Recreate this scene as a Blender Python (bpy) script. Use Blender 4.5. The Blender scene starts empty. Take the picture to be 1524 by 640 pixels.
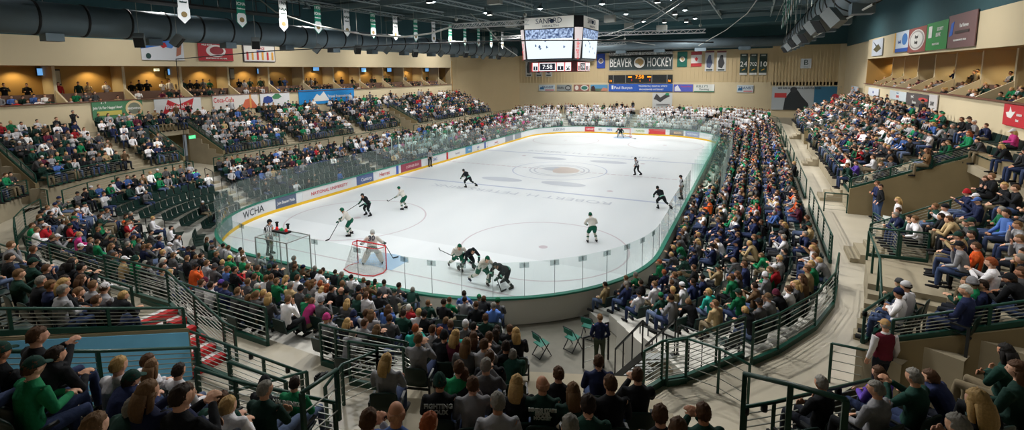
import bpy, bmesh, math, random
import numpy as np
from mathutils import Vector, Matrix, noise
R = random.Random(7)
D = bpy.data
sc = bpy.context.scene
COL = sc.collection
PI = math.pi

# ------------------------------------------------------------------ colours and materials
def lin(c):
    def f(v):
        v /= 255.0
        return v / 12.92 if v <= 0.04045 else ((v + 0.055) / 1.055) ** 2.4
    return (f(c[0]), f(c[1]), f(c[2]), 1.0)
def hexc(h):
    return (int(h[0:2], 16), int(h[2:4], 16), int(h[4:6], 16))

MATS = {}
def mat(name, rgb, rough=0.7, metal=0.0, var=0.0, scale=3.0, bump=0.0, emit=0.0, spec=0.4):
    if name in MATS: return MATS[name]
    m = D.materials.new(name); m.use_nodes = True
    nt = m.node_tree; b = nt.nodes['Principled BSDF']
    c = lin(rgb)
    b.inputs['Base Color'].default_value = c
    b.inputs['Roughness'].default_value = rough
    b.inputs['Metallic'].default_value = metal
    b.inputs['Specular IOR Level'].default_value = spec
    if var > 0 or bump > 0:
        g = nt.nodes.new('ShaderNodeNewGeometry')
        n = nt.nodes.new('ShaderNodeTexNoise'); n.inputs['Scale'].default_value = scale
        n.inputs['Detail'].default_value = 4
        nt.links.new(g.outputs['Position'], n.inputs['Vector'])
        if var > 0:
            mx = nt.nodes.new('ShaderNodeMixRGB')
            mx.inputs[1].default_value = tuple(v * (1 - var) for v in c[:3]) + (1,)
            mx.inputs[2].default_value = tuple(min(1, v * (1 + var)) for v in c[:3]) + (1,)
            nt.links.new(n.outputs['Fac'], mx.inputs[0])
            nt.links.new(mx.outputs[0], b.inputs['Base Color'])
        if bump > 0:
            bp = nt.nodes.new('ShaderNodeBump'); bp.inputs['Strength'].default_value = bump
            nt.links.new(n.outputs['Fac'], bp.inputs['Height'])
            nt.links.new(bp.outputs[0], b.inputs['Normal'])
    if emit > 0:
        b.inputs['Emission Color'].default_value = c
        b.inputs['Emission Strength'].default_value = emit
    MATS[name] = m
    return m

def mat_objcol(name, rough=0.85, scale=25.0, var=0.25, sheen=0.0):
    """cloth, hair and skin: the colour belongs to each object (object colour)"""
    if name in MATS: return MATS[name]
    m = D.materials.new(name); m.use_nodes = True
    nt = m.node_tree; b = nt.nodes['Principled BSDF']
    oi = nt.nodes.new('ShaderNodeObjectInfo')
    tc = nt.nodes.new('ShaderNodeTexCoord')
    n = nt.nodes.new('ShaderNodeTexNoise'); n.inputs['Scale'].default_value = scale
    nt.links.new(tc.outputs['Object'], n.inputs['Vector'])
    mr = nt.nodes.new('ShaderNodeMapRange')
    mr.inputs['To Min'].default_value = 1 - var; mr.inputs['To Max'].default_value = 1 + var
    nt.links.new(n.outputs['Fac'], mr.inputs['Value'])
    vm = nt.nodes.new('ShaderNodeVectorMath'); vm.operation = 'SCALE'
    nt.links.new(oi.outputs['Color'], vm.inputs[0]); nt.links.new(mr.outputs[0], vm.inputs['Scale'])
    nt.links.new(vm.outputs[0], b.inputs['Base Color'])
    b.inputs['Roughness'].default_value = rough
    b.inputs['Specular IOR Level'].default_value = 0.25
    if name in ('hair', 'cloth'):
        n2 = nt.nodes.new('ShaderNodeTexNoise'); n2.inputs['Scale'].default_value = 45 if name == 'hair' else 9; n2.inputs['Detail'].default_value = 3
        mp = nt.nodes.new('ShaderNodeMapping'); mp.inputs['Scale'].default_value = (1, 1, .25) if name == 'hair' else (1, 1, 1)
        nt.links.new(tc.outputs['Object'], mp.inputs[0]); nt.links.new(mp.outputs[0], n2.inputs['Vector'])
        bp = nt.nodes.new('ShaderNodeBump'); bp.inputs['Strength'].default_value = .8 if name == 'hair' else .6; bp.inputs['Distance'].default_value = .01 if name == 'hair' else .03
        nt.links.new(n2.outputs['Fac'], bp.inputs['Height']); nt.links.new(bp.outputs[0], b.inputs['Normal'])
    MATS[name] = m
    return m

def mat_attr(name, rough=0.85):
    if name in MATS: return MATS[name]
    m = D.materials.new(name); m.use_nodes = True
    nt = m.node_tree; b = nt.nodes['Principled BSDF']
    a = nt.nodes.new('ShaderNodeAttribute'); a.attribute_name = 'Col'
    nt.links.new(a.outputs['Color'], b.inputs['Base Color'])
    b.inputs['Roughness'].default_value = rough
    b.inputs['Specular IOR Level'].default_value = 0.25
    MATS[name] = m
    return m

def mat_glass(name, tint, refl=0.9, rough=0.02, haze=0.0):
    if name in MATS: return MATS[name]
    m = D.materials.new(name); m.use_nodes = True
    nt = m.node_tree; nt.nodes.remove(nt.nodes['Principled BSDF'])
    out = nt.nodes['Material Output']
    t = nt.nodes.new('ShaderNodeBsdfTransparent'); t.inputs[0].default_value = tint + (1,)
    g = nt.nodes.new('ShaderNodeBsdfGlossy'); g.inputs[0].default_value = (refl, refl, refl, 1); g.inputs['Roughness'].default_value = rough
    ge = nt.nodes.new('ShaderNodeNewGeometry'); dt = nt.nodes.new('ShaderNodeVectorMath'); dt.operation = 'DOT_PRODUCT'
    nt.links.new(ge.outputs['Normal'], dt.inputs[0]); nt.links.new(ge.outputs['Incoming'], dt.inputs[1])
    ab = nt.nodes.new('ShaderNodeMath'); ab.operation = 'ABSOLUTE'; nt.links.new(dt.outputs['Value'], ab.inputs[0])
    om = nt.nodes.new('ShaderNodeMath'); om.operation = 'SUBTRACT'; om.inputs[0].default_value = 1; nt.links.new(ab.outputs[0], om.inputs[1])
    pw = nt.nodes.new('ShaderNodeMath'); pw.operation = 'POWER'; pw.inputs[1].default_value = 5; nt.links.new(om.outputs[0], pw.inputs[0])
    fr = nt.nodes.new('ShaderNodeMath'); fr.operation = 'MULTIPLY_ADD'; fr.inputs[1].default_value = .45; fr.inputs[2].default_value = .022; nt.links.new(pw.outputs[0], fr.inputs[0])
    mx = nt.nodes.new('ShaderNodeMixShader')
    nt.links.new(fr.outputs[0], mx.inputs[0]); nt.links.new(t.outputs[0], mx.inputs[1]); nt.links.new(g.outputs[0], mx.inputs[2])
    last = mx
    if haze > 0:
        d = nt.nodes.new('ShaderNodeBsdfDiffuse'); d.inputs[0].default_value = (.75, .82, .8, 1)
        m2 = nt.nodes.new('ShaderNodeMixShader'); m2.inputs[0].default_value = haze
        nt.links.new(mx.outputs[0], m2.inputs[1]); nt.links.new(d.outputs[0], m2.inputs[2]); last = m2
    nt.links.new(last.outputs[0], out.inputs[0])
    MATS[name] = m
    return m

# ------------------------------------------------------------------ objects
def tag(o, label=None, cat=None, group=None, kind=None):
    if label: o['label'] = label
    if cat: o['category'] = cat
    if group: o['group'] = group
    if kind: o['kind'] = kind
    return o
def empty(name, loc=(0, 0, 0), rz=0.0):
    o = D.objects.new(name, None); o.empty_display_size = 0.1
    o.location = loc; o.rotation_euler = (0, 0, rz)
    COL.objects.link(o); return o
def link(name, me, parent=None, loc=None, rz=None, color=None):
    o = D.objects.new(name, me); COL.objects.link(o)
    if parent is not None: o.parent = parent
    if loc is not None: o.location = loc
    if rz is not None: o.rotation_euler = (0, 0, rz)
    if color is not None: o.color = lin(color)
    return o

class MB:
    """collects shapes for ONE mesh"""
    def __init__(s): s.v = []; s.f = []; s.m = []; s.sm = []; s.mi = 0; s.smooth = False
    def add(s, vs, fs):
        k = len(s.v); s.v += [tuple(p) for p in vs]
        for f in fs:
            s.f.append(tuple(i + k for i in f)); s.m.append(s.mi); s.sm.append(s.smooth)
        return s
    def box(s, c, d, rz=0.0, M=None):
        x, y, z = d[0] / 2, d[1] / 2, d[2] / 2
        vs = [Vector((a * x, b * y, e * z)) for a in (-1, 1) for b in (-1, 1) for e in (-1, 1)]
        if rz: vs = [Matrix.Rotation(rz, 3, 'Z') @ v for v in vs]
        vs = [v + Vector(c) for v in vs]
        if M is not None: vs = [M @ v for v in vs]
        return s.add(vs, [(0, 1, 3, 2), (4, 6, 7, 5), (0, 4, 5, 1), (2, 3, 7, 6), (0, 2, 6, 4), (1, 5, 7, 3)])
    def bar(s, a, b, w, h=None, up=(0, 0, 1)):
        a = Vector(a); b = Vector(b); t = (b - a)
        if t.length < 1e-6: return s
        t.normalize(); up = Vector(up)
        if abs(t.dot(up)) > 0.98: up = Vector((1, 0, 0))
        sd = t.cross(up).normalized(); u = sd.cross(t); h = w if h is None else h
        vs = []
        for p in (a, b):
            for i, j in ((-1, -1), (1, -1), (1, 1), (-1, 1)): vs.append(p + sd * (w / 2 * i) + u * (h / 2 * j))
        return s.add(vs, [(0, 3, 2, 1), (4, 5, 6, 7), (0, 1, 5, 4), (1, 2, 6, 5), (2, 3, 7, 6), (3, 0, 4, 7)])
    def tube(s, pts, rad, n=8, ref=(1, 0, 0), cap=True):
        pts = [Vector(p) for p in pts]; N = len(pts)
        if not isinstance(rad, (list, tuple)): rad = [rad] * N
        rad = [(r, r) if not isinstance(r, (list, tuple)) else r for r in rad]
        vs = []; fs = []; ref = Vector(ref)
        tl = []
        for i in range(N):
            t = pts[min(i + 1, N - 1)] - pts[max(i - 1, 0)]
            tl.append(t.normalized())
        for i in range(N):
            t = tl[i]; sd = ref - t * ref.dot(t)
            if sd.length < 0.05: sd = Vector((0, 1, 0.01)) - t * Vector((0, 1, .01)).dot(t)
            sd.normalize(); up = t.cross(sd)
            for k in range(n):
                a = 2 * PI * k / n
                vs.append(pts[i] + sd * (rad[i][0] * math.cos(a)) + up * (rad[i][1] * math.sin(a)))
        for i in range(N - 1):
            for k in range(n):
                k2 = (k + 1) % n
                fs.append((i * n + k, i * n + k2, (i + 1) * n + k2, (i + 1) * n + k))
        if cap:
            a = len(vs); vs.append(pts[0] - tl[0] * min(rad[0]) * 0.6); vs.append(pts[-1] + tl[-1] * min(rad[-1]) * 0.6)
            for k in range(n):
                k2 = (k + 1) % n
                fs.append((a, k2, k)); fs.append((a + 1, (N - 1) * n + k, (N - 1) * n + k2))
        return s.add(vs, fs)
    def ball(s, c, r, n=10, m=7, fn=None, M=None):
        if not isinstance(r, (list, tuple)): r = (r, r, r)
        c = Vector(c); vs = []; fs = []
        def P(d):
            v = Vector((d[0] * r[0], d[1] * r[1], d[2] * r[2]))
            if fn: v = fn(Vector(d), v)
            if M is not None: v = M @ v
            return c + v
        vs.append(P((0, 0, -1)))
        for i in range(1, m):
            ph = PI * i / m - PI / 2
            for k in range(n):
                a = 2 * PI * k / n
                vs.append(P((math.cos(ph) * math.cos(a), math.cos(ph) * math.sin(a), math.sin(ph))))
        vs.append(P((0, 0, 1)))
        for k in range(n):
            k2 = (k + 1) % n
            fs.append((0, 1 + k2, 1 + k)); L = 1 + (m - 2) * n
            fs.append((len(vs) - 1, L + k, L + k2))
        for i in range(m - 2):
            for k in range(n):
                k2 = (k + 1) % n; a = 1 + i * n
                fs.append((a + k, a + k2, a + n + k2, a + n + k))
        return s.add(vs, fs)
    def quad(s, a, b, c, d): return s.add([a, b, c, d], [(0, 1, 2, 3)])
    def prism(s, poly, z0, z1):
        n = len(poly)
        vs = [(p[0], p[1], z0) for p in poly] + [(p[0], p[1], z1) for p in poly]
        fs = [tuple(reversed(range(n))), tuple(range(n, 2 * n))] + [(i, (i + 1) % n, n + (i + 1) % n, n + i) for i in range(n)]
        return s.add(vs, fs)
    def mesh(s, name, mats):
        me = D.meshes.new(name); me.from_pydata(s.v, [], s.f)
        if not isinstance(mats, (list, tuple)): mats = [mats]
        for m in mats: me.materials.append(m)
        me.polygons.foreach_set('material_index', s.m)
        me.polygons.foreach_set('use_smooth', s.sm)
        me.update(); return me
    def build(s, name, mats, parent=None, **k):
        me = s.mesh(name, mats)
        bm = bmesh.new(); bm.from_mesh(me); bmesh.ops.recalc_face_normals(bm, faces=bm.faces); bm.to_mesh(me); bm.free()
        return link(name, me, parent, **k)

def evaluated(o, mods):
    """apply modifiers and return the new mesh (the helper object is removed)"""
    for typ, props in mods:
        m = o.modifiers.new(typ, typ)
        for k, v in props.items(): setattr(m, k, v)
    dg = bpy.context.evaluated_depsgraph_get(); dg.update()
    me = D.meshes.new_from_object(o.evaluated_get(dg))
    D.objects.remove(o, do_unlink=True)
    return me

_txt = {}
def text_mesh(s, size=1.0, ext=0.004, shear=0.0, sx=1.0, bold=0.0, align='CENTER'):
    key = (s, size, ext, shear, sx, bold, align)
    if key in _txt: return _txt[key]
    cu = D.curves.new('lettering', 'FONT'); cu.body = s; cu.size = size; cu.extrude = ext; cu.shear = shear
    cu.align_x = align; cu.align_y = 'CENTER'; cu.offset = bold; cu.resolution_u = 2
    o = D.objects.new('lettering', cu); COL.objects.link(o)
    me = evaluated(o, [])
    if sx != 1.0:
        for v in me.vertices: v.co.x *= sx
    _txt[key] = me
    return me
def text(s, size, M, mt, parent=None, fit=None, **k):
    me = text_mesh(s, size, **k).copy()
    if fit and len(me.vertices):
        xs = [v.co.x for v in me.vertices]; w = max(xs) - min(xs)
        if w > fit:
            for v in me.vertices: v.co.x *= fit / w
    me.materials.clear(); me.materials.append(mt)
    o = D.objects.new('lettering', me); COL.objects.link(o)
    if parent is not None: o.parent = parent
    o.matrix_local = M
    return o
def frame(o, x, y):
    """matrix with given origin, right vector x and up vector y"""
    x = Vector(x).normalized(); y = Vector(y).normalized(); z = x.cross(y)
    M = Matrix.Identity(4)
    for i in range(3): M[i][0] = x[i]; M[i][1] = y[i]; M[i][2] = z[i]; M[i][3] = o[i]
    return M

# ------------------------------------------------------------------ camera (measured from the rink markings)
CAM = Vector((16.6113, -45.5736, 9.5259)); YAW, PIT, ROL = -0.4776, 0.1348, -0.0139
F_PX, PX, PY = 744.77, 737.41, 209.376
fw = Vector((math.sin(YAW) * math.cos(PIT), math.cos(YAW) * math.cos(PIT), -math.sin(PIT)))
rt = Vector((math.cos(YAW), -math.sin(YAW), 0)); up0 = rt.cross(fw)
CR = rt * math.cos(ROL) + up0 * math.sin(ROL); CU = CR.cross(fw)
cd = D.cameras.new('camera'); cam = D.objects.new('camera', cd); COL.objects.link(cam)
M = Matrix.Identity(4)
for i in range(3): M[i][0] = CR[i]; M[i][1] = CU[i]; M[i][2] = -fw[i]; M[i][3] = CAM[i]
cam.matrix_world = M
cd.sensor_fit = 'HORIZONTAL'; cd.sensor_width = 36.0; cd.lens = F_PX / 1524 * 36.0
cd.shift_x = (762 - PX) / 1524; cd.shift_y = (PY - 320) / 1524; cd.clip_start = 0.05; cd.clip_end = 400
sc.camera = cam
def ray(u, v): return (CR * ((u - PX) / F_PX) + CU * ((PY - v) / F_PX) + fw)
def proj(p):
    q = Vector(p) - CAM; d = q.dot(fw)
    return (PX + F_PX * q.dot(CR) / d, PY - F_PX * q.dot(CU) / d, d)

# ------------------------------------------------------------------ plan of the hall: rings around the rink
RINGS = [(0, 12.95, 30.48, 8.53), (1, 19.4, 37.3, 12.0), (2, 21.05, 38.95, 13.65), (3, 27.4, 45.3, 20.0)]
def ring(t):
    for a, b in zip(RINGS, RINGS[1:]):
        if t <= b[0] or b is RINGS[-1]:
            f = (t - a[0]) / (b[0] - a[0]); return tuple(a[i] + (b[i] - a[i]) * f for i in (1, 2, 3))
def sdf(x, y, t):
    hw, hh, Rr = ring(t); qx = abs(x) - (hw - Rr); qy = abs(y) - (hh - Rr)
    return math.hypot(max(qx, 0), max(qy, 0)) + min(max(qx, qy), 0) - Rr
def tval(x, y):
    lo, hi = -1.0, 4.0
    for _ in range(26):
        m = (lo + hi) / 2
        if sdf(x, y, m) > 0: lo = m
        else: hi = m
    return lo
def ring_pts(t, ds, ymax=99, off=0.0, far=True):
    """points with outward normals, counter-clockwise starting at the right side far end: right side -> near end -> left side (-> far end)"""
    hw, hh, Rr = ring(t); cx, cy = hw - Rr, hh - Rr
    segs = []
    def line(a, b, n):
        L = math.hypot(b[0] - a[0], b[1] - a[1]); k = max(1, int(round(L / ds)))
        for i in range(k): f = i / k; segs.append((a[0] + (b[0] - a[0]) * f, a[1] + (b[1] - a[1]) * f, n[0], n[1]))
    def arc(c, a0, a1):
        L = Rr * abs(a1 - a0); k = max(2, int(round(L / ds)))
        for i in range(k):
            a = a0 + (a1 - a0) * i / k; segs.append((c[0] + Rr * math.cos(a), c[1] + Rr * math.sin(a), math.cos(a), math.sin(a)))
    if far: arc((cx, cy), PI / 2, 0)
    line((hw, cy), (hw, -cy), (1, 0))
    arc((cx, -cy), 0, -PI / 2)
    line((cx, -hh), (-cx, -hh), (0, -1))
    arc((-cx, -cy), -PI / 2, -PI)
    line((-hw, -cy), (-hw, cy), (-1, 0))
    if far:
        arc((-cx, cy), PI, PI / 2)
        line((-cx, hh), (cx, hh), (0, 1))
    else: segs.append((-hw, cy, -1, 0))
    return [(x + off * nx, y + off * ny, nx, ny) for x, y, nx, ny in segs if y < ymax]
def lowz(t): return 0.15 + 2.1 * t
NLOW, NUP = 7, 7
LOWT = [0.115 + 0.13 * k for k in range(NLOW)]; LOWZ = [0.3 + 0.3 * k for k in range(NLOW)]
UPT = [2 + (0.42 + 0.84 * j) / 6.35 for j in range(NUP)]; UPZ = [3.36 + 0.37 * j for j in range(NUP)]
WZ = 2.4   # level of the cross aisle
# slots: openings cut through the seating: point, outward direction, half width, t range
def nrm(x, y): l = math.hypot(x, y); return (x / l, y / l)
TUNNEL = ((11.9, -31.2), nrm(.5, -.866), 2.1)
CENTER = ((12.3, -35.5), nrm(.36, -.933), 2.75)
VOMS = [((20.9, -19.2), (1, 0), 2.85), ((-20.9, -21.9), (-1, 0), 1.5), ((20.9, 8.0), (1, 0), 1.6), ((-20.9, 4.0), (-1, 0), 1.6),
        ((19.3, -34.35), nrm(1, -.03), 1.55), ((-19.3, -34.35), nrm(-1, -.03), 1.5), ((6.15, -38.95), (0, -1), 1.12)]
VOML = 4.6
AISLES_UP = [((21.0, -13.2), (1, 0)), ((21.0, -23.1), (1, 0)), ((21.0, -2), (1, 0)), ((21, 14), (1, 0)),
             ((-21, -26.6), nrm(-1, -.1)), ((-21, -13.5), (-1, 0)), ((-21, -4.5), (-1, 0)), ((-21, 9.5), (-1, 0)), ((-21, 18), (-1, 0)),
             ((-2.2, -38.95), (0, -1)), ((-9, -38.5), nrm(-.15, -1)), ((-16.6, -36.6), nrm(-.6, -.8))]
AISLES_LO = [((19.4, -25.5), (1, 0)), ((19.4, -15), (1, 0)), ((19.4, -5), (1, 0)), ((19.4, 6), (1, 0)), ((19.4, 17), (1, 0)),
             ((16.3, -33.3), nrm(.72, -.69)), ((6.6, -37.3), (.02, -1)), ((-1.5, -37.3), (0, -1)), ((-9.2, -37.1), nrm(-.15, -1)), ((-16.2, -33.5), nrm(-.72, -.69)),
             ((-19.4, -23.5), (-1, 0)), ((-19.4, -10), (-1, 0)), ((-19.4, 2), (-1, 0)), ((-19.4, 14), (-1, 0)), ((-13, 36), nrm(-.5, .86)), ((0, 37), (0, 1)), ((13, 36), nrm(.5, .86))]
def local(x, y, s):
    p, n = s[0], s[1]; dx, dy = x - p[0], y - p[1]
    return dx * n[0] + dy * n[1], dx * n[1] - dy * n[0]
def in_slot(x, y, s, a0, a1, m=0.0):
    a, l = local(x, y, s); return a0 <= a <= a1 and abs(l) < s[2] + m
def blocked_up(x, y, m=0.0):
    for s in VOMS:
        if in_slot(x, y, s, -1, VOML, m): return True
    if 2.7 < x < 5.1 and -40.0 < y < -38: return True
    if 19.6 < x < 21.75 and -30.9 < y < -25.9: return True
    return in_slot(x, y, CENTER, -2, 12, m)
def blocked_lo(x, y, m=0.0):
    return in_slot(x, y, TUNNEL, -3, 5.0, m) or in_slot(x, y, CENTER, -0.3, 12, m)
def start_j(x, y): return 2 if (y < -34.2 and x > 7.3) else 0
NEARZ = {2: 3.55, 3: 4.1, 4: 4.65, 5: 5.2, 6: 5.62}
def upz(j, x, y): return NEARZ.get(j, UPZ[j]) if start_j(x, y) else UPZ[j]
def aisle_hit(x, y, lst, w=0.62):
    for p, n in lst:
        a, l = local(x, y, (p, n))
        if -8 < a < 9 and abs(l) < w: return True
    return False
# ------------------------------------------------------------------ materials of the hall
concrete = mat('concrete', (150, 140, 118), .75, var=.25, scale=1.2)
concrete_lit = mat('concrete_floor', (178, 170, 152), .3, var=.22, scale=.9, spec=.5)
tan = mat('tan_wall', (214, 199, 166), .8, var=.05, scale=.6)
tan_rib = mat('tan_ribbed_wall', (200, 180, 142), .8, var=.05, scale=.6)
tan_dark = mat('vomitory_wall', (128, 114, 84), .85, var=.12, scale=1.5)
suite_in = mat('suite_wall', (176, 138, 78), .8)
dark_wall = mat('dark_green_wall', (56, 88, 94), .9, var=.1, scale=2)
black = mat('black_paint', (14, 16, 18), .6)
steel_dark = mat('grey_steel', (112, 130, 134), .5, metal=.2)
deck_m = mat('roof_deck', (84, 118, 128), .8)
green_paint = mat('green_rail_paint', (16, 62, 50), .4)
black_paint = mat('black_rail_paint', (20, 22, 24), .4)
cable_m = mat('steel_cable', (165, 168, 160), .35, metal=.6)
cap_green = mat('green_cap_rail', (38, 128, 106), .4)
yellow_m = mat('yellow_kick_plate', (238, 190, 30), .5)
board_m = mat('white_board', (226, 228, 230), .35)
board_out = mat('grey_board_back', (214, 212, 204), .6)
concrete_low = mat('terrace_light_in_colour', (196, 193, 184), .6, var=.15, scale=1.2)  # bright lamplight on the lower concrete is put into this lighter colour
white_m = mat('white_vinyl', (232, 232, 230), .5)
red_m = mat('red_paint', (196, 38, 40), .5)
blue_m = mat('blue_paint', (60, 90, 170), .5)
silver = mat('silver_metal', (190, 192, 192), .35, metal=.7)
duct_m = mat('dark_duct', (104, 120, 130), .5, metal=.3, var=.15, scale=1.0)
glass_m = mat_glass('rink_glass', (.955, .985, .975), haze=.045)
seam_m = mat('glass_seam', (150, 158, 160), .5); clip_m = mat_glass('glass_clip', (.74, .78, .78), haze=.08)
screen_blk = mat('dark_panel', (20, 22, 26), .4)
seat_green = mat('green_seat_plastic', (12, 40, 35), .45)
seat_dark = mat('seat_frame_metal', (26, 30, 32), .5)
bench_metal = mat('aluminium_bench', (150, 152, 150), .4, metal=.5)

def uz(u, v, z):
    d = ray(u, v); t = (z - CAM.z) / d.z; return CAM + d * t
def ux(u, v, x):
    d = ray(u, v); t = (x - CAM.x) / d.x; return CAM + d * t
def uy(u, v, y):
    d = ray(u, v); t = (y - CAM.y) / d.y; return CAM + d * t
def ud(u, v, dep): return CAM + ray(u, v) * dep

# ------------------------------------------------------------------ ice
ice = D.materials.new('ice'); ice.use_nodes = True
b = ice.node_tree.nodes['Principled BSDF']; b.inputs['Roughness'].default_value = .42; b.inputs['Specular IOR Level'].default_value = .3
n = ice.node_tree.nodes.new('ShaderNodeTexNoise'); n.inputs['Scale'].default_value = .35; n.inputs['Detail'].default_value = 8
g = ice.node_tree.nodes.new('ShaderNodeNewGeometry'); mp = ice.node_tree.nodes.new('ShaderNodeMapping'); mp.inputs['Scale'].default_value = (1, .35, 1)
r_ = ice.node_tree.nodes.new('ShaderNodeMixRGB'); r_.inputs[1].default_value = lin((226, 231, 233)); r_.inputs[2].default_value = lin((246, 248, 248))
L = ice.node_tree.links
L.new(g.outputs['Position'], mp.inputs[0]); L.new(mp.outputs[0], n.inputs['Vector']); L.new(n.outputs['Fac'], r_.inputs[0]); L.new(r_.outputs[0], b.inputs['Base Color'])
def arc_pts(c, r, a0, a1, n): return [(c[0] + r * math.cos(a0 + (a1 - a0) * i / n), c[1] + r * math.sin(a0 + (a1 - a0) * i / n)) for i in range(n + 1)]
outline = [(x, y) for x, y, _, _ in ring_pts(0, .5)]
mb = MB(); mb.add([(x, y, 0.0) for x, y in outline], [tuple(range(len(outline)))])
tag(mb.build('ice_floor', ice), kind='structure')
mb = MB(); mb.box((0, 0, -.16), (90, 110, .25)); tag(mb.build('floor', mat('event_floor', (120, 116, 104), .6, var=.2)), kind='structure')
def flat(name, mt, shapes, z):
    m = MB()
    for s in shapes:
        if s[0] == 'rect': _, x0, y0, x1, y1 = s; m.quad((x0, y0, z), (x1, y0, z), (x1, y1, z), (x0, y1, z))
        elif s[0] == 'ring':
            _, c, r0, r1, a0, a1 = s; k = 48; A = arc_pts(c, r0, a0, a1, k); B = arc_pts(c, r1, a0, a1, k)
            for i in range(k): m.quad((*A[i], z), (*A[i + 1], z), (*B[i + 1], z), (*B[i], z))
        elif s[0] == 'poly': m.add([(p[0], p[1], z) for p in s[1]], [tuple(range(len(s[1])))])
    return tag(m.build(name, mt), kind='structure')
pale_blue = mat('pale_blue_ice_paint', (188, 196, 216), .4); pale_red = mat('pale_red_ice_paint', (212, 200, 204), .4)
pale_grey = mat('pale_grey_ice_paint', (204, 209, 217), .4); crease = mat('crease_blue_ice_paint', (176, 204, 232), .4)
ice_tan = mat('ice_logo_tan', (222, 208, 200), .3)
flat('trim_blue_lines', pale_blue, [('rect', -12.9, y - .15, 12.9, y + .15) for y in (-8.67, 8.67)], .004)
flat('trim_goal_lines', pale_red, [('rect', -11.2, y - .05, 11.2, y + .05) for y in (-27.13, 27.13)], .005)
flat('trim_centre_line', pale_red, [('rect', -12.9 + .6 * i, -.12, -12.9 + .6 * i + .45, .12) for i in range(43)], .004)
flat('trim_centre_circle', pale_blue, [('ring', (0, 0), 4.5, 4.6, 0, 2 * PI)], .006)
flat('trim_faceoff_circles', pale_red, [('ring', (sx * 6.7, sy * 20.9), 4.52, 4.62, 0, 2 * PI) for sx in (-1, 1) for sy in (-1, 1)]
     + [('ring', (sx * 6.7, sy * 20.9), 0, .25, 0, 2 * PI) for sx in (-1, 1) for sy in (-1, 1)] + [('ring', (sx * 6.7, sy * 6.6), 0, .25, 0, 2 * PI) for sx in (-1, 1) for sy in (-1, 1)], .006)
def crease_poly(s):
    a = math.acos(1.22 / 1.83)
    return [(-1.22, s * 27.13)] + [(1.83 * math.cos(t), s * (27.13 - 1.83 * math.sin(t))) for t in [PI - a + (2 * a - PI) * i / 16 for i in range(17)]] + [(1.22, s * 27.13)]
flat('trim_goal_creases', crease, [('poly', crease_poly(1)), ('poly', crease_poly(-1))], .007)
flat('trim_centre_logo_rings', pale_grey, [('ring', (0, 0), 2.35, 2.5, 0, 2 * PI), ('ring', (0, 0), 2.8, 2.95, 0, 2 * PI)], .008)
# head of a beaver in the middle of the ice, seen from the players' side
bv = [(-2.0, .2), (-1.6, 1.0), (-.8, 1.6), (.2, 1.75), (1.2, 1.4), (1.9, .6), (2.0, -.4), (1.4, -1.1), (.5, -1.5), (-.2, -1.2), (-.5, -.5), (-1.3, -.4)]
flat('trim_centre_logo_head', ice_tan, [('poly', bv)], .009)
flat('trim_centre_logo_shade', pale_grey, [('poly', [(-2.0, .2), (-1.6, 1.0), (-.8, 1.6), (-.3, 1.2), (-.7, .5), (-.5, -.5), (-1.3, -.4)])], .0105)
flat('trim_ice_sponsor_ovals', pale_grey, [('poly', [(cx + 2.0 * math.cos(a), cy + .8 * math.sin(a)) for a in [2 * PI * i / 24 for i in range(24)]]) for cx, cy in ((-3.3, -6), (2.4, -5.6), (-3.4, 6.0), (3.2, 6.2))], .008)
o = text('ROBERT H. PETERS RINK', 1.15, frame((0, -10.35, .009), (-1, 0, 0), (0, -1, 0)), pale_grey, ext=.0, sx=1.25); o.name = 'trim_rink_lettering'; tag(o, kind='structure')
o = text('ROBERT H. PETERS RINK', 1.15, frame((0, 10.35, .009), (1, 0, 0), (0, 1, 0)), pale_grey, ext=.0, sx=1.25); o.name = 'trim_rink_lettering'; tag(o, kind='structure')

# ------------------------------------------------------------------ dasher boards with advertisements
BP = ring_pts(0, .3); NB = len(BP)
def wall_strip(mb, idx, o0, o1, z0, z1, closed=False):
    """solid strip that follows the boards between offsets o0..o1"""
    P = [BP[i % NB] for i in idx]
    vs = []
    for x, y, nx, ny in P: vs += [(x + nx * o0, y + ny * o0, z0), (x + nx * o0, y + ny * o0, z1), (x + nx * o1, y + ny * o1, z1), (x + nx * o1, y + ny * o1, z0)]
    fs = []; n = len(P)
    for i in range(n - 1):
        a, c = 4 * i, 4 * i + 4
        fs += [(a, a + 1, c + 1, c), (a + 1, a + 2, c + 2, c + 1), (a + 2, a + 3, c + 3, c + 2), (a + 3, a, c, c + 3)]
    fs += [(0, 3, 2, 1), (4 * n - 4, 4 * n - 3, 4 * n - 2, 4 * n - 1)]
    mb.add(vs, fs)
boards = empty('dasher_boards', (0, -30.5, 0)); tag(boards, 'white dasher boards with yellow kick plate and green cap ringing the ice', 'rink boards')
def bchild(mb, name, mt, label=None, parent=boards):
    me = mb.mesh(name, mt); bm = bmesh.new(); bm.from_mesh(me); bmesh.ops.recalc_face_normals(bm, faces=bm.faces); bm.to_mesh(me); bm.free()
    me.transform(Matrix.Translation(-Vector(parent.location)))
    o = link(name, me, parent)
    if label: o['label'] = label
    return o
allb = list(range(NB + 1))
m = MB(); wall_strip(m, allb, 0, .03, .2, 1.0); bchild(m, 'panel_face', board_m)
m = MB(); wall_strip(m, allb, .035, .12, .0, 1.0); bchild(m, 'panel_back', board_out)
m = MB(); wall_strip(m, allb, -.02, .03, .0, .2); bchild(m, 'kick_plate', yellow_m)
m = MB(); wall_strip(m, allb, -.04, .16, 1.0, 1.07); bchild(m, 'cap_rail', cap_green)
pp = [proj((x, y, .6)) for x, y, _, _ in BP]
left_ids = [i for i, p in enumerate(BP) if p[0] < -7 and p[1] < 29.5]
far_ids = [i for i, p in enumerate(BP) if p[1] > 24]
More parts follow.
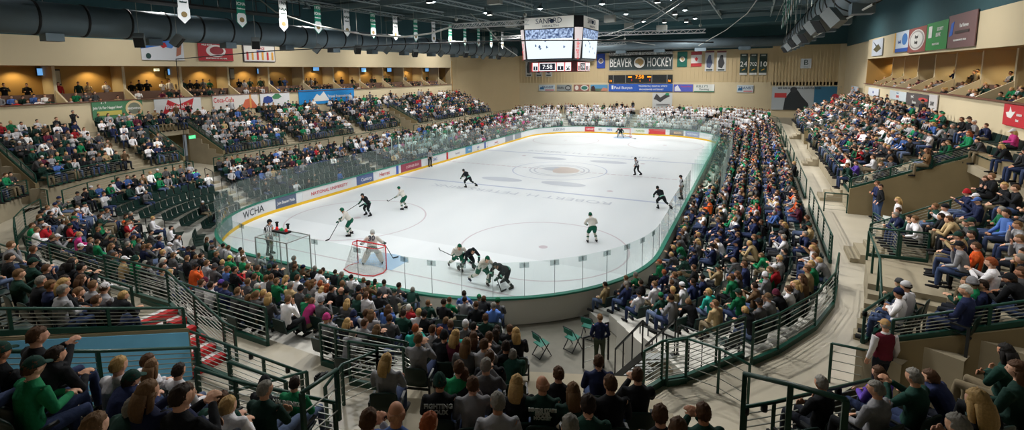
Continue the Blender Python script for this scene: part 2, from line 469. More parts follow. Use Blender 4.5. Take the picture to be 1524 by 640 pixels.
def ids_between(ids, u0, u1): return [i for i in ids if u0 <= pp[i][0] <= u1]
def ad(ids, u0, u1, rgb, words=None, tcol=(200, 40, 40), size=.42, label=None):
    s = ids_between(ids, u0, u1)
    if len(s) < 2: return
    # keep one consecutive run
    m = MB(); wall_strip(m, s, -.012, .0, .22, .98)
    a = bchild(m, 'advertising_panel', mat('ad_%02x%02x%02x' % rgb, rgb, .4), label)
    if words:
        k = s[len(s) // 2]; x, y, nx, ny = BP[k]
        w_ = math.hypot(BP[s[-1]][0] - BP[s[0]][0], BP[s[-1]][1] - BP[s[0]][1]) * .84
        me = text_mesh(words, size, ext=.002, bold=.006).copy(); xs = [v.co.x for v in me.vertices]; f_ = min(1, w_ / max(.01, max(xs) - min(xs)))
        tx, ty = ny, -nx; nxt = BP[(k + 1) % NB]; sg = 1 if (nxt[0] - x) * tx + (nxt[1] - y) * ty > 0 else -1
        step = math.hypot(nxt[0] - x, nxt[1] - y)
        for v in me.vertices:
            q_ = sg * v.co.x * f_ / step; i0 = math.floor(q_); fr_ = q_ - i0; A_, B_ = BP[(k + i0) % NB], BP[(k + i0 + 1) % NB]
            px_, py_, ax_, ay_ = (A_[j] + (B_[j] - A_[j]) * fr_ for j in range(4)); off = .022 + v.co.z
            v.co = Vector((px_ - ax_ * off, py_ - ay_ * off + 30.5, .58 + v.co.y))
        me.materials.clear(); me.materials.append(mat('ink_%02x%02x%02x' % tcol, tcol, .5)); link('lettering', me, a)
        return
        text(words, size, fit=math.hypot(BP[s[-1]][0] - BP[s[0]][0], BP[s[-1]][1] - BP[s[0]][1]) * .84, M=frame((x - nx * .03, y - ny * .03 + 30.5, .58), (ny, -nx, 0) if True else 0, (0, 0, 1)), mt=mat('ink_%02x%02x%02x' % tcol, tcol, .5), parent=a, ext=.002, bold=.006)
LA = [(283, 310, (222, 228, 228), 'Home Loans', (170, 176, 180), .3), (311, 347, (96, 128, 130), 'BEAVERS', (225, 225, 225), .34), (349, 403, (226, 226, 228), 'WCHA', (60, 66, 72), .66),
      (405, 445, (92, 104, 128), 'Join Beaver Pride', (235, 235, 235), .3), (447, 526, (228, 226, 226), 'NATIONAL UNIVERSITY', (205, 80, 84), .36), (528, 556, (84, 102, 148), 'Century', (225, 228, 235), .4),
      (558, 587, (230, 230, 230), 'Herres', (190, 50, 50), .5), (596, 628, (158, 66, 84), 'CORNER BAR', (228, 190, 190), .34), (632, 662, (228, 228, 230), 'OBG', (90, 100, 160), .4),
      (669, 690, (228, 228, 228), 'Bemidji', (150, 150, 160), .3), (691, 703, (90, 150, 190), 'KIA', (235, 235, 235), .3), (704, 718, (228, 228, 228), 'VW', (60, 90, 170), .34),
      (725, 750, (226, 226, 230), 'Sanford', (190, 70, 70), .3), (752, 764, (150, 156, 166), None, (0, 0, 0), .3), (766, 776, (148, 154, 164), None, (0, 0, 0), .3)]
for u0, u1, c, w, tc, s in LA: ad(left_ids, u0, u1, c, w, tc, s)
FA = [(800, 865, (226, 228, 230), 'LUEKENS', (110, 120, 140), .5), (868, 886, (200, 70, 78), 'RAPHAEL\'S', (240, 225, 225), .3), (889, 898, (226, 226, 228), 'BSU', (60, 60, 60), .4), (899, 913, (214, 222, 236), 'KEG', (60, 90, 180), .4),
      (914, 940, (222, 222, 222), None, (0, 0, 0), .3), (941, 962, (226, 226, 214), 'FORSTER', (120, 150, 60), .4), (965, 992, (204, 62, 64), 'SERVICE OIL', (240, 220, 220), .36), (996, 1018, (120, 114, 112), 'BISON', (235, 190, 150), .4),
      (1020, 1042, (150, 156, 186), 'NORTHERN', (235, 235, 240), .32), (1044, 1062, (226, 226, 228), None, (0, 0, 0), .3)]
for u0, u1, c, w, tc, s in FA: ad(far_ids, u0, u1, c, w, tc, s)
for y, mt in ((-8.67, blue_m), (8.67, blue_m), (0, red_m)):
    m = MB(); m.box((-12.935, y, .6), (.03, .32, .8)); bchild(m, 'line_stripe', mt)

# glass on top of the boards
def glass_top(x, y):
    if y > 20: return 3.1
    if x < -9.5: return 2.9
    if x > 12 and y > -17: return 2.75
    f = max(0, min(1, (-x - 4) / 5.5)); return 2.45 + .4 * f
def glass_run(label, sel, step=8, parent_loc=(0, -30, 1.07)):
    a_ = 0; cuts = []
    while a_ < len(sel) - 1:
        cuts.append(a_); q0 = BP[sel[a_]]; a_ += (4 if (q0[0] > 5.5 and q0[1] < -21) else step)
    rootg = empty('rink_glass', parent_loc); tag(rootg, label, 'safety glass')
    for a, a2 in zip(cuts, cuts[1:] + [len(sel) - 1]):
        s = sel[a:a2 + 1]
        if len(s) < 2: break
        x, y = BP[s[0] % NB][:2]; h = glass_top(x, y)
        m = MB(); wall_strip(m, s, .035, .047, 1.07, h)
        # a small gap between panes
        bchild(m, 'pane', glass_m, parent=rootg)
        p = BP[s[0] % NB]; q = (p[0] + p[2] * .04, p[1] + p[3] * .04)
        m = MB(); m.box((q[0], q[1], (1.07 + h) / 2), (.02, .014, h - 1.07), math.atan2(p[3], p[2]))
        bchild(m, 'seam', seam_m, parent=rootg)
        if p[1] < -17 and abs(p[0]) < 12.9 and p[0] > -9 and a > 0:
            m = MB(); m.box((q[0], q[1], h - .13), (.03, .36, .2), math.atan2(p[3], p[2])); m.box((q[0], q[1], h - .12), (.05, .05, .12), math.atan2(p[3], p[2]))
            bchild(m, 'clip', clip_m, parent=rootg)
iR = [i for i, p in enumerate(BP) if p[0] > 12.9 and abs(p[1]) < 21.9]
near = [i for i, p in enumerate(BP) if p[1] < -21.95 and p[0] > -8.8]
lefts = [i for i, p in enumerate(BP) if (p[0] <= -8.7 and p[1] < 8) or (p[0] < -12.9 and p[1] < 8)]
fars = [i for i in [k % NB for k in range(NB)] if BP[i][1] > 8.2 and BP[i][0] < -1] ; fars2 = [i for i, p in enumerate(BP) if p[1] > 21.9 and p[0] >= -1]
glass_run('clear glass with grey top clips behind the near goal', near)
glass_run('clear glass along the side boards facing the scorer stands, curving round the corner', lefts, parent_loc=(-12.95, -10, 1.07))
glass_run('clear glass round the distant corner in front of the white-clad fans', fars, parent_loc=(-12, 20, 1.07))
glass_run('clear glass behind the distant goal', fars2, parent_loc=(6, 30, 1.07))
glass_run('clear glass along the right boards before the team benches', [i for i in iR if BP[i][1] < -9.5], parent_loc=(12.95, -15, 1.07))
glass_run('clear glass along the right boards beyond the team benches', [i for i in iR if BP[i][1] > 9], parent_loc=(12.95, 15, 1.07))

# ------------------------------------------------------------------ terraces
def terrace(name, rows, dt0, dt1, mt, block, ymax, base, ds=.6, far=True, riser_from=None):
    m = MB()
    for k, (t, z) in enumerate(rows):
        A = ring_pts(t - dt0, ds, far=True)
        # matching inner and outer points by direction
        B = []
        hwA, hhA, RA = ring(t - dt0); hwB, hhB, RB = ring(t + dt1)
        for x, y, nx, ny in A:
            cx, cy = hwA - RA, hhA - RA; bx, by = hwB - RB, hhB - RB
            X = max(-1, min(1, x / cx)) * bx if abs(nx) < 1e-6 else (bx * (1 if x > 0 else -1) + RB * nx)
            Y = max(-1, min(1, y / cy)) * by if abs(ny) < 1e-6 else (by * (1 if y > 0 else -1) + RB * ny)
            B.append((X, Y, nx, ny))
        n = len(A); zb0 = base if k == 0 else rows[k - 1][1]
        for i in range(n):
            j = (i + 1) % n
            cx = (A[i][0] + B[j][0]) / 2; cy = (A[i][1] + B[j][1]) / 2
            zb = zb0
            if base > 2:
                if k < start_j(cx, cy): continue
                z = upz(k, cx, cy); zb0 = upz(k - 1, cx, cy) if k else base; zb = zb0
                if k == start_j(cx, cy): zb = base
            if cy > ymax or block(cx, cy): continue
            a0, a1, b0, b1 = A[i], A[j], B[i], B[j]
            m.quad((a0[0], a0[1], z), (a1[0], a1[1], z), (b1[0], b1[1], z), (b0[0], b0[1], z))
            m.quad((a0[0], a0[1], zb), (a1[0], a1[1], zb), (a1[0], a1[1], z), (a0[0], a0[1], z))
            # ends of the block
            for (p, q, c2) in ((a0, b0, -1), (a1, b1, 1)):
                pi = A[(i + c2) % n]; qi = B[(i + c2) % n]; pj_ = A[(i + (2 if c2 > 0 else -1)) % n]; qj = B[(i + (2 if c2 > 0 else -1)) % n]
                mx = (p[0] + qj[0]) / 2; my = (p[1] + qj[1]) / 2
                if my > ymax or block(mx, my) or (base > 2 and k < start_j(mx, my)): m.quad((p[0], p[1], base - 2.4 if base > 2 else 0), (q[0], q[1], base - 2.4 if base > 2 else 0), (q[0], q[1], z), (p[0], p[1], z))
    return tag(m.build(name, mt), kind='structure')
terrace('lower_seating_floor', list(zip(LOWT, LOWZ)), .065, .065, concrete_low, lambda x, y: blocked_lo(x, y), 99, 0)
terrace('upper_seating_floor', list(zip(UPT, UPZ)), .42 / 6.35, .42 / 6.35, concrete, lambda x, y: blocked_up(x, y), 26.5, 2.4)
# last step up to the wall / end platform
# cross aisle
m = MB(); A = ring_pts(1.0, .6); B = ring_pts(2.0, .6)
def walk_strip(m, t0, t1, z, th, cond):
    A = ring_pts(t0, .7); hwA, hhA, RA = ring(t0); hwB, hhB, RB = ring(t1)
    def mt_(p):
        x, y, nx, ny = p; cx, cy = hwA - RA, hhA - RA; bx, by = hwB - RB, hhB - RB
        X = x / cx * bx if abs(nx) < 1e-6 else (bx * (1 if x > 0 else -1) + RB * nx)
        Y = y / cy * by if abs(ny) < 1e-6 else (by * (1 if y > 0 else -1) + RB * ny)
        return X, Y
    n = len(A)
    for i in range(n):
        j = (i + 1) % n; a0, a1 = A[i], A[j]; b0, b1 = mt_(a0), mt_(a1)
        if not cond((a0[0] + b1[0]) / 2, (a0[1] + b1[1]) / 2): continue
        m.quad((a0[0], a0[1], z), (a1[0], a1[1], z), (b1[0], b1[1], z), (b0[0], b0[1], z))
        m.quad((a0[0], a0[1], z - th), (a1[0], a1[1], z - th), (a1[0], a1[1], z), (a0[0], a0[1], z))
walk_strip(m, .965, 2.0, WZ, .35, lambda x, y: True)
walk_strip(m, 2.0, 2.27, WZ, .3, lambda x, y: start_j(x, y) > 0)
for k_ in range(6): walk_strip(m, 2.27 + .12 * k_, 2.39 + .12 * k_, WZ, .3, lambda x, y: start_j(x, y) > 2 and x < 8.4)
tag(m.build('cross_aisle_floor', concrete_lit), kind='structure')
m = MB()
for s in VOMS:
    p, nn, hw = s; q = (nn[1], -nn[0])
    P = lambda a, l, z: (p[0] + nn[0] * a + q[0] * l, p[1] + nn[1] * a + q[1] * l, z)
    m.quad(P(-.3, -hw, WZ + .004), P(-.3, hw, WZ + .004), P(VOML + 1, hw, WZ + .004), P(VOML + 1, -hw, WZ + .004))
tag(m.build('vomitory_floor', concrete_lit), kind='structure')
def upz_at(a, lead=0.0): return 3.36 + .44 * max(0, a - .3)
for vi, s in enumerate(VOMS):
    p, nn, hw = s; q = (nn[1], -nn[0]); w = MB()
    def P(a, l, z): return Vector((p[0] + nn[0] * a + q[0] * l, p[1] + nn[1] * a + q[1] * l, z))
    for sg in (-1, 1):
        if (vi == 6 and p[0] + q[0] * sg * hw > 6) or (vi == 0 and p[1] + q[1] * sg * hw < -20): continue
        prof = [(.1, WZ - .3), (.1, 3.65), (VOML + .2, 3.65 + .44 * (VOML - .1)), (VOML + .2, WZ - .3)]
        a = [P(x, sg * hw, z) for x, z in prof]; c = [P(x, sg * (hw + .18), z) for x, z in prof]
        w.add(a + c, [(0, 1, 2, 3), (7, 6, 5, 4)] + [(i, 4 + i, 4 + (i + 1) % 4, (i + 1) % 4) for i in range(4)])
    # lintel over the doorway at the back
    a = [P(VOML, l, z) for l, z in ((-hw, 4.75), (hw, 4.75), (hw, 5.75), (-hw, 5.75))]; c = [P(VOML + .25, l, z) for l, z in ((-hw, 4.75), (hw, 4.75), (hw, 5.75), (-hw, 5.75))]
    w.add(a + c, [(0, 1, 2, 3), (7, 6, 5, 4)] + [(i, 4 + i, 4 + (i + 1) % 4, (i + 1) % 4) for i in range(4)])
    bb = [P(VOML + 1.2, l, z) for l, z in ((-hw - .3, WZ), (hw + .3, WZ), (hw + .3, 5.3), (-hw - .3, 5.3))]; b2 = [v + Vector((nn[0], nn[1], 0)) * .1 for v in bb]
    w.add(bb + b2, [(0, 1, 2, 3), (7, 6, 5, 4)] + [(i, 4 + i, 4 + (i + 1) % 4, (i + 1) % 4) for i in range(4)])
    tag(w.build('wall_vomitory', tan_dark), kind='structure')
# platform of the centre block over the players' tunnel
m = MB(); p, nn, hw = CENTER; q = (nn[1], -nn[0])
def PC(a, l, z): return Vector((p[0] + nn[0] * a + q[0] * l, p[1] + nn[1] * a + q[1] * l, z))
CROWS = []
for k in range(9):
    a0 = .0 + .86 * k; z = 2.55 + .33 * k; CROWS.append((a0 + .5, z))
    v = [PC(a0, -hw + .2, z), PC(a0, hw - .2, z), PC(a0 + .86, hw - .2, z), PC(a0 + .86, -hw + .2, z)]
    lo = [Vector((t.x, t.y, 2.15)) for t in v]
    m.add(v + lo, [(0, 1, 2, 3)] + [(i, i + 4, (i + 1) % 4 + 4, (i + 1) % 4) for i in range(4)] + [(4, 5, 6, 7)])
tag(m.build('centre_block_floor', concrete), kind='structure')
# aisle steps
m = MB()
for p, nn in AISLES_UP:
    q = (nn[1], -nn[0])
    if blocked_up(p[0] + nn[0], p[1] + nn[1]): continue
    def box_at(a0, a1, z0, z1, w=.6):
        v = [(p[0] + nn[0] * a + q[0] * l, p[1] + nn[1] * a + q[1] * l, z) for z in (z0, z1) for a, l in ((a0, -w), (a1, -w), (a1, w), (a0, w))]
        m.add(v, [(3, 2, 1, 0), (4, 5, 6, 7)] + [(i, (i + 1) % 4, (i + 1) % 4 + 4, i + 4) for i in range(4)])
    for i in range(5): box_at(-.95 + .3 * i, -.65 + .3 * i if i < 4 else .55, WZ, WZ + .17 + .17 * i, .75)
    for j in range(1, 7): box_at(.05 + .84 * j - .42, .05 + .84 * j, UPZ[j - 1], UPZ[j - 1] + .185)
tag(m.build('upper_aisle_steps_floor', concrete), kind='structure')
m = MB()
for p, nn in AISLES_LO:
    q = (nn[1], -nn[0])
    for k in range(1, 7):
        t = LOWT[k] - .065; a = -(1 - t) * 6.5
        z = LOWZ[k - 1]
        if blocked_lo(p[0] + nn[0] * a, p[1] + nn[1] * a): continue
        v = [(p[0] + nn[0] * aa + q[0] * l, p[1] + nn[1] * aa + q[1] * l, zz) for zz in (z, z + .15) for aa, l in ((a - .4, -.6), (a, -.6), (a, .6), (a - .4, .6))]
        m.add(v, [(3, 2, 1, 0), (4, 5, 6, 7)] + [(i, (i + 1) % 4, (i + 1) % 4 + 4, i + 4) for i in range(4)])
tag(m.build('lower_aisle_steps_floor', concrete), kind='structure')
# curved stair and landing up to the right-hand block
m = MB(); Mr = Matrix.Translation((20.85, -27.2, 0)) @ Matrix.Rotation(-.14, 4, 'Z')
m.box((0, -.1, (WZ + 3.36) / 2), (1.75, 2.6, 3.36 - WZ), M=Mr)
for i in range(5): m.box((-.02 * i, -1.6 - .36 * i, (WZ + 3.2 - .16 * i) / 2), (1.75 + .1 * i, .36, 3.2 - .16 * i - WZ), M=Mr)
tag(m.build('floor_curved_steps', concrete), kind='structure')
# stair with red and white painted steps beside the mural wall
m = MB(); r_m = MB()
for i in range(6):
    x0 = 2.75 + .38 * i; z = 3.36 - .16 * (i + 1) + .16
    m.box((x0 + .19, -39.1, (z + WZ) / 2), (.38, 1.75, z - WZ))
    r_m.box((x0 + .19 + .1, -39.1, z + .006), (.2, 1.75, .014)); r_m.box((x0 + .385, -39.1, z - .08), (.012, 1.75, .16))
tag(m.build('floor_white_steps', white_m), kind='structure'); tag(r_m.build('trim_red_step_stripes', red_m), kind='structure')
m = MB(); ys = [-40.15, -43.9]; pf = [(-39.1, 2.42), (-43.6, 2.42), (-43.6, 5.55), (-39.1, 3.58)]
m.add([(x, y, z) for x in (5.02, 5.06) for y, z in pf], [(0, 1, 2, 3), (7, 6, 5, 4)] + [(i, 4 + i, 4 + (i + 1) % 4, (i + 1) % 4) for i in range(4)])
tag(m.build('wall_blue_mural', mat('blue_mural', (112, 188, 236), .5, var=.3, scale=.8)), kind='structure')

# ------------------------------------------------------------------ walls
def wall_poly(name, pts, z0, z1, mt, th=.2, rib=0.0):
    m = MB()
    for (x0, y0), (x1, y1) in zip(pts, pts[1:]):
        L_ = math.hypot(x1 - x0, y1 - y0); tx, ty = (x1 - x0) / L_, (y1 - y0) / L_; nx, ny = -ty, tx
        m.add([(x0, y0, z0), (x1, y1, z0), (x1, y1, z1), (x0, y0, z1), (x0 + nx * th, y0 + ny * th, z0), (x1 + nx * th, y1 + ny * th, z0), (x1 + nx * th, y1 + ny * th, z1), (x0 + nx * th, y0 + ny * th, z1)],
              [(0, 1, 2, 3), (5, 4, 7, 6), (3, 2, 6, 7), (1, 0, 4, 5), (0, 3, 7, 4), (2, 1, 5, 6)])
        if rib:
            k = int(L_ / rib)
            for i in range(k):
                f = (i + .5) * rib; cx, cy = x0 + tx * f - nx * .03, y0 + ty * f - ny * .03
                m.box((cx, cy, (z0 + z1) / 2), (rib * .45, .06, z1 - z0), math.atan2(ty, tx))
    return tag(m.build(name, mt), kind='structure')
XS = 27.4
YL1, YR1 = 24.2, 22.4
wall_poly('wall_left', [(-XS, -50), (-XS, YL1)], 5.4, 7.77, tan)
wall_poly('wall_left_upper', [(-XS, -50), (-XS, YL1)], 10.46, 12.5, tan)
wall_poly('wall_left_top', [(-XS, -50), (-XS, YL1), (-28.6, YL1 + .3), (-28.6, 28), (-27, 33.5), (-22.45, 40)], 12.5, 18, dark_wall)
wall_poly('wall_left_far', [(-XS, YL1), (-28.6, YL1 + .3), (-28.6, 28), (-27, 33.5), (-22.45, 40)], 0, 12.5, tan_rib)
wall_poly('wall_right', [(XS, YR1), (XS, -50)], 5.4, 7.77, tan)
wall_poly('wall_right_upper', [(XS, YR1), (XS, -50)], 10.46, 12.5, tan)
wall_poly('wall_right_far', [(XS + .35, 40), (XS + .35, 24.5), (XS, YR1)], 2, 12.5, tan)
wall_poly('wall_right_top', [(XS + .35, 40), (XS, 23), (XS, -50)], 12.5, 18, dark_wall)
wall_poly('wall_far_lower', [(-22.45, 40), (27.8, 40)], 0, 7.6, tan)
wall_poly('wall_far_upper', [(-22.45, 40), (18.7, 40)], 7.6, 12.6, tan_rib, rib=.6)
wall_poly('wall_far_ribbed', [(18.7, 40), (27.0, 40)], 7.1, 12.9, tan_rib, rib=.42)
wall_poly('wall_far_column', [(27.0, 39.85), (27.8, 39.85)], 0, 12.9, tan)
wall_poly('wall_far_top', [(-22.6, 40.1), (28, 40.1)], 12.6, 18, dark_wall)
wall_poly('wall_near', [(40, -52), (-40, -52)], 0, 18, tan)
# far upper terrace floor behind the lower rows
m = MB(); m.box((0, 39.6, 1.2), (50, 2.5, 2.4)); tag(m.build('far_aisle_floor', concrete_lit), kind='structure')

# suites on both sides
def suites(sg, y0, ncol, ylim):
    side = 'left' if sg < 0 else 'right'
    m = MB()
    xb = sg * (XS + 3.4)
    m.box((xb, (y0 + ylim) / 2, 9), (.15, abs(ylim - y0) + .2, 3.2)); tag(m.build('wall_suite_back_' + side, suite_in), kind='structure')
    m = MB(); m.box((sg * (XS + 1.8), (y0 + ylim) / 2, 10.55), (3.5, abs(ylim - y0), .14)); tag(m.build('ceiling_suites_' + side, suite_in), kind='structure')
    m = MB(); m.box((sg * (XS + .65), (y0 + ylim) / 2, 6.7), (1.1, abs(ylim - y0), .15)); m.box((sg * (XS + 1.45), (y0 + ylim) / 2, 7.0), (.5, abs(ylim - y0), .3)); m.box((sg * (XS + 2.55), (y0 + ylim) / 2, 7.25), (1.7, abs(ylim - y0), .5))
    m.box((sg * (XS + 1.72), (y0 + ylim) / 2, 7.95), (.1, abs(ylim - y0), .95))
    tag(m.build('floor_suites_' + side, mat('suite_floor', (110, 84, 70), .8)), kind='structure')
    for ye in (y0, ylim):
        m = MB(); m.box((sg * (XS + 1.75), ye, 9.1), (3.4, .12, 4.8)); tag(m.build('wall_suite_end_' + side, suite_in), kind='structure')
    for i in range(ncol):
        y = y0 + 4.576 * i
        m = MB(); m.box((sg * (XS + 2.55), y, 9.1), (1.9, .12, 2.75)); m.box((sg * (XS + 1.6), y, 9.1), (.12, .2, 2.72))
        pr_ = [(XS + .05, 6.8), (XS + .05, 7.85), (XS + 1.6, 8.75), (XS + 1.6, 6.8)]; m.add([(sg * a, y + d_, z) for d_ in (-.06, .06) for a, z in pr_], [(0, 1, 2, 3), (7, 6, 5, 4)] + [(i_, 4 + i_, 4 + (i_ + 1) % 4, (i_ + 1) % 4) for i_ in range(4)])
        tag(m.build('trim_suite_partition', tan), kind='structure')
        if i < ncol - 1:
            yc = y + 2.288
            if (i % 2 == 0) or R.random() < .35:
                l = D.lights.new('suite_lamp', 'SPOT'); l.energy = 150; l.color = (1, .78, .42); l.spot_size = 2.3; l.spot_blend = .6; l.shadow_soft_size = .1
                lo = D.objects.new('suite_lamp', l); lo.location = (sg * (XS + 2.6), yc + .6, 10.4); COL.objects.link(lo)
            else:
                l = D.lights.new('suite_lamp', 'SPOT'); l.energy = 40; l.color = (1, .82, .5); l.spot_size = 2.3; l.shadow_soft_size = .1
                lo = D.objects.new('suite_lamp', l); lo.location = (sg * (XS + 2.4), yc, 10.4); COL.objects.link(lo)
suites(-1, -27.58 - 4.576, 13, YL1 + .3)
suites(1, -13.43 - 4.576 * 3, 12, YR1)
m = MB(); m.box((-XS, (-50 + YL1) / 2, 7.8), (.3, YL1 + 50, .06)); tag(m.build('trim_left_parapet', mat('brown_cap', (112, 74, 60), .6)), kind='structure')
m = MB(); m.box((XS, (-50 + YR1) / 2, 7.8), (.3, YR1 + 50, .06)); tag(m.build('trim_right_parapet', MATS['brown_cap']), kind='structure')

# ------------------------------------------------------------------ roof
m = MB(); m.box((0, -6, 18.0), (60, 94, .2)); tag(m.build('ceiling', deck_m), kind='structure')
m = MB(); m.box((0, 36.5, 16.9), (57, 7, 2.0)); tag(m.build('ceiling_far_bulkhead', dark_wall), kind='structure')
jm = MB()
for i in range(56):
    y = -44 + 1.4 * i
    if y < 33: jm.box((0, y, 17.62), (56, .10, .1)); jm.box((0, y, 17.2), (56, .10, .08)); jm.box((0, y, 17.4), (56, .03, .4))
tag(jm.build('ceiling_joist', steel_dark), kind='structure')
for x in (-24, -18, -12, -6, 0, 6.3, 12, 18, 24):
    m = MB(); m.box((x, -6, 17.0), (.16, 78, .14)); m.box((x, -6, 16.6), (.12, 78, .10))
    for k in range(39): m.bar((x, -44 + 2 * k, 16.6), (x, -43 + 2 * k, 17.0), .05); m.bar((x, -43 + 2 * k, 17.0), (x, -42 + 2 * k, 16.6), .05)
    tag(m.build('ceiling_beam', mat('beam_grey', (140, 152, 154), .5)), kind='structure')
for y in (-28, -16, -4, 8, 20, 31):
    m = MB(); m.box((0, y, 16.75), (56, .3, .5)); tag(m.build('ceiling_beam', steel_dark), kind='structure')
# ------------------------------------------------------------------ people
skin_m = mat_objcol('skin', .6, 12, .08); cloth_m = mat_objcol('cloth', .92, 14, .16); hair_m = mat_objcol('hair', .7, 60, .35)
SKIN = [(222, 172, 142), (210, 158, 128), (228, 180, 152), (196, 140, 110), (216, 165, 140)]
HAIR = {'k': (26, 22, 20), 'd': (46, 34, 26), 'b': (84, 58, 38), 't': (112, 84, 56), 'y': (186, 152, 98), 'g': (132, 128, 120), 'w': (200, 198, 190), 'r': (150, 78, 42), 'l': (190, 140, 112)}
TOP = {'g': (24, 112, 72), 'G': (26, 58, 50), 'k': (26, 28, 32), 'n': (34, 42, 74), 'b': (70, 100, 160), 'w': (216, 214, 218), 'e': (142, 142, 146), 'c': (78, 78, 80), 't': (104, 80, 56), 's': (168, 146, 108),
       'r': (170, 36, 44), 'm': (96, 36, 56), 'p': (92, 66, 160), 'o': (226, 96, 40), 'a': (36, 140, 128), 'i': (196, 60, 130), 'y': (200, 200, 70)}
TOPN = {'g': 'green', 'G': 'dark green', 'k': 'black', 'n': 'navy', 'b': 'blue', 'w': 'white', 'e': 'grey', 'c': 'charcoal', 't': 'brown', 's': 'tan', 'r': 'red', 'm': 'maroon', 'p': 'purple', 'o': 'orange', 'a': 'teal', 'i': 'pink', 'y': 'yellow'}
HAIRN = {'k': 'black-haired', 'd': 'dark-haired', 'b': 'brown-haired', 't': 'fair-brown-haired', 'y': 'blond', 'g': 'grey-haired', 'w': 'white-haired', 'r': 'red-haired', 'l': 'bald'}
PANTS = [(44, 56, 88), (60, 76, 110), (30, 34, 44), (84, 98, 126), (24, 26, 30), (120, 108, 86), (50, 62, 92)]

def vadd(a, b): return Vector(a) + Vector(b)
def headfn(d, v):
    x, y, z = d
    if z < -.1: v.x *= 1 - .42 * (-z - .1); v.y *= 1 - .12 * (-z - .1)
    if y > 0:
        g = math.exp(-((x / .16) ** 2)) * math.exp(-(((z + .08) / .2) ** 2)); v.y += .026 * g * (1 if y > .3 else 0)      # nose
        for s in (-1, 1):
            g = math.exp(-(((x - s * .36) / .17) ** 2) - (((z - .1) / .12) ** 2)); v.y -= .012 * g                          # eye sockets
        v.y += .006 * math.exp(-(((z - .27) / .1) ** 2))                                                                  # brow
        g = math.exp(-((x / .3) ** 2) - (((z + .42) / .07) ** 2)); v.y += .007 * g                                        # lips
        g = math.exp(-((x / .3) ** 2) - (((z + .53) / .05) ** 2)); v.y -= .005 * g
    return v
HR = (.079, .098, .112)
def add_head(mb, c, yaw, pitch, n=28, m=22):
    Mh = Matrix.Rotation(yaw, 3, 'Z') @ Matrix.Rotation(pitch, 3, 'X')
    mb.ball(c, HR, n, m, headfn, Mh)
    for s in (-1, 1): mb.ball(Vector(c) + Mh @ Vector((s * .076, -.005, -.005)), (.012, .022, .032), 8, 6, None, Mh)
    return Mh
def add_hand(mb, wrist, d, across, palm, scale=1.0, curl=.35):
    """palm, four unequal bent fingers and a thumb leaving the side of the palm"""
    d = Vector(d).normalized(); across = Vector(across); across = (across - d * across.dot(d)).normalized(); pn = Vector(palm); pn = (pn - d * pn.dot(d) - across * pn.dot(across)).normalized()
    w = Vector(wrist); k = scale
    mb.tube([w, w + d * .03 * k, w + d * .085 * k], [(.026 * k, .018 * k), (.038 * k, .018 * k), (.042 * k, .015 * k)], 10, across)
    base = w + d * .085 * k
    for i, ln in enumerate((.070, .080, .075, .058)):
        o = base + across * ((1.5 - i) * .021 * k); a = curl; p = [o - d * .01]; q = Vector(o); dirv = Vector(d)
        for sgm, f in enumerate((.45, .32, .23)):
            ang = a * (sgm + .6); dv = d * math.cos(ang) + pn * math.sin(ang); q = q + dv * ln * f * k; p.append(Vector(q))
        mb.tube(p, [.0098 * k, .0095 * k, .0088 * k, .0075 * k], 6, across)
    t0 = w + d * .025 * k + across * .032 * k
    mb.tube([t0, t0 + (d * .6 + across * .75) * .035 * k, t0 + (d * .95 + across * .45 + pn * .35) * .066 * k, t0 + (d * 1.0 + across * .1 + pn * .5) * .086 * k], [.013 * k, .0125 * k, .011 * k, .009 * k], 6, pn)

def P_(x, y, z): return Vector((x, y, z))
def seated(lean=0.0, el=None, ha=None, head=(0, -.01, 1.22), yaw=0.0, pitch=-.1, knee=.14, foot=.0):
    s = {}
    s['pelvis'] = P_(0, -.02, .52); s['waist'] = P_(0, -.06 + .25 * lean, .72); s['chest'] = P_(0, -.07 + .6 * lean, .93 - .05 * lean); s['neckb'] = P_(0, -.05 + .85 * lean, 1.06 - .12 * lean)
    s['head'] = Vector(head); s['hyaw'] = yaw; s['hpitch'] = pitch
    for g, sg in (('R', 1), ('L', -1)):
        s['sh' + g] = P_(sg * .18, -.05 + .75 * lean, 1.01 - .1 * lean); s['hip' + g] = P_(sg * .09, 0, .52)
        s['kn' + g] = P_(sg * knee, .42, .53); s['an' + g] = P_(sg * (knee + .01), .43 + foot, .10); s['to' + g] = P_(sg * (knee + .03), .62 + foot, .045)
        s['el' + g] = P_(sg * el[0][0], el[0][1], el[0][2]) if g == 'L' or len(el) < 2 else P_(el[1][0], el[1][1], el[1][2])
        s['ha' + g] = P_(sg * ha[0][0], ha[0][1], ha[0][2]) if g == 'L' or len(ha) < 2 else P_(ha[1][0], ha[1][1], ha[1][2])
    return s
def standing(el, ha, yaw=0, z=0.0):
    s = {'pelvis': P_(0, 0, .95), 'waist': P_(0, .0, 1.1), 'chest': P_(0, -.01, 1.30), 'neckb': P_(0, -.01, 1.45), 'head': P_(0, .02, 1.63), 'hyaw': yaw, 'hpitch': -.1}
    for g, sg in (('R', 1), ('L', -1)):
        s['sh' + g] = P_(sg * .18, -.01, 1.40); s['hip' + g] = P_(sg * .09, 0, .93); s['kn' + g] = P_(sg * .10, .02, .50); s['an' + g] = P_(sg * .11, -.02, .09); s['to' + g] = P_(sg * .14, .17, .04)
        s['el' + g] = P_(sg * el[0], el[1], el[2]); s['ha' + g] = P_(sg * ha[0], ha[1], ha[2])
    return s
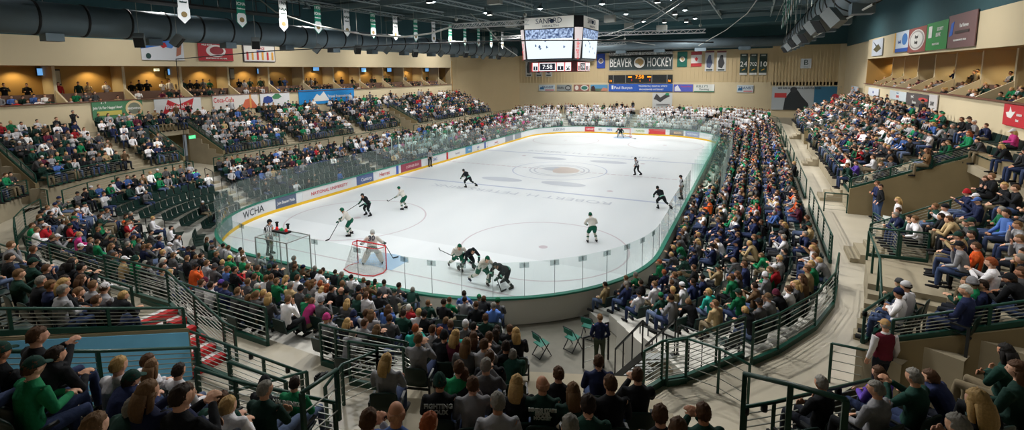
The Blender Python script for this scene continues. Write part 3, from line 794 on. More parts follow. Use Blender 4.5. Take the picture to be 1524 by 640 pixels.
POSES = {
    'lap': seated(0, [(.25, .02, .76)], [(.09, .27, .64)], yaw=.3),
    'clasp': seated(.1, [(.24, .08, .77)], [(.045, .34, .74)], head=(0, .06, 1.2), yaw=0),
    'lean': seated(.35, [(.2, .36, .66)], [(.05, .52, .72)], head=(0, .27, 1.1), yaw=-.1),
    'arms': seated(0, [(.25, .05, .78)], [(-.09, .17, .83)], yaw=-.35),
    'chin': seated(.15, [(.24, .1, .74), (.2, .22, .70)], [(.09, .3, .64), (.06, .22, 1.03)], head=(0, .1, 1.19), yaw=.15),
    'clap': seated(0, [(.25, .1, .82)], [(.04, .28, .98)], yaw=-.15),
    'stand': standing((.24, -.03, 1.13), (.25, .06, .88)),
    'pocket': standing((.27, -.05, 1.12), (.19, .1, .95), .3),
    'crossed': standing((.25, .08, 1.12), (-.08, .2, 1.16), -.3),
    'cheer': standing((.26, .12, 1.2), (.05, .28, 1.3), .2),
}
SEATED = ['lap', 'clasp', 'lean', 'arms', 'chin', 'clap']; STAND = ['stand', 'pocket', 'crossed', 'cheer']
def torso(mb, s, k=1.0, n=14, hem=None):
    hp = s['pelvis']; pts = [hp + (hp - s['waist']) * .12, hp, s['waist'], s['chest'], (s['shL'] + s['shR']) / 2 + Vector((0, 0, .03)), s['neckb'] + Vector((0, 0, .035))]
    mb.tube(pts, [(.155 * k, .125 * k), (.165 * k, .13 * k), (.15 * k, .115 * k), (.175 * k, .125 * k), (.165 * k, .095 * k), (.072, .068)], n, (1, 0, 0))
def arm(mb, s, g, k=1.0, end=1.0, n=10):
    a, e, h = s['sh' + g], s['el' + g], s['ha' + g]; w = e + (h - e) * end
    inner = a + (s['chest'] - a) * .3; inner.z = a.z - .01
    mb.tube([inner, a, (a + e) / 2, e, (e + w) / 2, w], [.062 * k, .062 * k, .052 * k, .045 * k, .040 * k, .033 * k], n, (0, 1, .01) if abs((e - a).normalized().x) > .7 else (1, 0, 0))
def leg(mb, s, g, k=1.0, end=1.0, n=10):
    a, e, h = s['hip' + g], s['kn' + g], s['an' + g]; w = e + (h - e) * end
    mb.tube([a, a + (e - a) * .25, (a + e) / 2, e, e + (w - e) * .35, w], [.085 * k, .085 * k, .075 * k, .058 * k, .056 * k, .042 * k], n, (1, 0, 0))
def shoe(mb, s, g, n=8):
    a, t = s['an' + g], s['to' + g]; d = (t - a); d.z = 0; d.normalize()
    b = Vector((a.x, a.y, t.z)) - d * .05
    mb.tube([b, b + d * .07 + Vector((0, 0, .01)), b + d * .17, b + d * .26], [(.036, .042), (.042, .045), (.046, .035), (.036, .024)], n, (1, 0, 0))
REM = lambda v: [('REMESH', dict(mode='VOXEL', voxel_size=v, use_smooth_shade=True)), ('SMOOTH', dict(factor=.5, iterations=2))]
def fuse(mb, name, vox, mt):
    me0 = mb.mesh('raw', mt); o = D.objects.new('raw', me0); COL.objects.link(o)
    me = evaluated(o, REM(vox)); me.name = name; me.materials.clear(); me.materials.append(mt); D.meshes.remove(me0)
    me.polygons.foreach_set('use_smooth', [True] * len(me.polygons)); return me
def hair_fn(style):
    def fn(d, v):
        x, y, z = d
        nz = noise.noise(Vector((x * 4, y * 4, z * 4))) * .010 + noise.noise(Vector((x * 11, y * 11, z * 7))) * .011
        face = (y > .12 and z < .5 - .15 * abs(x)) or (z < (-.42 if y < -.35 else -.12))
        if style == 'long': face = (y > .2 and z < .45 and abs(x) < .93)
        if style == 'bald': face = z > .35 or (y > 0 and z > -.2) or z < -.4 or y > .2
        k = .86 if face else 1.09
        if style == 'long' and not face and z < 0: k = 1.17
        v = v * k; v += Vector(d) * nz
        return v
    return fn
def hair_mesh(style):
    mb = MB(); mb.smooth = True
    if style in ('short', 'bald', 'long', 'bun', 'cap', 'beanie', 'helmet'):
        mb.ball((0, -.006, .006), HR, 34, 26, hair_fn('bald' if style == 'bald' else ('long' if style == 'long' else 'short')))
    if style == 'long':
        mb.tube([(0, -.07, .02), (0, -.1, -.06), (0, -.115, -.13), (0, -.11, -.21)], [(.082, .05), (.09, .047), (.092, .038), (.075, .022)], 14)
        for s in (-1, 1): mb.tube([(s * .07, -.02, .02), (s * .078, -.03, -.08), (s * .075, -.05, -.2)], [(.022, .04), (.022, .04), (.018, .03)], 8)
    if style == 'bun': mb.ball((0, -.085, .075), (.038, .036, .036), 10, 8)
    return mb.mesh('hair_' + style, hair_m)
def cap_mesh(style):
    mb = MB(); mb.smooth = True
    def fn(d, v):
        z = d[2]
        if z < .12: v.z = .12 * HR[2]; v.x *= .99; v.y *= .99
        return v
    if style == 'cap':
        mb.ball((0, -.004, .012), (.089, .108, .125), 20, 12, fn)
        pts = []
        for i in range(9):
            a = -1.1 + 2.2 * i / 8; pts.append((.075 * math.sin(a), .085 + .02 * math.cos(a)))
        vs = [(x, y - .015, .036) for x, y in pts] + [(x * 1.0, y + .068 * math.cos(a_ * .9), .022) for (x, y), a_ in zip(pts, [-1.1 + 2.2 * i / 8 for i in range(9)])]
        vs += [(x, y, z - .006) for x, y, z in vs]
        n = 9; fs = []
        for i in range(8): fs += [(i, i + 1, n + i + 1, n + i), (2 * n + i, 3 * n + i, 3 * n + i + 1, 2 * n + i + 1), (n + i, n + i + 1, 3 * n + i + 1, 3 * n + i)]
        mb.add(vs, fs)
        mb.ball((0, -.004, .138), .008, 6, 5)
    elif style == 'beanie':
        mb.ball((0, -.006, .01), (.088, .108, .14), 20, 14, lambda d, v: Vector((v.x, v.y, max(v.z, -.01))) + Vector(d) * (.004 * math.sin(14 * math.atan2(d[1], d[0]))))
        mb.tube([(0, -.006, -.005), (0, -.006, .04)], [(.094, .113), (.093, .111)], 20)
    elif style == 'helmet':
        mb.ball((0, -.004, .016), (.102, .122, .132), 20, 14, lambda d, v: Vector((v.x, v.y, max(v.z, -.055 if d[1] < .1 else .035))))
        mb.tube([(0, .09, .045), (0, .118, .035)], [(.07, .012), (.055, .01)], 12)
        for s in (-1, 1): mb.ball((s * .098, 0, -.03), (.014, .03, .04), 8, 6)
    return mb.mesh('headwear_' + style, cloth_m)
print('building people meshes')
BODY = {}; TOPM = {}; LEGM = {}; SHOE = {}
def pose_meshes(key, s, torso_k=1.0, hi=True):
    b = MB()
    if hi:
        torso(b, s, .82); add_head(b, s['head'], s['hyaw'], s['hpitch'])
        nb = s['neckb']; b.tube([nb + Vector((0, 0, -.04)), nb + (s['head'] - nb) * .35, s['head'] + Vector((0, -.02, -.05))], [.062, .055, .056], 12)
        for g, sg in (('R', 1), ('L', -1)):
            arm(b, s, g, .8); leg(b, s, g, .75); shoe_s = s['to' + g]
            d = (s['ha' + g] - s['el' + g]).normalized(); ac = Vector((-sg, 0, .15)); pn = Vector((-sg * .2, .2, -1))
            if abs(d.dot(Vector((1, 0, 0)))) > .75: ac = Vector((0, 0, 1)); pn = Vector((0, -1, 0))
            add_hand(b, s['ha' + g] - d * .01, d, ac, pn, 1.05, .45)
        me = fuse(b, 'body_' + key, .0072, skin_m)
    BODY[key] = me
    t = MB(); torso(t, s, 1.0 * torso_k)
    for g in 'RL': arm(t, s, g, 1.22, .96)
    nb = s['neckb']; t.tube([nb + Vector((0, 0, -.03)), nb + Vector((0, .0, .045))], [(.085, .08), (.07, .068)], 12)
    TOPM[key] = fuse(t, 'top_' + key, .015, cloth_m)
    l = MB(); hp = s['pelvis']; l.tube([s['hipL'] + Vector((-.04, -.0, 0)), hp + Vector((0, -.02, 0)), s['hipR'] + Vector((.04, 0, 0))], [(.10, .10), (.12, .12), (.10, .10)], 12, (0, 1, 0))
    l.tube([hp + Vector((0, 0, -.03)), s['waist'] - (s['waist'] - hp) * .5], [(.16, .13), (.155, .125)], 12)
    for g in 'RL': leg(l, s, g, 1.12, .98)
    LEGM[key] = fuse(l, 'legs_' + key, .017, cloth_m)
    SHOE[key] = []
    for g in 'RL':
        f = MB(); f.smooth = True; shoe(f, s, g); SHOE[key].append(f.mesh('shoe_' + key + g, cloth_m))
for k_, s_ in POSES.items(): pose_meshes(k_, s_)
HAIRM = {k: hair_mesh(k) for k in ('short', 'bald', 'long', 'bun')}; CAPM = {k: cap_mesh(k) for k in ('cap', 'beanie', 'helmet')}
eyes = MB(); eyes.smooth = True
for s in (-1, 1): eyes.ball((s * .029, .084, .012), (.010, .007, .006), 8, 6); eyes.tube([(s * .017, .0925, .03), (s * .042, .084, .032)], .0025, 5)
EYES = eyes.mesh('eyes', hair_m)

class Person: pass
PEOPLE = []
def person(x, y, z, yaw, pose='lap', top='k', hair='b', style='short', hat=None, hatcol=None, pants=None, scale=1.0, label=None, group=None, name='person', shade=None, eyes=False, cat='person'):
    s = POSES[pose] if isinstance(pose, str) else pose
    key = pose if isinstance(pose, str) else s['key']
    sk = R.choice(SKIN)
    o = link(name, BODY[key], None, (x, y, z), yaw, sk); o.scale = (scale,) * 3
    if label: o['label'] = label
    o['category'] = cat
    if group: o['group'] = group
    tc = TOP[top] if isinstance(top, str) else top
    j = R.uniform(.9, 1.2); tc = tuple(min(255, v * j) for v in tc)
    link('shirt' if s is not None else 'shirt', TOPM[key], o, color=tc)
    link('trousers', LEGM[key], o, color=pants or R.choice(PANTS))
    for sm_ in SHOE[key]: link('shoe', sm_, o, color=(30, 30, 32))
    Mh = Matrix.Translation(s['head']) @ (Matrix.Rotation(s['hyaw'], 4, 'Z') @ Matrix.Rotation(s['hpitch'], 4, 'X'))
    hc = HAIR[hair] if isinstance(hair, str) else hair
    h = link('hair', HAIRM[style], o, color=hc); h.matrix_local = Mh
    if hat:
        c = link('cap' if hat == 'cap' else ('beanie' if hat == 'beanie' else 'helmet'), CAPM[hat], o, color=hatcol); c.matrix_local = Mh
    if eyes:
        e = link('eyes', EYES, o, color=(40, 30, 26)); e.matrix_local = Mh
    return o

# low-detail spectators for the distant rows, all in one crowd object
def crowd_proto(s, style, hat):
    parts = []; mb = MB()
    def seg(i): mb.mi = i
    seg(2); torso(mb, s, 1.05, 6)
    for g in 'RL': arm(mb, s, g, 1.2, .95, 5)
    seg(3)
    for g in 'RL': leg(mb, s, g, 1.1, 1.0, 5)
    seg(0); mb.tube([s['neckb'], s['head']], [.05, .05], 5)
    Mh = Matrix.Rotation(s['hyaw'], 3, 'Z')
    mb.ball(s['head'], HR, 8, 6, None, Mh)
    for g in 'RL': mb.ball(s['ha' + g] + (s['ha' + g] - s['el' + g]).normalized() * .06, (.045, .05, .04), 5, 4)
    seg(1); mb.ball(s['head'] + Vector((0, -.01, .012)), HR, 8, 6, lambda d, v: v * (.84 if (d[1] > .2 and d[2] < .45) or d[2] < -.3 else 1.14), Mh)
    if style == 'long': mb.tube([s['head'] + Mh @ Vector((0, -.08, 0)), s['head'] + Mh @ Vector((0, -.1, -.22))], [(.075, .04), (.06, .03)], 6)
    if hat: seg(4); mb.ball(s['head'] + Vector((0, -.005, .03)), (.095, .113, .115), 8, 6, lambda d, v: Vector((v.x, v.y, max(v.z, .0))), Mh)
    seg(5)
    for g in 'RL': mb.box(s['to' + g] + Vector((0, -.08, 0)), (.08, .26, .08))
    fl = []
    V = np.array(mb.v, dtype=np.float32); tris = []; mi = []
    for f, m in zip(mb.f, mb.m):
        for i in range(1, len(f) - 1): tris.append((f[0], f[i], f[i + 1])); mi.append(m)
    return V, np.array(tris, dtype=np.int32), np.array(mi)
PROTO = {}
def get_proto(pose, style, hat):
    k = (pose, style, hat)
    if k not in PROTO: PROTO[k] = crowd_proto(POSES[pose], style, hat)
    return PROTO[k]
def build_crowd(name, items, label, cat):
    """items: (x,y,z,yaw,scale,pose,style,hat,cols[6])"""
    VV = []; TT = []; CC = []; off = 0
    for x, y, z, yaw, sc_, pose, style, hat, cols in items:
        V, T, mi = get_proto(pose, style, hat); c, s = math.cos(yaw), math.sin(yaw)
        W = np.empty_like(V); W[:, 0] = x + sc_ * (V[:, 0] * c - V[:, 1] * s); W[:, 1] = y + sc_ * (V[:, 0] * s + V[:, 1] * c); W[:, 2] = z + sc_ * V[:, 2]
        VV.append(W); TT.append(T + off); off += len(V); CC.append(np.array(cols, dtype=np.float32)[mi])
    V = np.concatenate(VV); T = np.concatenate(TT); C = np.concatenate(CC)
    me = D.meshes.new(name); me.vertices.add(len(V)); me.vertices.foreach_set('co', V.ravel())
    me.loops.add(T.size); me.loops.foreach_set('vertex_index', T.ravel())
    me.polygons.add(len(T)); me.polygons.foreach_set('loop_start', np.arange(0, T.size, 3, dtype=np.int32)); me.polygons.foreach_set('loop_total', np.full(len(T), 3, dtype=np.int32))
    me.update(calc_edges=True)
    at = me.color_attributes.new('Col', 'FLOAT_COLOR', 'CORNER'); at.data.foreach_set('color', np.repeat(C, 3, axis=0).ravel())
    me.polygons.foreach_set('use_smooth', [True] * len(T))
    me.materials.append(mat_attr('crowd_cloth'))
    o = link(name, me); tag(o, label, cat, kind='stuff'); return o
# ------------------------------------------------------------------ who sits where: x,y in enlarged crops of the photograph, then head (and hat) and top
TILES = [
 ((0, 470), """25,215,CGbk 200,285,CGbg 710,270,yw 745,315,CGdn 835,295,tLw 870,225,bw 1030,290,dw 700,490,gG 805,480,tLn 1010,490,dk 1060,445,bn 1215,530,yw
 1250,420,bLG 1480,440,gG 1480,385,Bkkk 30,85,yk 575,60,dk 500,628,te"""),
 ((380, 470), """270,330,dg 805,545,lb 625,630,be 975,612,rk 1030,375,BGbk 1135,312,bg 1165,290,bLk 1215,385,be 1290,312,gc 1310,250,bk 1355,515,ge 1465,375,yLk
 605,50,be 650,102,tLk 345,45,Biye 400,10,de 495,40,yLk 745,230,yLe 905,70,ra 920,138,te 745,20,bc 995,68,be 1035,82,rk 1060,25,tn 1095,48,bn 1120,78,ya 1120,132,yLm
 1180,52,CwwC 1220,72,kk 1225,112,bLc 1290,20,bG 1355,45,dLk 1180,185,tLc 1310,130,bc 1345,105,dLG 1280,190,be 1405,165,dk 1440,185,gG 1425,75,bk 1460,100,yLk 1060,112,Bkdk 440,165,ge"""),
 ((760, 470), """178,400,lG 268,345,buk 352,450,tLG 435,525,dG 330,580,ge 495,268,bn 555,390,bk 715,358,bk 850,605,bk 920,622,bk 1070,522,bG"""),
 ((1124, 470), """340,370,gk 670,400,ge 655,290,bLp 875,350,gG 925,275,bn 1440,235,kLG 1465,312,bLG 1270,520,yLk 1215,590,ge"""),
 ((0, 320), """75,345,tG 180,270,CGkG 265,290,bk 20,245,dk 255,140,Ctbk 355,270,kLk 405,275,kLk 430,315,kk 475,345,bLk 340,340,dLk 390,390,yLk 245,355,gk 275,395,tn 320,440,ge 500,400,te 475,228,tG
 230,515,tk 345,540,bk 30,582,bk 520,572,bk 575,608,dk 570,422,Cwbe 720,415,yk 785,430,Cwts 600,242,bG 645,265,Cwts 740,262,BGbg 780,288,gk 825,280,Bkbe 910,292,db 890,350,ye 830,352,bc 540,152,bg 500,140,tc
 445,112,yi 320,125,Cwge 410,188,Cwbk 160,95,tw 125,70,bg 315,35,be 290,60,Cwbr 450,15,Cgbn 585,50,CGbg 620,132,CGbk 605,182,tLc 690,118,tc 700,168,gk 690,45,Cobk 735,42,br 770,30,tw 780,238,yLc 850,178,tc
 880,142,dn 835,100,kc 900,218,yk 950,152,Cwgw 970,125,dw 1050,188,Ckbn 1095,182,Bkdk 1090,228,tc 1125,232,dk 975,222,tc 910,248,We 1045,248,tk 1095,295,Ckbo 1165,268,te 1185,298,Bcdc 1205,228,tk 1235,268,yc
 1275,248,Cytg 1275,302,tb 1310,318,dk 1335,302,yr 1375,252,bg 1400,288,tc 1455,302,bg 1415,352,bc 1455,375,wg 1375,388,tc 1240,382,Cpdn 1240,412,Ckdn 1295,442,tc 1110,388,Bmdn 1110,428,dw 1050,418,be 1340,472,tk
 1405,468,tc 1500,352,tw 1495,432,ye 930,80,kw 865,22,yw 540,85,tk 800,188,tn 855,192,tG 40,180,te 230,180,bk 1385,470,tk"""),
 ((380, 320), """25,300,bg 85,288,BGbG 125,290,dk 75,342,tc 105,352,bc 20,375,yg 160,362,yLc 115,378,tg 185,408,gs 250,352,bw 240,422,Bkbc 280,392,tc 310,395,tLe 330,385,be 360,412,yLw 378,382,rk 415,395,rLc 430,412,dk 485,395,tG
 470,438,lk 500,492,yLc 515,432,Bkdc 570,422,Bkdk 580,452,tG 630,450,bw 690,448,Ckdk 755,512,bLb 850,522,wr 385,468,Bedc 295,462,CGtg 330,458,ti 205,468,tw 75,458,yLc 545,538,Bndn 615,558,be 645,558,tLe 820,560,dG
 920,548,yw 950,552,Ckdk"""),
 ((760, 320), """830,265,rg 858,320,rn 790,385,tw 733,442,Bkbw 660,475,bG 550,505,yg 1125,435,ya 1160,500,ts 1230,350,bg 1275,435,CGbg 1300,505,yk 1405,500,Ckbc 1435,458,Ctge 1275,242,tc 1280,278,bn
 1265,332,bLc 1150,292,CGbs 940,232,CGbG 910,215,yc 1055,215,Cndn 1125,178,Ckdn 1150,165,tLw 1070,152,yLc 1060,112,yc 1100,45,bn 960,158,bg 910,182,yk 975,100,bc 990,78,ye 1180,142,tw 1265,160,Cndn 1285,107,tn 1280,72,Cndn
 1400,115,CGbG 1430,42,bk 1440,215,tg 1415,292,tg 1400,325,Bwbe 1480,302,Cwgr 1460,415,Bmdk 1490,245,ye 945,122,tc 1150,32,tn 1200,62,dn 1200,102,dn 1250,72,Cndn 1330,32,dn 1330,120,tn 1000,465,tk"""),
 ((1124, 320), """660,190,CGbn 680,232,tn 1010,107,CGbn 1045,100,ks 1010,152,Ckbe 1065,222,rw 1215,108,dk 1230,48,bc 1280,57,CGbG 1240,175,bo 1215,362,tG 1360,322,Ckdk 1310,412,Bebg 1385,402,kLg 1295,472,wn 1500,55,te
 190,62,yLk 155,45,tk 40,117,CGbG 325,62,CGbs 350,157,Ckbt 310,182,yw 350,232,be 410,247,ye 325,282,yg 295,312,ts 280,357,bLt 265,402,yLc 195,412,bw 115,305,Cwgr 110,252,bg 70,212,kg 45,287,tg 165,200,kk 60,35,tk 310,22,bk
 1440,120,te 1490,330,bc 1450,440,dn 770,220,Cyrm"""),
 ((1124, 160), """575,312,bp 350,372,ge 1090,290,bg 1045,192,tg 1250,62,CkbG 1310,382,bk 1360,392,tk 1340,442,yk 1165,478,Brdn 1200,520,Cbdn 1245,500,Cwbn 1330,202,yLk 1410,130,CwyLi 1240,270,dLk 1335,275,bw 1380,285,dk 1440,310,bw
 1470,330,bk 1450,245,Bkdk 795,350,bG 690,310,tc 640,275,bw 860,300,Bttc 920,240,bLt 1000,190,bG 1130,150,rLg 940,90,yLb 1180,80,we 1140,75,bk 1100,65,bk 950,340,bG 990,370,dg 1460,460,bk 280,320,yk 430,320,bG"""),
]
def yaw_to(dx, dy): return math.atan2(-dx, dy)
FOCUS = (2.0, -22.0)
def facing(x, y, n=None, k=.45):
    if n is None:
        e = .05; n = nrm(sdf(x + e, y, 1) - sdf(x - e, y, 1), sdf(x, y + e, 1) - sdf(x, y - e, 1))
    f = nrm(FOCUS[0] - x, FOCUS[1] - y)
    return yaw_to(-n[0] + k * f[0], -n[1] + k * f[1])
def normal(x, y, t):
    e = .05; return nrm(sdf(x + e, y, t) - sdf(x - e, y, t), sdf(x, y + e, t) - sdf(x, y - e, t))
HAND = []   # dict: head position, floor z, row info
HEADZ = 1.22
def locate(u, v):
    d = ray(u, v); best = None
    def tryrow(kind, k, zf, centre=None, near=False):
        nonlocal best
        t = (zf + HEADZ - CAM.z) / d.z
        if t <= 0: return
        p = CAM + d * t
        if kind == 'C':
            a, l = local(p.x, p.y, CENTER)
            if abs(l) > 2.5 or a < -.6 or a > 8.2: return
            err = abs(a - centre); n = CENTER[1]; s = centre - a
        else:
            tt = tval(p.x, p.y); tr = LOWT[k] if kind == 'L' else UPT[k]
            n = normal(p.x, p.y, tr); s = -sdf(p.x, p.y, tr); err = abs(s)
            q = (p.x + n[0] * s, p.y + n[1] * s)
            if kind == 'U' and (k < start_j(*q) or bool(start_j(*q)) != near or (near and q[0] < 8.6)): return
            if kind == 'L' and blocked_lo(*q): return
            if kind == 'U' and (blocked_up(*q, m=.12)): return
        if best is None or err < best[0]: best = (err, kind, k, zf, p, n, s)
    for k in range(NLOW): tryrow('L', k, LOWZ[k])
    for k in range(NUP): tryrow('U', k, UPZ[k])
    for k in range(2, NUP): tryrow('U', k, NEARZ[k], near=True)
    for k, (a, z) in enumerate(CROWS): tryrow('C', k, z, a)
    return best
nh = 0; miss = []
for (ox, oy), txt in TILES:
    for tok in txt.split():
        xs, ys, code = tok.split(',')
        u = ox + float(xs) / 3.765; v = oy + float(ys) / 3.765
        hat = hc = None
        if code[0] in 'CB': hat = 'cap' if code[0] == 'C' else 'beanie'; hc = code[1]; code = code[2:]
        hair, top = code[0], code[1:2]; style = 'long' if 'L' in code[1:] and code != 'L' else ('bun' if code.endswith('u') or 'u' in code[1:2] else 'short')
        rest = code[1:].replace('L', '').replace('u', ''); top = rest[0] if rest else 'k'
        if top == 'W': top = 'w'
        if top == 'C': top = 'c'
        if hair == 'W': hair = 'w'
        if hair == 'l': style = 'bald'
        if any(math.hypot(h['u'] - u, h['v'] - v) < 4.5 for h in HAND): continue
        b_ = locate(u, v)
        if b_ is None or b_[0] > 1.3: miss.append((round(u), round(v), b_ and round(b_[0], 2))); continue
        err, kind, k, zf, p, n, s = b_
        s = s * .6
        HAND.append(dict(u=u, v=v, x=p.x + n[0] * s, y=p.y + n[1] * s, z=zf, kind=kind, k=k, n=n, hair=hair, top=top, style=style, hat=hat, hc=hc))
print('hand placed', len(HAND), 'missed', miss)

# ------------------------------------------------------------------ the other spectators, row by row
STD = 'kkkkkkkkGGGGGGGGgggwwwwwwwweeeeecccccccnnnnbbttsrm'; RLOW = 'kkkkGGGggggwweeccccnnnnnnnnbbtsrmo'; FARW = 'wwwwwwwwwwwwekg'; LLOW = 'wwwwwwwwggGGGkkkkeeccnrib'
GEN = []; SEATS = []
def gen_rows(kind, tz, spacing, ymax):
    for k, (t, z) in enumerate(tz):
        pts = ring_pts(t, .05)
        acc = 0; last = None
        for x, y, nx, ny in pts:
            if last is not None: acc += math.hypot(x - last[0], y - last[1])
            last = (x, y)
            if acc < spacing: continue
            acc = 0
            if y > ymax: continue
            if kind == 'L':
                if blocked_lo(x, y, .25) or aisle_hit(x, y, AISLES_LO): continue
                if x > 12 and -8.6 < y < 8.6 and k < 2: continue
                if x < -12 and -8.5 < y < 5.5 and k < 1: continue
            else:
                if blocked_up(x, y, .35) or aisle_hit(x, y, AISLES_UP) or k < start_j(x, y): continue
            if kind == 'U': z = upz(k, x, y)
            u, v, d = proj((x, y, z + 1.2))
            if d < .5 or u < -30 or u > 1560 or v > 690: continue
            if kind == 'L' and y < -22 and -18 < x < 8: occ = .86
            else: occ = .93
            if kind == 'L' and x < -12 and -25 < y < -7 and k < 4: occ = .12 if k < 3 else .5
            if kind == 'L' and x < -9.5 and -31 < y < -24.5 and k < 5: occ = .06
            if kind == 'U': occ = .93
            if y > 28: occ = .99
            sep = .40 * F_PX / d
            near_hand = any(abs(h['u'] - u) < sep and abs(h['v'] - v) < sep * .75 for h in HAND)
            person_here = R.random() < occ and not near_hand
            if v > 500 or (v > 470 and u < 640): person_here = False
            if kind == 'L' and v > 440 and R.random() < .45: person_here = False
            if kind == 'U' and v > 410 and u < 330 and R.random() < .5: person_here = False
            # keep free of hand placed people on the ground
            if any((h['x'] - x) ** 2 + (h['y'] - y) ** 2 < .5 ** 2 for h in HAND if abs(h['z'] - z) < .6):
                continue
            SEATS.append((x, y, z, nx, ny, d, u, v, person_here))
            if not person_here: continue
            pal = STD
            if kind == 'L' and x > 11 and y < 25: pal = RLOW
            if y > 27: pal = FARW
            elif kind == 'L' and x < 0 and y > -5: pal = LLOW
            GEN.append(dict(x=x + R.uniform(-.08, .08), y=y + R.uniform(-.08, .08), z=z, n=(nx, ny), kind=kind, k=k, u=u, v=v, d=d, top=R.choice(pal), hair=R.choice('bbbdddkttygg'), style='long' if R.random() < .22 else 'short',
                            hat=R.choice([None, None, None, None, 'cap', 'beanie']) if R.random() < .8 else None, hc=R.choice('GkGwcgn'), stand=(y > 28) or (kind == 'U' and k == 6 and R.random() < .12)))
gen_rows('L', list(zip(LOWT, LOWZ)), .54, 99)
gen_rows('U', list(zip(UPT, UPZ)), .55, 25.5)
# extra rows of standing fans at the distant end and along the distant corner
for k in range(2):
    for x, y, nx, ny in ring_pts(1.04 + .1 * k, .55):
        if y > 29.5 and R.random() < (.8 if k == 0 else .35) and not (-1 < x < 4.5):
            u, v, d = proj((x, y, WZ + 1.6)); GEN.append(dict(x=x, y=y, z=WZ, n=(nx, ny), kind='F', k=8, u=u, v=v, d=d, top=R.choice(FARW + 'kkkGG'), hair=R.choice('bdkty'), style='short', hat=None, hc='G', stand=True))
# guests in the suites
for sg, y0, y1 in ((-1, -32, YL1 - .5), (1, -25, YR1 - .5)):
    for row, (dx, z, occ) in enumerate(((.85, 6.78, .8), (1.5, 7.15, .65), (2.4, 7.5, .55))):
        y = y0
        while y < y1:
            y += .62
            off = (y - (-27.58 if sg < 0 else -13.43)) % 4.576
            if off < .4 or off > 4.2 or R.random() > occ: continue
            x = sg * (XS + dx); st = row == 2
            u, v, d = proj((x, y, z + 1.3)); 
            if u < -10 or u > 1540: continue
            GEN.append(dict(x=x, y=y, z=z, n=(sg, 0), kind='S', k=row, u=u, v=v, d=d, top=R.choice(STD), hair=R.choice('bdkty'), style='short', hat=None, hc='G', stand=st))
print('generated', len(GEN), 'seats', len(SEATS))
# the largest 300 in view are individuals
N_IND = 292
GEN.sort(key=lambda g: g['d'])
promote = []
rest = []
need = N_IND - len(HAND)
for g in GEN:
    if len(promote) < need and 4 < g['u'] < 1520 and 0 < g['v'] < 632 and g['kind'] != 'S': promote.append(g)
    else: rest.append(g)
ORD = ['first', 'second', 'third', 'fourth', 'fifth', 'sixth', 'seventh', 'eighth', 'ninth', 'tenth']
def zone(h):
    x, y, k = h['x'], h['y'], h['kind']
    if k == 'C': return 'of the centre block facing the tunnel'
    if k in 'LF':
        if x > 11.5 and y > -24: return 'beyond the team benches' if y > 9 else ('beside the team benches' if y > -9 else 'along the right boards')
        if x > 9: return 'by the bleacher steps'
        if x > 2: return 'left of the tunnel'
        if x > -6: return 'behind the near goal'
        if x > -15 and y < -20: return 'behind the corner glass'
        return 'along the left boards'
    if x > 12:
        if y < -35: return 'of the bottom right block'
        if y < -27: return 'above the curved steps'
        if y < -20: return 'between steps and vomitory'
        if y < -13: return 'above the right vomitory'
        return 'of the upper right stand'
    if y < -30:
        if x > 4.6: return 'of the bottom left block'
        if x > -9: return 'above the striped steps'
        return 'of the left corner stand'
    return 'of the upper left stand'
GRP = {}
def desc(h):
    s = ''
    if h['hat']: s = {'cap': 'in %s cap', 'beanie': 'in %s beanie'}[h['hat']] % TOPN.get(h['hc'], 'dark')
    hd = HAIRN[h['hair']] if h['hair'] in HAIRN else 'dark-haired'
    if h['style'] == 'long': hd = 'long-' + hd.replace('-haired', '') + '-haired' if h['hair'] != 'y' else 'long-blond-haired'
    return hd, s, TOPN[h['top']]
def base_label(h):
    hd, s, t = desc(h)
    return ('%s person %s and %s top' % (hd, s, t)) if s else '%s person in %s top' % (hd, t)
def uniq(people):
    for h in people: h['row'] = '%s row %s' % (ORD[h['k']], zone(h))
    labs = {}
    def nb(h, sgn):
        c = [o for o in people if o is not h and abs(o['v'] - h['v']) < 9 + .25 * abs(o['u'] - h['u']) and 3 < (o['u'] - h['u']) * sgn < 60]
        return min(c, key=lambda o: math.hypot(o['u'] - h['u'], 2 * (o['v'] - h['v']))) if c else None
    def near(h, k):
        c = sorted(people, key=lambda o: math.hypot(o['u'] - h['u'], o['v'] - h['v'])); return c[k] if len(c) > k else None
    used = set()
    cnt = {}
    for h in people: cnt[(base_label(h), h['row'])] = cnt.get((base_label(h), h['row']), 0) + 1
    for h in people:
        bl = base_label(h); cands = []
        if cnt[(bl, h['row'])] == 1: cands.append('%s, %s' % (bl, h['row']))
        for k in (1, 2, 3, 4, 5, 6):
            o = near(h, k)
            if o is None: continue
            dx, dy = o['u'] - h['u'], o['v'] - h['v']
            rel = 'beside' if abs(dx) > abs(dy) else ('in front of' if dy > 0 else 'behind')
            ref = '%s %s one in %s' % (rel, desc(o)[0], desc(o)[2])
            cands.append('%s, %s, %s' % (bl, h['row'], ref))
        done = False
        for c in cands:
            w = len(c.replace('-', '').split())
            if w <= 16 and c not in used: h['label'] = c; used.add(c); done = True; break
        if not done:
            for c in cands:
                c2 = c.replace(' person', '', 1).replace(' top,', ',')
                if len(c2.split()) <= 16 and c2 not in used: h['label'] = c2; used.add(c2); done = True; break
        if not done:
            # distance in seats from the row's aisle as last resort
            o = near(h, 7)
            h['label'] = '%s, %s, near %s in %s' % (bl.replace(' person', ''), zone(h), desc(o)[0], desc(o)[2]); used.add(h['label'])
IND = HAND + promote
uniq(IND)
SPECIAL_PEOPLE = []
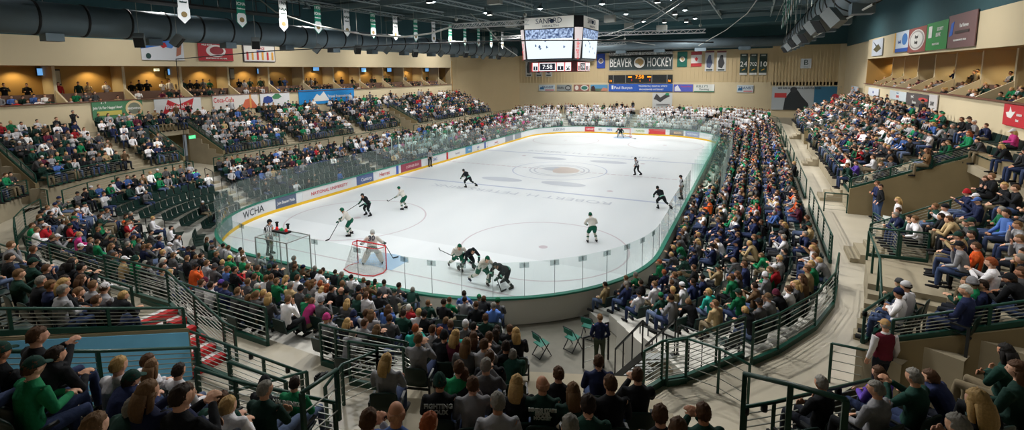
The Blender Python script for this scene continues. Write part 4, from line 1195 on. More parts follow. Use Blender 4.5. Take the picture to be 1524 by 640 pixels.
for h in IND:
    st = h.get('stand', False)
    pose = R.choice(STAND) if st else R.choice(SEATED)
    if any(math.hypot(h['u'] - a, h['v'] - b_) < 6 for a, b_ in ((654, 569), (807, 576), (452, 558), (273, 547))): pose = 'lap'
    s = POSES[pose]
    yaw = facing(h['x'], h['y'], h['n'])+R.uniform(-.12, .12)
    c, sn = math.cos(yaw), math.sin(yaw); hx, hy = s['head'].x, s['head'].y
    rx = h['x'] - (hx * c - hy * sn); ry = h['y'] - (hx * sn + hy * c)
    d = proj((rx, ry, h['z'] + 1))[2]
    hs = 1.12 if d < 9 else 1.06
    o = person(rx, ry, h['z'], yaw, pose, h['top'], h['hair'], h['style'], h['hat'], TOP.get(h['hc'], (40, 40, 40)) if h['hat'] else None, scale=R.uniform(.98, 1.05),
               label=h['label'], group='spectators in the stands', eyes=d < 12)
    h['obj'] = o; h['yaw'] = yaw; h['root'] = (rx, ry)
    if h in promote: continue
    SEATS.append((rx, ry, h['z'], -math.sin(-yaw) * -1, 0, d, h['u'], h['v'] + 10, True, yaw))
items = []
for g in rest:
    pose = R.choice(STAND) if g.get('stand') else R.choice(SEATED)
    yaw = facing(g['x'], g['y'], g['n']) + R.uniform(-.3, .3)
    if g['kind'] == 'S': yaw = yaw_to(-g['n'][0], -.3)
    j = R.uniform(.85, 1.25)
    cols = [lin(R.choice(SKIN)), lin(HAIR[g['hair']]), lin(tuple(min(255, v * j) for v in TOP[g['top']])), lin(R.choice(PANTS)), lin(TOP[g['hc']]), lin((30, 30, 30))]
    items.append((g['x'], g['y'], g['z'], yaw, R.uniform(.95, 1.05), pose, g['style'], bool(g['hat']), cols))
build_crowd('crowd', items, 'packed distant spectators in green, white and dark clothes filling the stands and suites', 'crowd')

# ------------------------------------------------------------------ seats
pan = MB(); pan.tube([(0, -.19, .43), (0, 0, .42), (0, .2, .445)], [(.2, .022), (.22, .028), (.21, .022)], 12)
PAN = pan.mesh('seat_pan', seat_green)
bk = MB(); bk.tube([(0, -.2, .45), (0, -.235, .6), (0, -.265, .80), (0, -.268, .835)], [(.2, .02), (.225, .024), (.215, .022), (.17, .018)], 14)
BACK = bk.mesh('backrest', seat_green)
fr = MB()
for s in (-1, 1): fr.bar((s * .24, -.22, .62), (s * .24, .1, .62), .04, .03); fr.bar((s * .24, -.2, .0), (s * .24, -.2, .62), .05, .03)
fr.bar((-.24, -.2, .38), (.24, -.2, .38), .04, .03)
FRM = fr.mesh('seat_frame', seat_dark)
for me in (PAN, BACK): me.polygons.foreach_set('use_smooth', [True] * len(me.polygons))
SEATS2 = []
for s in SEATS:
    yaw = s[9] if len(s) > 9 else yaw_to(-s[3], -s[4])
    SEATS2.append((s[0], s[1], s[2], yaw, s[5], s[6], s[7], s[8]))
inview = [s for s in SEATS2 if -5 < s[5] < 1530 and s[6] < 650 and s[4] > .5]
inview.sort(key=lambda s: s[4] + (6 if s[7] else 0))
ind = inview[:170]; indset = set(id(s) for s in ind)
for i, s in enumerate(ind):
    o = empty('stadium_seat', (s[0], s[1], s[2]), s[3])
    occ = s[7]
    z = zone(dict(x=s[0], y=s[1], kind='U' if s[2] > 2.5 and not in_slot(s[0], s[1], CENTER, -1, 9) else ('C' if s[2] > 2.4 else 'L')))
    lbl = ('dark green plastic stadium seat under a spectator ' if occ else 'empty dark green plastic stadium seat ') + z
    tag(o, lbl, 'seat', group=('occupied' if occ else 'empty') + ' stadium seats ' + z)
    link('seat_pan', PAN, o); link('backrest', BACK, o); link('frame', FRM, o)
m = MB(); m.smooth = False
for s in SEATS2:
    if id(s) in indset: continue
    c, sn = math.cos(s[3]), math.sin(s[3])
    def T(x, y, z): return (s[0] + x * c - y * sn, s[1] + x * sn + y * c, s[2] + z)
    for (x0, x1, y0, y1, z0, z1, dy) in ((-.22, .22, -.2, .22, .40, .45, 0), (-.22, .22, -.24, -.19, .45, .82, -.06)):
        vs = [T(x, y + (dy if z == z1 else 0), z) for z in (z0, z1) for x, y in ((x0, y0), (x1, y0), (x1, y1), (x0, y1))]
        m.add(vs, [(3, 2, 1, 0), (4, 5, 6, 7), (0, 1, 5, 4), (1, 2, 6, 5), (2, 3, 7, 6), (3, 0, 4, 7)])
tag(m.build('stadium_seating', seat_green), 'rows of dark green plastic seats glimpsed beneath the distant spectators', 'seats', kind='stuff')
# ------------------------------------------------------------------ railings
def resample(pts, n=None): return pts
def rail(label, pts, h=1.05, ncab=6, spacing=1.9, paint=None, curb=.12, cups=0, group=None, top_ext=None, name='guard_rail', post_w=.055):
    """pts: list of 3D base points; posts along the path, tube on top, thin cables between"""
    paint = paint or green_paint
    pts = [Vector(p) for p in pts]
    loc = pts[0].copy(); root = empty(name, loc); tag(root, label, 'railing', group)
    L = [p - loc for p in pts]
    H = Vector((0, 0, h))
    m = MB(); m.smooth = True; m.tube([p + H for p in L], .03, 8, (0, 0, 1)); m.build('top_rail', paint, root)
    d = 0; posts = [L[0]]
    for a, b in zip(L, L[1:]):
        seg = (b - a).length; k = max(1, round(seg / spacing)) if seg > spacing * .6 else 1
        for i in range(1, k + 1): posts.append(a + (b - a) * i / k)
    keep = [posts[0]]
    for p in posts[1:]:
        if (p - keep[-1]).length > min(.8, spacing * .5) or p is posts[-1]: keep.append(p)
    for p in keep:
        m = MB(); m.box(p + H / 2, (post_w, post_w, h)); m.build('post', paint, root)
    if ncab:
        m = MB()
        for i in range(ncab):
            z = curb + .06 + (h - curb - .1) * (i + .3) / ncab
            for a, b in zip(L, L[1:]): m.bar(a + Vector((0, 0, z)), b + Vector((0, 0, z)), .014)
        m.build('cables', cable_m, root)
    if curb:
        m = MB()
        for a, b in zip(L, L[1:]): m.bar(a + Vector((0, 0, curb / 2)), b + Vector((0, 0, curb / 2)), .09, curb)
        m.build('kick_curb', paint, root)
    for i in range(cups):
        a = keep[min(len(keep) - 1, int(i * len(keep) / max(1, cups)))]; b = keep[min(len(keep) - 1, int(i * len(keep) / max(1, cups)) + 1)]
        q = a + (b - a) * .35 + Vector((0, 0, h - .12))
        m = MB(); m.smooth = True; m.tube([q, q + Vector((0, 0, .1))], .05, 10, cap=True); m.build('cup_holder', seat_dark, root)
    return root
def ring_run(t, z, cond, ds=.8):
    P = ring_pts(t, ds); n = len(P); runs = []; cur = []
    start = next((i for i in range(n) if not cond(P[i][0], P[i][1])), 0)
    for k in range(n + 1):
        p = P[(start + k) % n]
        if cond(p[0], p[1]): cur.append((p[0], p[1], z, p[2], p[3]))
        else:
            if len(cur) > 1: runs.append(cur)
            cur = []
    if len(cur) > 1: runs.append(cur)
    return runs
def simplify(run, step):
    out = [run[0]]; acc = 0
    for a, b in zip(run, run[1:]):
        acc += math.hypot(b[0] - a[0], b[1] - a[1])
        if acc >= step: out.append(b); acc = 0
    if out[-1] is not run[-1]: out.append(run[-1])
    return [(p[0], p[1], p[2]) for p in out]
def where(x, y):
    if y > 28: return 'at the distant end'
    s = 'right' if x > 0 else 'left'
    if y > 15: return 'deep down the %s side' % s
    if y > 4: return 'past mid-ice on the %s side' % s
    if y > -8: return 'near mid-ice on the %s side' % s
    if y > -19: return 'level with near blue line, %s side' % s
    if y > -28: return 'approaching the %s corner' % s
    if abs(x) > 12: return 'round the near %s corner' % s
    if x > 4: return 'just left of the tunnel'
    return 'behind the near goal %s' % ('left part' if x < -5 else 'middle')
def ok_lo(x, y): return y < 34 and not aisle_hit(x, y, AISLES_LO, .75) and not in_slot(x, y, CENTER, -2, 3)
for r_ in ring_run(1.0, WZ, ok_lo, .5):
    x, y = r_[len(r_) // 2][:2]
    rail('green cable rail along the cross aisle ' + where(x, y), simplify(r_, 1.9 if y < -10 else 3.8), 1.07, 6 if y < 0 else 3, 2.2 if y < -10 else 4, curb=.14)
def ok_up(x, y): return y < 25 and not aisle_hit(x, y, AISLES_UP, .85) and not blocked_up(x + (0.3 if x > 20 else (-.3 if x < -20 else 0)), y - (.3 if y < -35 else 0), .2)
UPRUNS = ring_run(2.0, 3.36, lambda x, y: ok_up(x, y) and not start_j(x, y), .5) + ring_run(2.265, 3.55, lambda x, y: start_j(x, y) and ok_up(x, y), .5)
for r_ in UPRUNS:
    if len(r_) < 3: continue
    x, y = r_[len(r_) // 2][:2]; v = proj((x, y, 4))
    if v[2] < .5: continue
    rail('low green rail before upper seats ' + where(x, y), simplify(r_, 1.9 if y < -10 else 3.8), .78, 5 if y < 0 else 3, 2.0 if y < -10 else 4, curb=.1, cups=4 if (x > 12 and y < -28) else 0)
# rails on the walls of the vomitories
VN = ['right vomitory near the standing men', 'left vomitory with the usher', 'distant right vomitory', 'distant left vomitory', 'vomitory with the capped usher', 'left corner vomitory', 'blue mural vomitory']
for s, nm_ in zip(VOMS, VN):
    p, nn, hw = s; q = (nn[1], -nn[0])
    for sg in (-1, 1):
        l = sg * (hw + .09); P = lambda a, z: (p[0] + nn[0] * a + q[0] * l, p[1] + nn[1] * a + q[1] * l, z)
        c = P(1, 4)
        if proj(c)[2] < 1: continue
        if nm_[0] == 'b' and c[0] > 6.5:
            rail('long sloping green cable rail before the blue mural wall', [(7.3, -40.25, 3.3), (7.3, -41.8, 4.05), (7.3, -43.6, 5.0)], 1.07, 9, 1.6, curb=.12); continue
        if nm_.startswith('right vomitory near') and c[1] < -20:
            rail('green cable rail sloping up the near side of the right vomitory', [(20.9, -22.05, WZ), (21.9, -22.05, 2.9), (24.5, -22.05, 4.3)], 1.07, 8, 1.4, curb=.12); continue
        side_w = 'far' if proj(P(1, 4))[2] > proj((2 * p[0] + 2 * nn[0] - c[0], 2 * p[1] + 2 * nn[1] - c[1], 4))[2] else 'near'
        rail('short sloping green rail, %s wall of %s' % (side_w, nm_), [P(.15, 3.66), P(VOML, 3.66 + .44 * (VOML - .15))], .5, 4, 1.5, curb=.1)
        if abs(p[1]) > 12 and nm_[0] != 'b': rail('green handrail flanking %s, %s side' % (nm_, side_w), [P(-.9, WZ), P(.05, WZ)], .95, 4, .9, curb=0)
# centre block
rail('green cable rail with cup holders in front of the centre block', [PC(-.1, -2.35, 2.55), PC(-.1, 2.35, 2.55)], .85, 6, 1.3, cups=3, curb=.08)
rail('dark steel rail down the left edge of the centre block', [PC(-.1, -2.5, 2.5), PC(3.0, -2.5, 3.55)], .95, 5, 1.3, curb=.1)
rail('dark steel rail down the right edge of the centre block', [PC(-.1, 2.5, 2.5), PC(2.4, 2.5, 3.3)], .95, 5, 1.3, curb=.1)
# angled stair enclosures on the cross aisle
rail('angled green cable enclosure left of the centre block', [uz(522, 572, WZ), uz(564, 580, WZ), uz(603, 583, WZ), uz(634, 606, WZ)], 1.07, 8, 1.2, curb=.14)
rail('sloping green handrail running down the aisle from the left enclosure', [uz(564, 580, WZ), uz(512, 603, WZ), uz(488, 640, WZ)], .95, 5, 1.4, curb=0)
rail('angled green cable enclosure at the bleacher stairs right of the tunnel', [uz(957, 590, WZ), uz(984, 573, WZ), uz(1020, 567, WZ), uz(1106, 532, WZ)], 1.07, 8, 1.3, curb=.16)
rail('sloping green handrail crossing the aisle right of the tunnel', [uz(1020, 567, WZ), uz(1068, 585, WZ), uz(1112, 612, WZ)], 1.05, 4, 1.4, curb=0)
rail('thick green handrail at the foot of the bottom right block', [ud(1104, 640, 6.2), ud(1170, 668, 5.4), ud(1250, 700, 4.9)], .75, 0, 1.3, curb=0)
rail('green handrail bottom left beside the green number six jersey', [ud(455, 668, 6.6), ud(505, 625, 7.4)], .8, 2, 1.0, curb=0)
rail('green stair rail beside the red and white painted steps', [(-.2, -38.3, 3.36), (2.75, -38.2, 3.36), (5.0, -38.2, WZ), (5.5, -38.25, WZ)], 1.0, 8, 1.3, curb=.1)
rail('green rail hung with scarves below the bottom left block', [(7.9, -40.0, WZ), (9.4, -39.95, WZ)], 1.7, 5, 1.2, curb=.0)
# rails of the curved steps on the right
rail('green stair rail beside the curved concrete steps', [(19.75, -30.6, WZ), (19.95, -28.8, 3.3), (20.1, -26.3, 3.36)], .95, 0, 1.1, curb=0)
rail('green cable rail behind the recliner at the curved steps', [(20.2, -25.85, 3.36), (21.75, -25.75, 3.36)], .95, 9, 1.0, curb=.1)
rail('green railing boxed around the sign board by the vomitory', [uz(1297, 350, WZ), uz(1313, 362, WZ), uz(1357, 378, WZ), uz(1384, 390, WZ)], 1.0, 7, 1.0, curb=.1)
sb_ = empty('sign_board', uz(1335, 352, 3.3)); tag(sb_, 'small white notice board on the rail beside the right vomitory', 'sign')
m = MB(); c0 = [uz(1314, 320, 3.5), uz(1357, 330, 3.5), uz(1357, 347, 3.1), uz(1313, 337, 3.1)]; c0 = [Vector(p) - Vector(sb_.location) for p in c0]
nn_ = (c0[1] - c0[0]).cross(c0[3] - c0[0]).normalized() * .02; m.add(c0 + [p + nn_ for p in c0], [(0, 1, 2, 3), (7, 6, 5, 4), (0, 4, 5, 1), (1, 5, 6, 2), (2, 6, 7, 3), (3, 7, 4, 0)]); m.build('panel', mat('sign_grey', (196, 200, 192), .5), sb_)
# black loop handrails in the lower aisles
for i, (p, nn) in enumerate(AISLES_LO[:10] + AISLES_LO[10:12]):
    for a, t in ((-1.2, .82), (-3.0, .54), (-4.7, .28)):
        c = Vector((p[0] + nn[0] * a, p[1] + nn[1] * a, lowz(t) + .05))
        if blocked_lo(c.x, c.y): continue
        pr = proj(c)
        if not (0 < pr[0] < 1524 and pr[1] < 630): continue
        o = empty('aisle_handrail', c); z0 = Vector((nn[0], nn[1], 0)) * .45
        tag(o, 'black loop handrail in the lower aisle ' + where(c.x, c.y), 'handrail', 'black loop handrails ' + where(c.x, c.y))
        m = MB(); m.smooth = True; m.tube([-z0, -z0 + Vector((0, 0, .8)), -z0 * .8 + Vector((0, 0, .88)), z0 * .8 + Vector((0, 0, 1.05)), z0 + Vector((0, 0, .98)), z0 + Vector((0, 0, .1))], .024, 8, (0, 0, 1)); m.build('rail_tube', black_paint, o)
        m = MB(); m.box(-z0, (.1, .1, .02)); m.box(z0 + Vector((0, 0, .1)), (.1, .1, .02)); m.build('foot_plate', black_paint, o)

# ------------------------------------------------------------------ telescopic bleacher ends, tunnel
p, nn, hw = TUNNEL; q = (nn[1], -nn[0])
def PT(a, l, z): return Vector((p[0] + nn[0] * a + q[0] * l, p[1] + nn[1] * a + q[1] * l, z))
for sg, nm_ in ((-1, 'left'), (1, 'right')):
    # is +l the camera right?  lateral sign found by projecting
    lat = sg * (hw + .02)
    o = empty('bleacher_scaffold', PT(0, lat, 0)); tag(o, 'black scaffold frame carrying the bleacher end on the %s of the tunnel' % ('right' if proj(PT(0, lat, 0))[0] > proj(PT(0, 0, 0))[0] else 'left'), 'bleacher frame')
    base = Vector(o.location)
    for k in range(5):
        a = .2 + .86 * k
        m = MB(); m.bar(PT(a, lat, 0) - base, PT(a, lat, .3 + .3 * (k + .6)) - base, .06); m.build('upright', black_paint, o)
    m = MB()
    for k in range(4): m.bar(PT(.2 + .86 * k, lat, .05) - base, PT(1.06 + .86 * k, lat, .6 + .3 * k) - base, .035); m.bar(PT(.2 + .86 * k, lat, .35 + .3 * k) - base, PT(1.06 + .86 * k, lat, .35 + .3 * k) - base, .05)
    m.build('bracing', black_paint, o)
    m = MB()
    for k in range(6): m.bar(PT(.0 + .7 * k, lat, .35 + .27 * k) - base, PT(.0 + .7 * k, lat, 1.5 + .27 * k) - base, .035)
    m.bar(PT(0, lat, 1.5) - base, PT(3.5, lat, 2.85) - base, .045); m.bar(PT(0, lat, .45) - base, PT(3.5, lat, 1.8) - base, .03); m.build('side_rail', black_paint, o)
# steel stairs right of the tunnel
o = empty('bleacher_stair', PT(0, 0, 0)); sgR = 1 if proj(PT(0, 1, 0))[0] > proj(PT(0, 0, 0))[0] else -1
o.location = PT(2, sgR * (hw - .5), 0); base = Vector(o.location); tag(o, 'steep steel stair with open treads right of the tunnel', 'stairs')
for k in range(7):
    m = MB(); a = PT(.8 + .33 * k, sgR * (hw - .95), .3 + .3 * k) - base; b2 = PT(.8 + .33 * k, sgR * (hw - .1), .3 + .3 * k) - base; m.bar(a, b2, .27, .04); m.build('tread', bench_metal, o)
for l in (.95, .1):
    m = MB(); m.bar(PT(.6, sgR * (hw - l), .1) - base, PT(2.95, sgR * (hw - l), 2.25) - base, .05, .16); m.build('stringer', black_paint, o)
    m = MB(); m.bar(PT(.6, sgR * (hw - l), 1.05) - base, PT(2.95, sgR * (hw - l), 3.2) - base, .045)
    for k in range(4): m.bar(PT(.6 + .78 * k, sgR * (hw - l), .1 + .7 * k) - base, PT(.6 + .78 * k, sgR * (hw - l), 1.05 + .7 * k) - base, .035)
    m.build('hand_rail', black_paint, o)
rail('black tube barrier beside the officer at the tunnel mouth', [uz(868, 548, 0), uz(905, 535, 0)], 1.05, 2, 1.0, paint=black_paint, curb=0)
# folding chairs
def folding_chair(loc, rz, label):
    o = empty('folding_chair', loc, rz); tag(o, label, 'chair')
    m = MB(); m.tube([(0, -.2, .44), (0, .2, .45)], [(.21, .018), (.21, .02)], 10); m.build('seat', mat('teal_chair', (26, 110, 92), .5), o)
    m = MB(); m.tube([(0, -.22, .62), (0, -.25, .82)], [(.21, .015), (.2, .015)], 10); m.build('backrest', MATS['teal_chair'], o)
    for s in (-1, 1):
        m = MB(); m.bar((s * .22, .25, 0), (s * .22, -.25, .84), .025); m.build('leg', black_paint, o)
        m = MB(); m.bar((s * .2, -.25, 0), (s * .2, .15, .46), .025); m.build('leg', black_paint, o)
    m = MB(); m.bar((-.2, -.25, .03), (.2, -.25, .03), .02); m.bar((-.22, -.235, .84), (.22, -.235, .84), .025); m.build('cross_bar', black_paint, o)
for (u, v), rz, lb in (((806, 527), -.5, 'green folding chair nearest the left bars on the tunnel floor'), ((852, 518), -.4, 'green folding chair in the middle of the tunnel floor'), ((876, 500), -.1, 'green folding chair beside the officer at the boards')):
    c = uz(u, v, 0); folding_chair((c.x, c.y, -.03), rz, lb)

# ------------------------------------------------------------------ goals
def goal(y, s, label):
    o = empty('hockey_goal', (0, y, 0)); tag(o, label, 'goal')
    red = mat('goal_red', (214, 40, 48), .4); net = mat('goal_net', (226, 226, 226), .9)
    for x in (-.915, .915):
        m = MB(); m.smooth = True; m.tube([(x, 0, 0), (x, 0, 1.22)], .035, 10); m.build('goal_post', red, o)
    m = MB(); m.smooth = True; m.tube([(-.915, 0, 1.22), (.915, 0, 1.22)], .035, 10, (0, 0, 1)); m.build('crossbar', red, o)
    base = [(-.915, 0, .03), (-1.1, -.45 * s, .03), (-.95, -.95 * s, .03), (-.45, -1.12 * s, .03), (.45, -1.12 * s, .03), (.95, -.95 * s, .03), (1.1, -.45 * s, .03), (.915, 0, .03)]
    top = [(-.915, 0, 1.2), (-.95, -.25 * s, 1.2), (-.75, -.5 * s, 1.19), (-.35, -.55 * s, 1.19), (.35, -.55 * s, 1.19), (.75, -.5 * s, 1.19), (.95, -.25 * s, 1.2), (.915, 0, 1.2)]
    m = MB(); m.smooth = True; m.tube(base, .03, 8, (0, 0, 1)); m.build('base_frame', red, o)
    m = MB(); m.smooth = True; m.tube(top, .022, 8, (0, 0, 1)); m.build('top_frame', red, o)
    m = MB()
    NR = 9
    def sub(a, k=5):
        out = []
        for p_, q_ in zip(a, a[1:]):
            for i in range(k): out.append(Vector(p_) + (Vector(q_) - Vector(p_)) * i / k)
        return out + [Vector(a[-1])]
    B_, T_ = sub(base), sub(top)
    for i in range(NR + 1):
        f = i / NR; row = [b_ + (t_ - b_) * f for b_, t_ in zip(B_, T_)]
        for a_, c_ in zip(row, row[1:]): m.bar(a_, c_, .009)
    for b_, t_ in zip(B_, T_): m.bar(b_, t_, .009)
    for i in range(1, 12):
        x = -.915 + 1.83 * i / 12; m.bar((x, 0, 1.22), (x * .8, -.52 * s, 1.19), .009)
    m.build('net', net, o)
    m = MB(); m.add([(b_.x * .99, b_.y * .99, .035) for b_ in B_], [tuple(range(len(B_)))]); m.build('skirt', mat('net_skirt', (212, 212, 212), .9), o)
    return o
goal(-27.13, 1, 'red framed hockey goal in front of the number thirty goaltender')
goal(27.13, -1, 'small distant red hockey goal with a dark-clad goaltender')

# ------------------------------------------------------------------ players and officials
def pj(pel, chest, neck, head, sh, el, ha, kn, an, yaw=0, pitch=-.2):
    s = {'pelvis': Vector(pel), 'chest': Vector(chest), 'neckb': Vector(neck), 'head': Vector(head), 'hyaw': yaw, 'hpitch': pitch}
    s['waist'] = (s['pelvis'] * .45 + s['chest'] * .55)
    w = Vector((1, 0, 0))
    for i, (g, sg) in enumerate((('R', 1), ('L', -1))):
        s['sh' + g] = Vector((sg * .2, sh[1], sh[2])); s['hip' + g] = s['pelvis'] + Vector((sg * .11, 0, -.02))
        s['el' + g] = Vector(el[i]); s['ha' + g] = Vector(ha[i]); s['kn' + g] = Vector(kn[i]); s['an' + g] = Vector(an[i]); s['to' + g] = s['an' + g] + Vector((sg * .03, .18, -.05))
    return s
PP = {
 'glide': pj((0, -.1, .84), (0, .14, 1.14), (0, .25, 1.30), (0, .33, 1.44), (0, .14, 1.24), [(.34, .2, 1.0), (-.34, .24, 1.0)], [(.2, .46, .92), (-.12, .56, .82)], [(.18, .12, .5), (-.2, .1, .5)], [(.24, -.08, .13), (-.26, -.06, .13)]),
 'stride': pj((0, -.05, .84), (.0, .24, 1.10), (0, .38, 1.22), (0, .48, 1.35), (0, .25, 1.18), [(.34, .3, .95), (-.36, .34, .95)], [(.16, .56, .86), (-.14, .66, .72)], [(.24, -.12, .5), (-.16, .26, .52)], [(.42, -.55, .22), (-.14, .12, .13)]),
 'bent': pj((0, -.12, .78), (0, .26, .98), (0, .44, 1.05), (0, .54, 1.16), (0, .3, 1.05), [(.36, .42, .82), (-.34, .46, .82)], [(.22, .66, .66), (-.1, .78, .55)], [(.22, .12, .48), (-.26, .06, .46)], [(.32, -.14, .13), (-.38, -.3, .16)]),
 'upright': pj((0, 0, .98), (0, .04, 1.32), (0, .06, 1.46), (0, .1, 1.62), (0, .03, 1.42), [(.28, .0, 1.14), (-.28, .0, 1.14)], [(.24, .12, .94), (-.24, .12, .94)], [(.13, .05, .55), (-.13, .05, .55)], [(.15, -.02, .13), (-.15, -.02, .13)]),
 'walk': pj((0, 0, .94), (0, .1, 1.28), (0, .15, 1.42), (0, .2, 1.57), (0, .1, 1.38), [(.3, -.05, 1.12), (-.28, .2, 1.12)], [(.28, .1, .92), (-.2, .4, 1.0)], [(.1, .22, .58), (-.12, -.02, .52)], [(.12, .1, .2), (-.12, -.35, .22)]),
 'goalie': pj((0, -.12, .80), (0, .16, 1.12), (0, .26, 1.26), (0, .34, 1.40), (0, .16, 1.2), [(.42, .18, .98), (-.42, .18, .98)], [(.48, .45, .84), (-.5, .42, .86)], [(.24, .14, .5), (-.24, .14, .5)], [(.42, -.02, .13), (-.42, -.02, .13)]),
}
PMESH = {}
def player_meshes(key):
    if key in PMESH: return PMESH[key]
    s = PP[key]; out = {}
    b = MB(); torso(b, s, .85); add_head(b, s['head'], s['hyaw'], s['hpitch'], 18, 14)
    nb = s['neckb']; b.tube([nb + Vector((0, 0, -.04)), s['head'] + Vector((0, -.02, -.05))], [.06, .056], 10)
    for g, sg in (('R', 1), ('L', -1)):
        arm(b, s, g, .85); leg(b, s, g, .8); d = (s['ha' + g] - s['el' + g]).normalized()
        add_hand(b, s['ha' + g] - d * .02, d, Vector((-sg, 0, .2)), Vector((0, -.3, -1)), 1.0, .9)
    out['body'] = fuse(b, 'player_body_' + key, .0085, skin_m)
    goal_ = key == 'goalie'
    k = 1.45 if goal_ else (1.08 if key in ('upright', 'walk') else 1.25)
    t = MB(); torso(t, s, k)
    for g in 'RL': arm(t, s, g, 1.45 * (k / 1.25), .88)
    out['jersey'] = fuse(t, 'jersey_' + key, .02, cloth_m)
    st = MB(); st.smooth = True
    for g in 'RL':
        e, h = s['el' + g], s['ha' + g]; a_ = e + (h - e) * .25; b_ = e + (h - e) * .42; st.tube([a_, b_], [.066 * (k / 1.25)] * 2, 10)
    hp, w = s['pelvis'], s['waist']; u_ = (w - hp).normalized()
    st.tube([hp - u_ * .02, hp + u_ * .05], [(.185 * k / 1.1, .15 * k / 1.1), (.182 * k / 1.1, .148 * k / 1.1)], 16)
    out['stripe'] = st.mesh('jersey_stripe_' + key, cloth_m)
    l = MB(); l.tube([hp + u_ * .03, hp - u_ * .08], [(.18, .15), (.2, .16)], 14)
    for g in 'RL':
        a_, e = s['hip' + g], s['kn' + g]; l.tube([a_ + Vector((0, 0, .03)), (a_ + e) / 2, a_ + (e - a_) * .9], [(.13, .125), (.118, .115), (.10, .10)] if key not in ('upright', 'walk') else [.1, .095, .08], 12)
        if key in ('upright', 'walk'): l.tube([e, s['an' + g]], [.08, .065], 10)
    out['pants'] = fuse(l, 'hockey_pants_' + key, .02, cloth_m)
    for g in 'RL':
        e, h = s['kn' + g], s['an' + g]; mm = MB(); mm.smooth = True
        r = 1.9 if goal_ else 1.0
        mm.tube([e + (e - h) * .14, e, e + (h - e) * .4, h], [(.07 * r, .07 * (1 if r == 1 else 1.3)), (.078 * r, .08 * (1 if r == 1 else 1.2)), (.07 * r, .07 * (1 if r == 1 else 1.2)), (.05 * r, .05)], 10)
        out['sock' + g] = mm.mesh('sock_%s_%s' % (key, g), cloth_m)
        mm = MB(); mm.smooth = True
        a = e + (h - e) * .45; c = e + (h - e) * .6; mm.tube([a, c], [.076 * r] * 2, 10)
        out['sst' + g] = mm.mesh('sock_stripe', cloth_m)
        mm = MB(); mm.smooth = True; mm.tube([h + Vector((0, -.07, -.03)), h + Vector((0, .0, -.02)), h + Vector((0, .12, -.05)), h + Vector((0, .2, -.065))], [(.04, .05), (.048, .06), (.045, .035), (.035, .025)], 8, (1, 0, 0))
        mm.smooth = False; mm.box(h + Vector((0, .05, -.105)), (.012, .30, .05))
        out['skate' + g] = mm.mesh('skate_%s_%s' % (key, g), cloth_m)
        d = (s['ha' + g] - s['el' + g]).normalized(); mm = MB(); mm.smooth = True; w_ = s['ha' + g]
        r2 = 1.6 if goal_ else 1.0
        mm.tube([w_ - d * .10, w_ - d * .02, w_ + d * .07, w_ + d * .13], [(.06 * r2, .055), (.056 * r2, .045), (.062 * r2, .048), (.045 * r2, .035)], 10, (1, 0, 0))
        out['glove' + g] = mm.mesh('glove_%s_%s' % (key, g), cloth_m)
    PMESH[key] = out
    return out
TEAMW = dict(jersey=(222, 216, 206), stripe=(28, 88, 66), pants=(18, 92, 70), sock=(220, 214, 204), sst=(40, 96, 76), helmet=(20, 92, 68), glove=(22, 84, 66))
TEAMB = dict(jersey=(24, 30, 36), stripe=(130, 190, 170), pants=(24, 28, 34), sock=(26, 36, 38), sst=(220, 224, 222), helmet=(26, 36, 36), glove=(30, 64, 56))
REF = dict(jersey=(226, 226, 230), stripe=(20, 20, 22), pants=(30, 32, 36), sock=(30, 32, 36), sst=(30, 32, 36), helmet=(24, 26, 28), glove=None)
def striped(name):
    if name in MATS: return MATS[name]
    m = D.materials.new(name); m.use_nodes = True; nt = m.node_tree; b = nt.nodes['Principled BSDF']; b.inputs['Roughness'].default_value = .85
    tc = nt.nodes.new('ShaderNodeTexCoord'); w = nt.nodes.new('ShaderNodeTexWave'); w.bands_direction = 'X'; w.inputs['Scale'].default_value = 3.4
    r = nt.nodes.new('ShaderNodeValToRGB'); r.color_ramp.interpolation = 'CONSTANT'; r.color_ramp.elements[0].color = (.02, .02, .022, 1); r.color_ramp.elements[1].color = (.75, .75, .78, 1); r.color_ramp.elements[1].position = .5
    nt.links.new(tc.outputs['Object'], w.inputs['Vector']); nt.links.new(w.outputs['Fac'], r.inputs[0]); nt.links.new(r.outputs[0], b.inputs['Base Color']); MATS[name] = m; return m
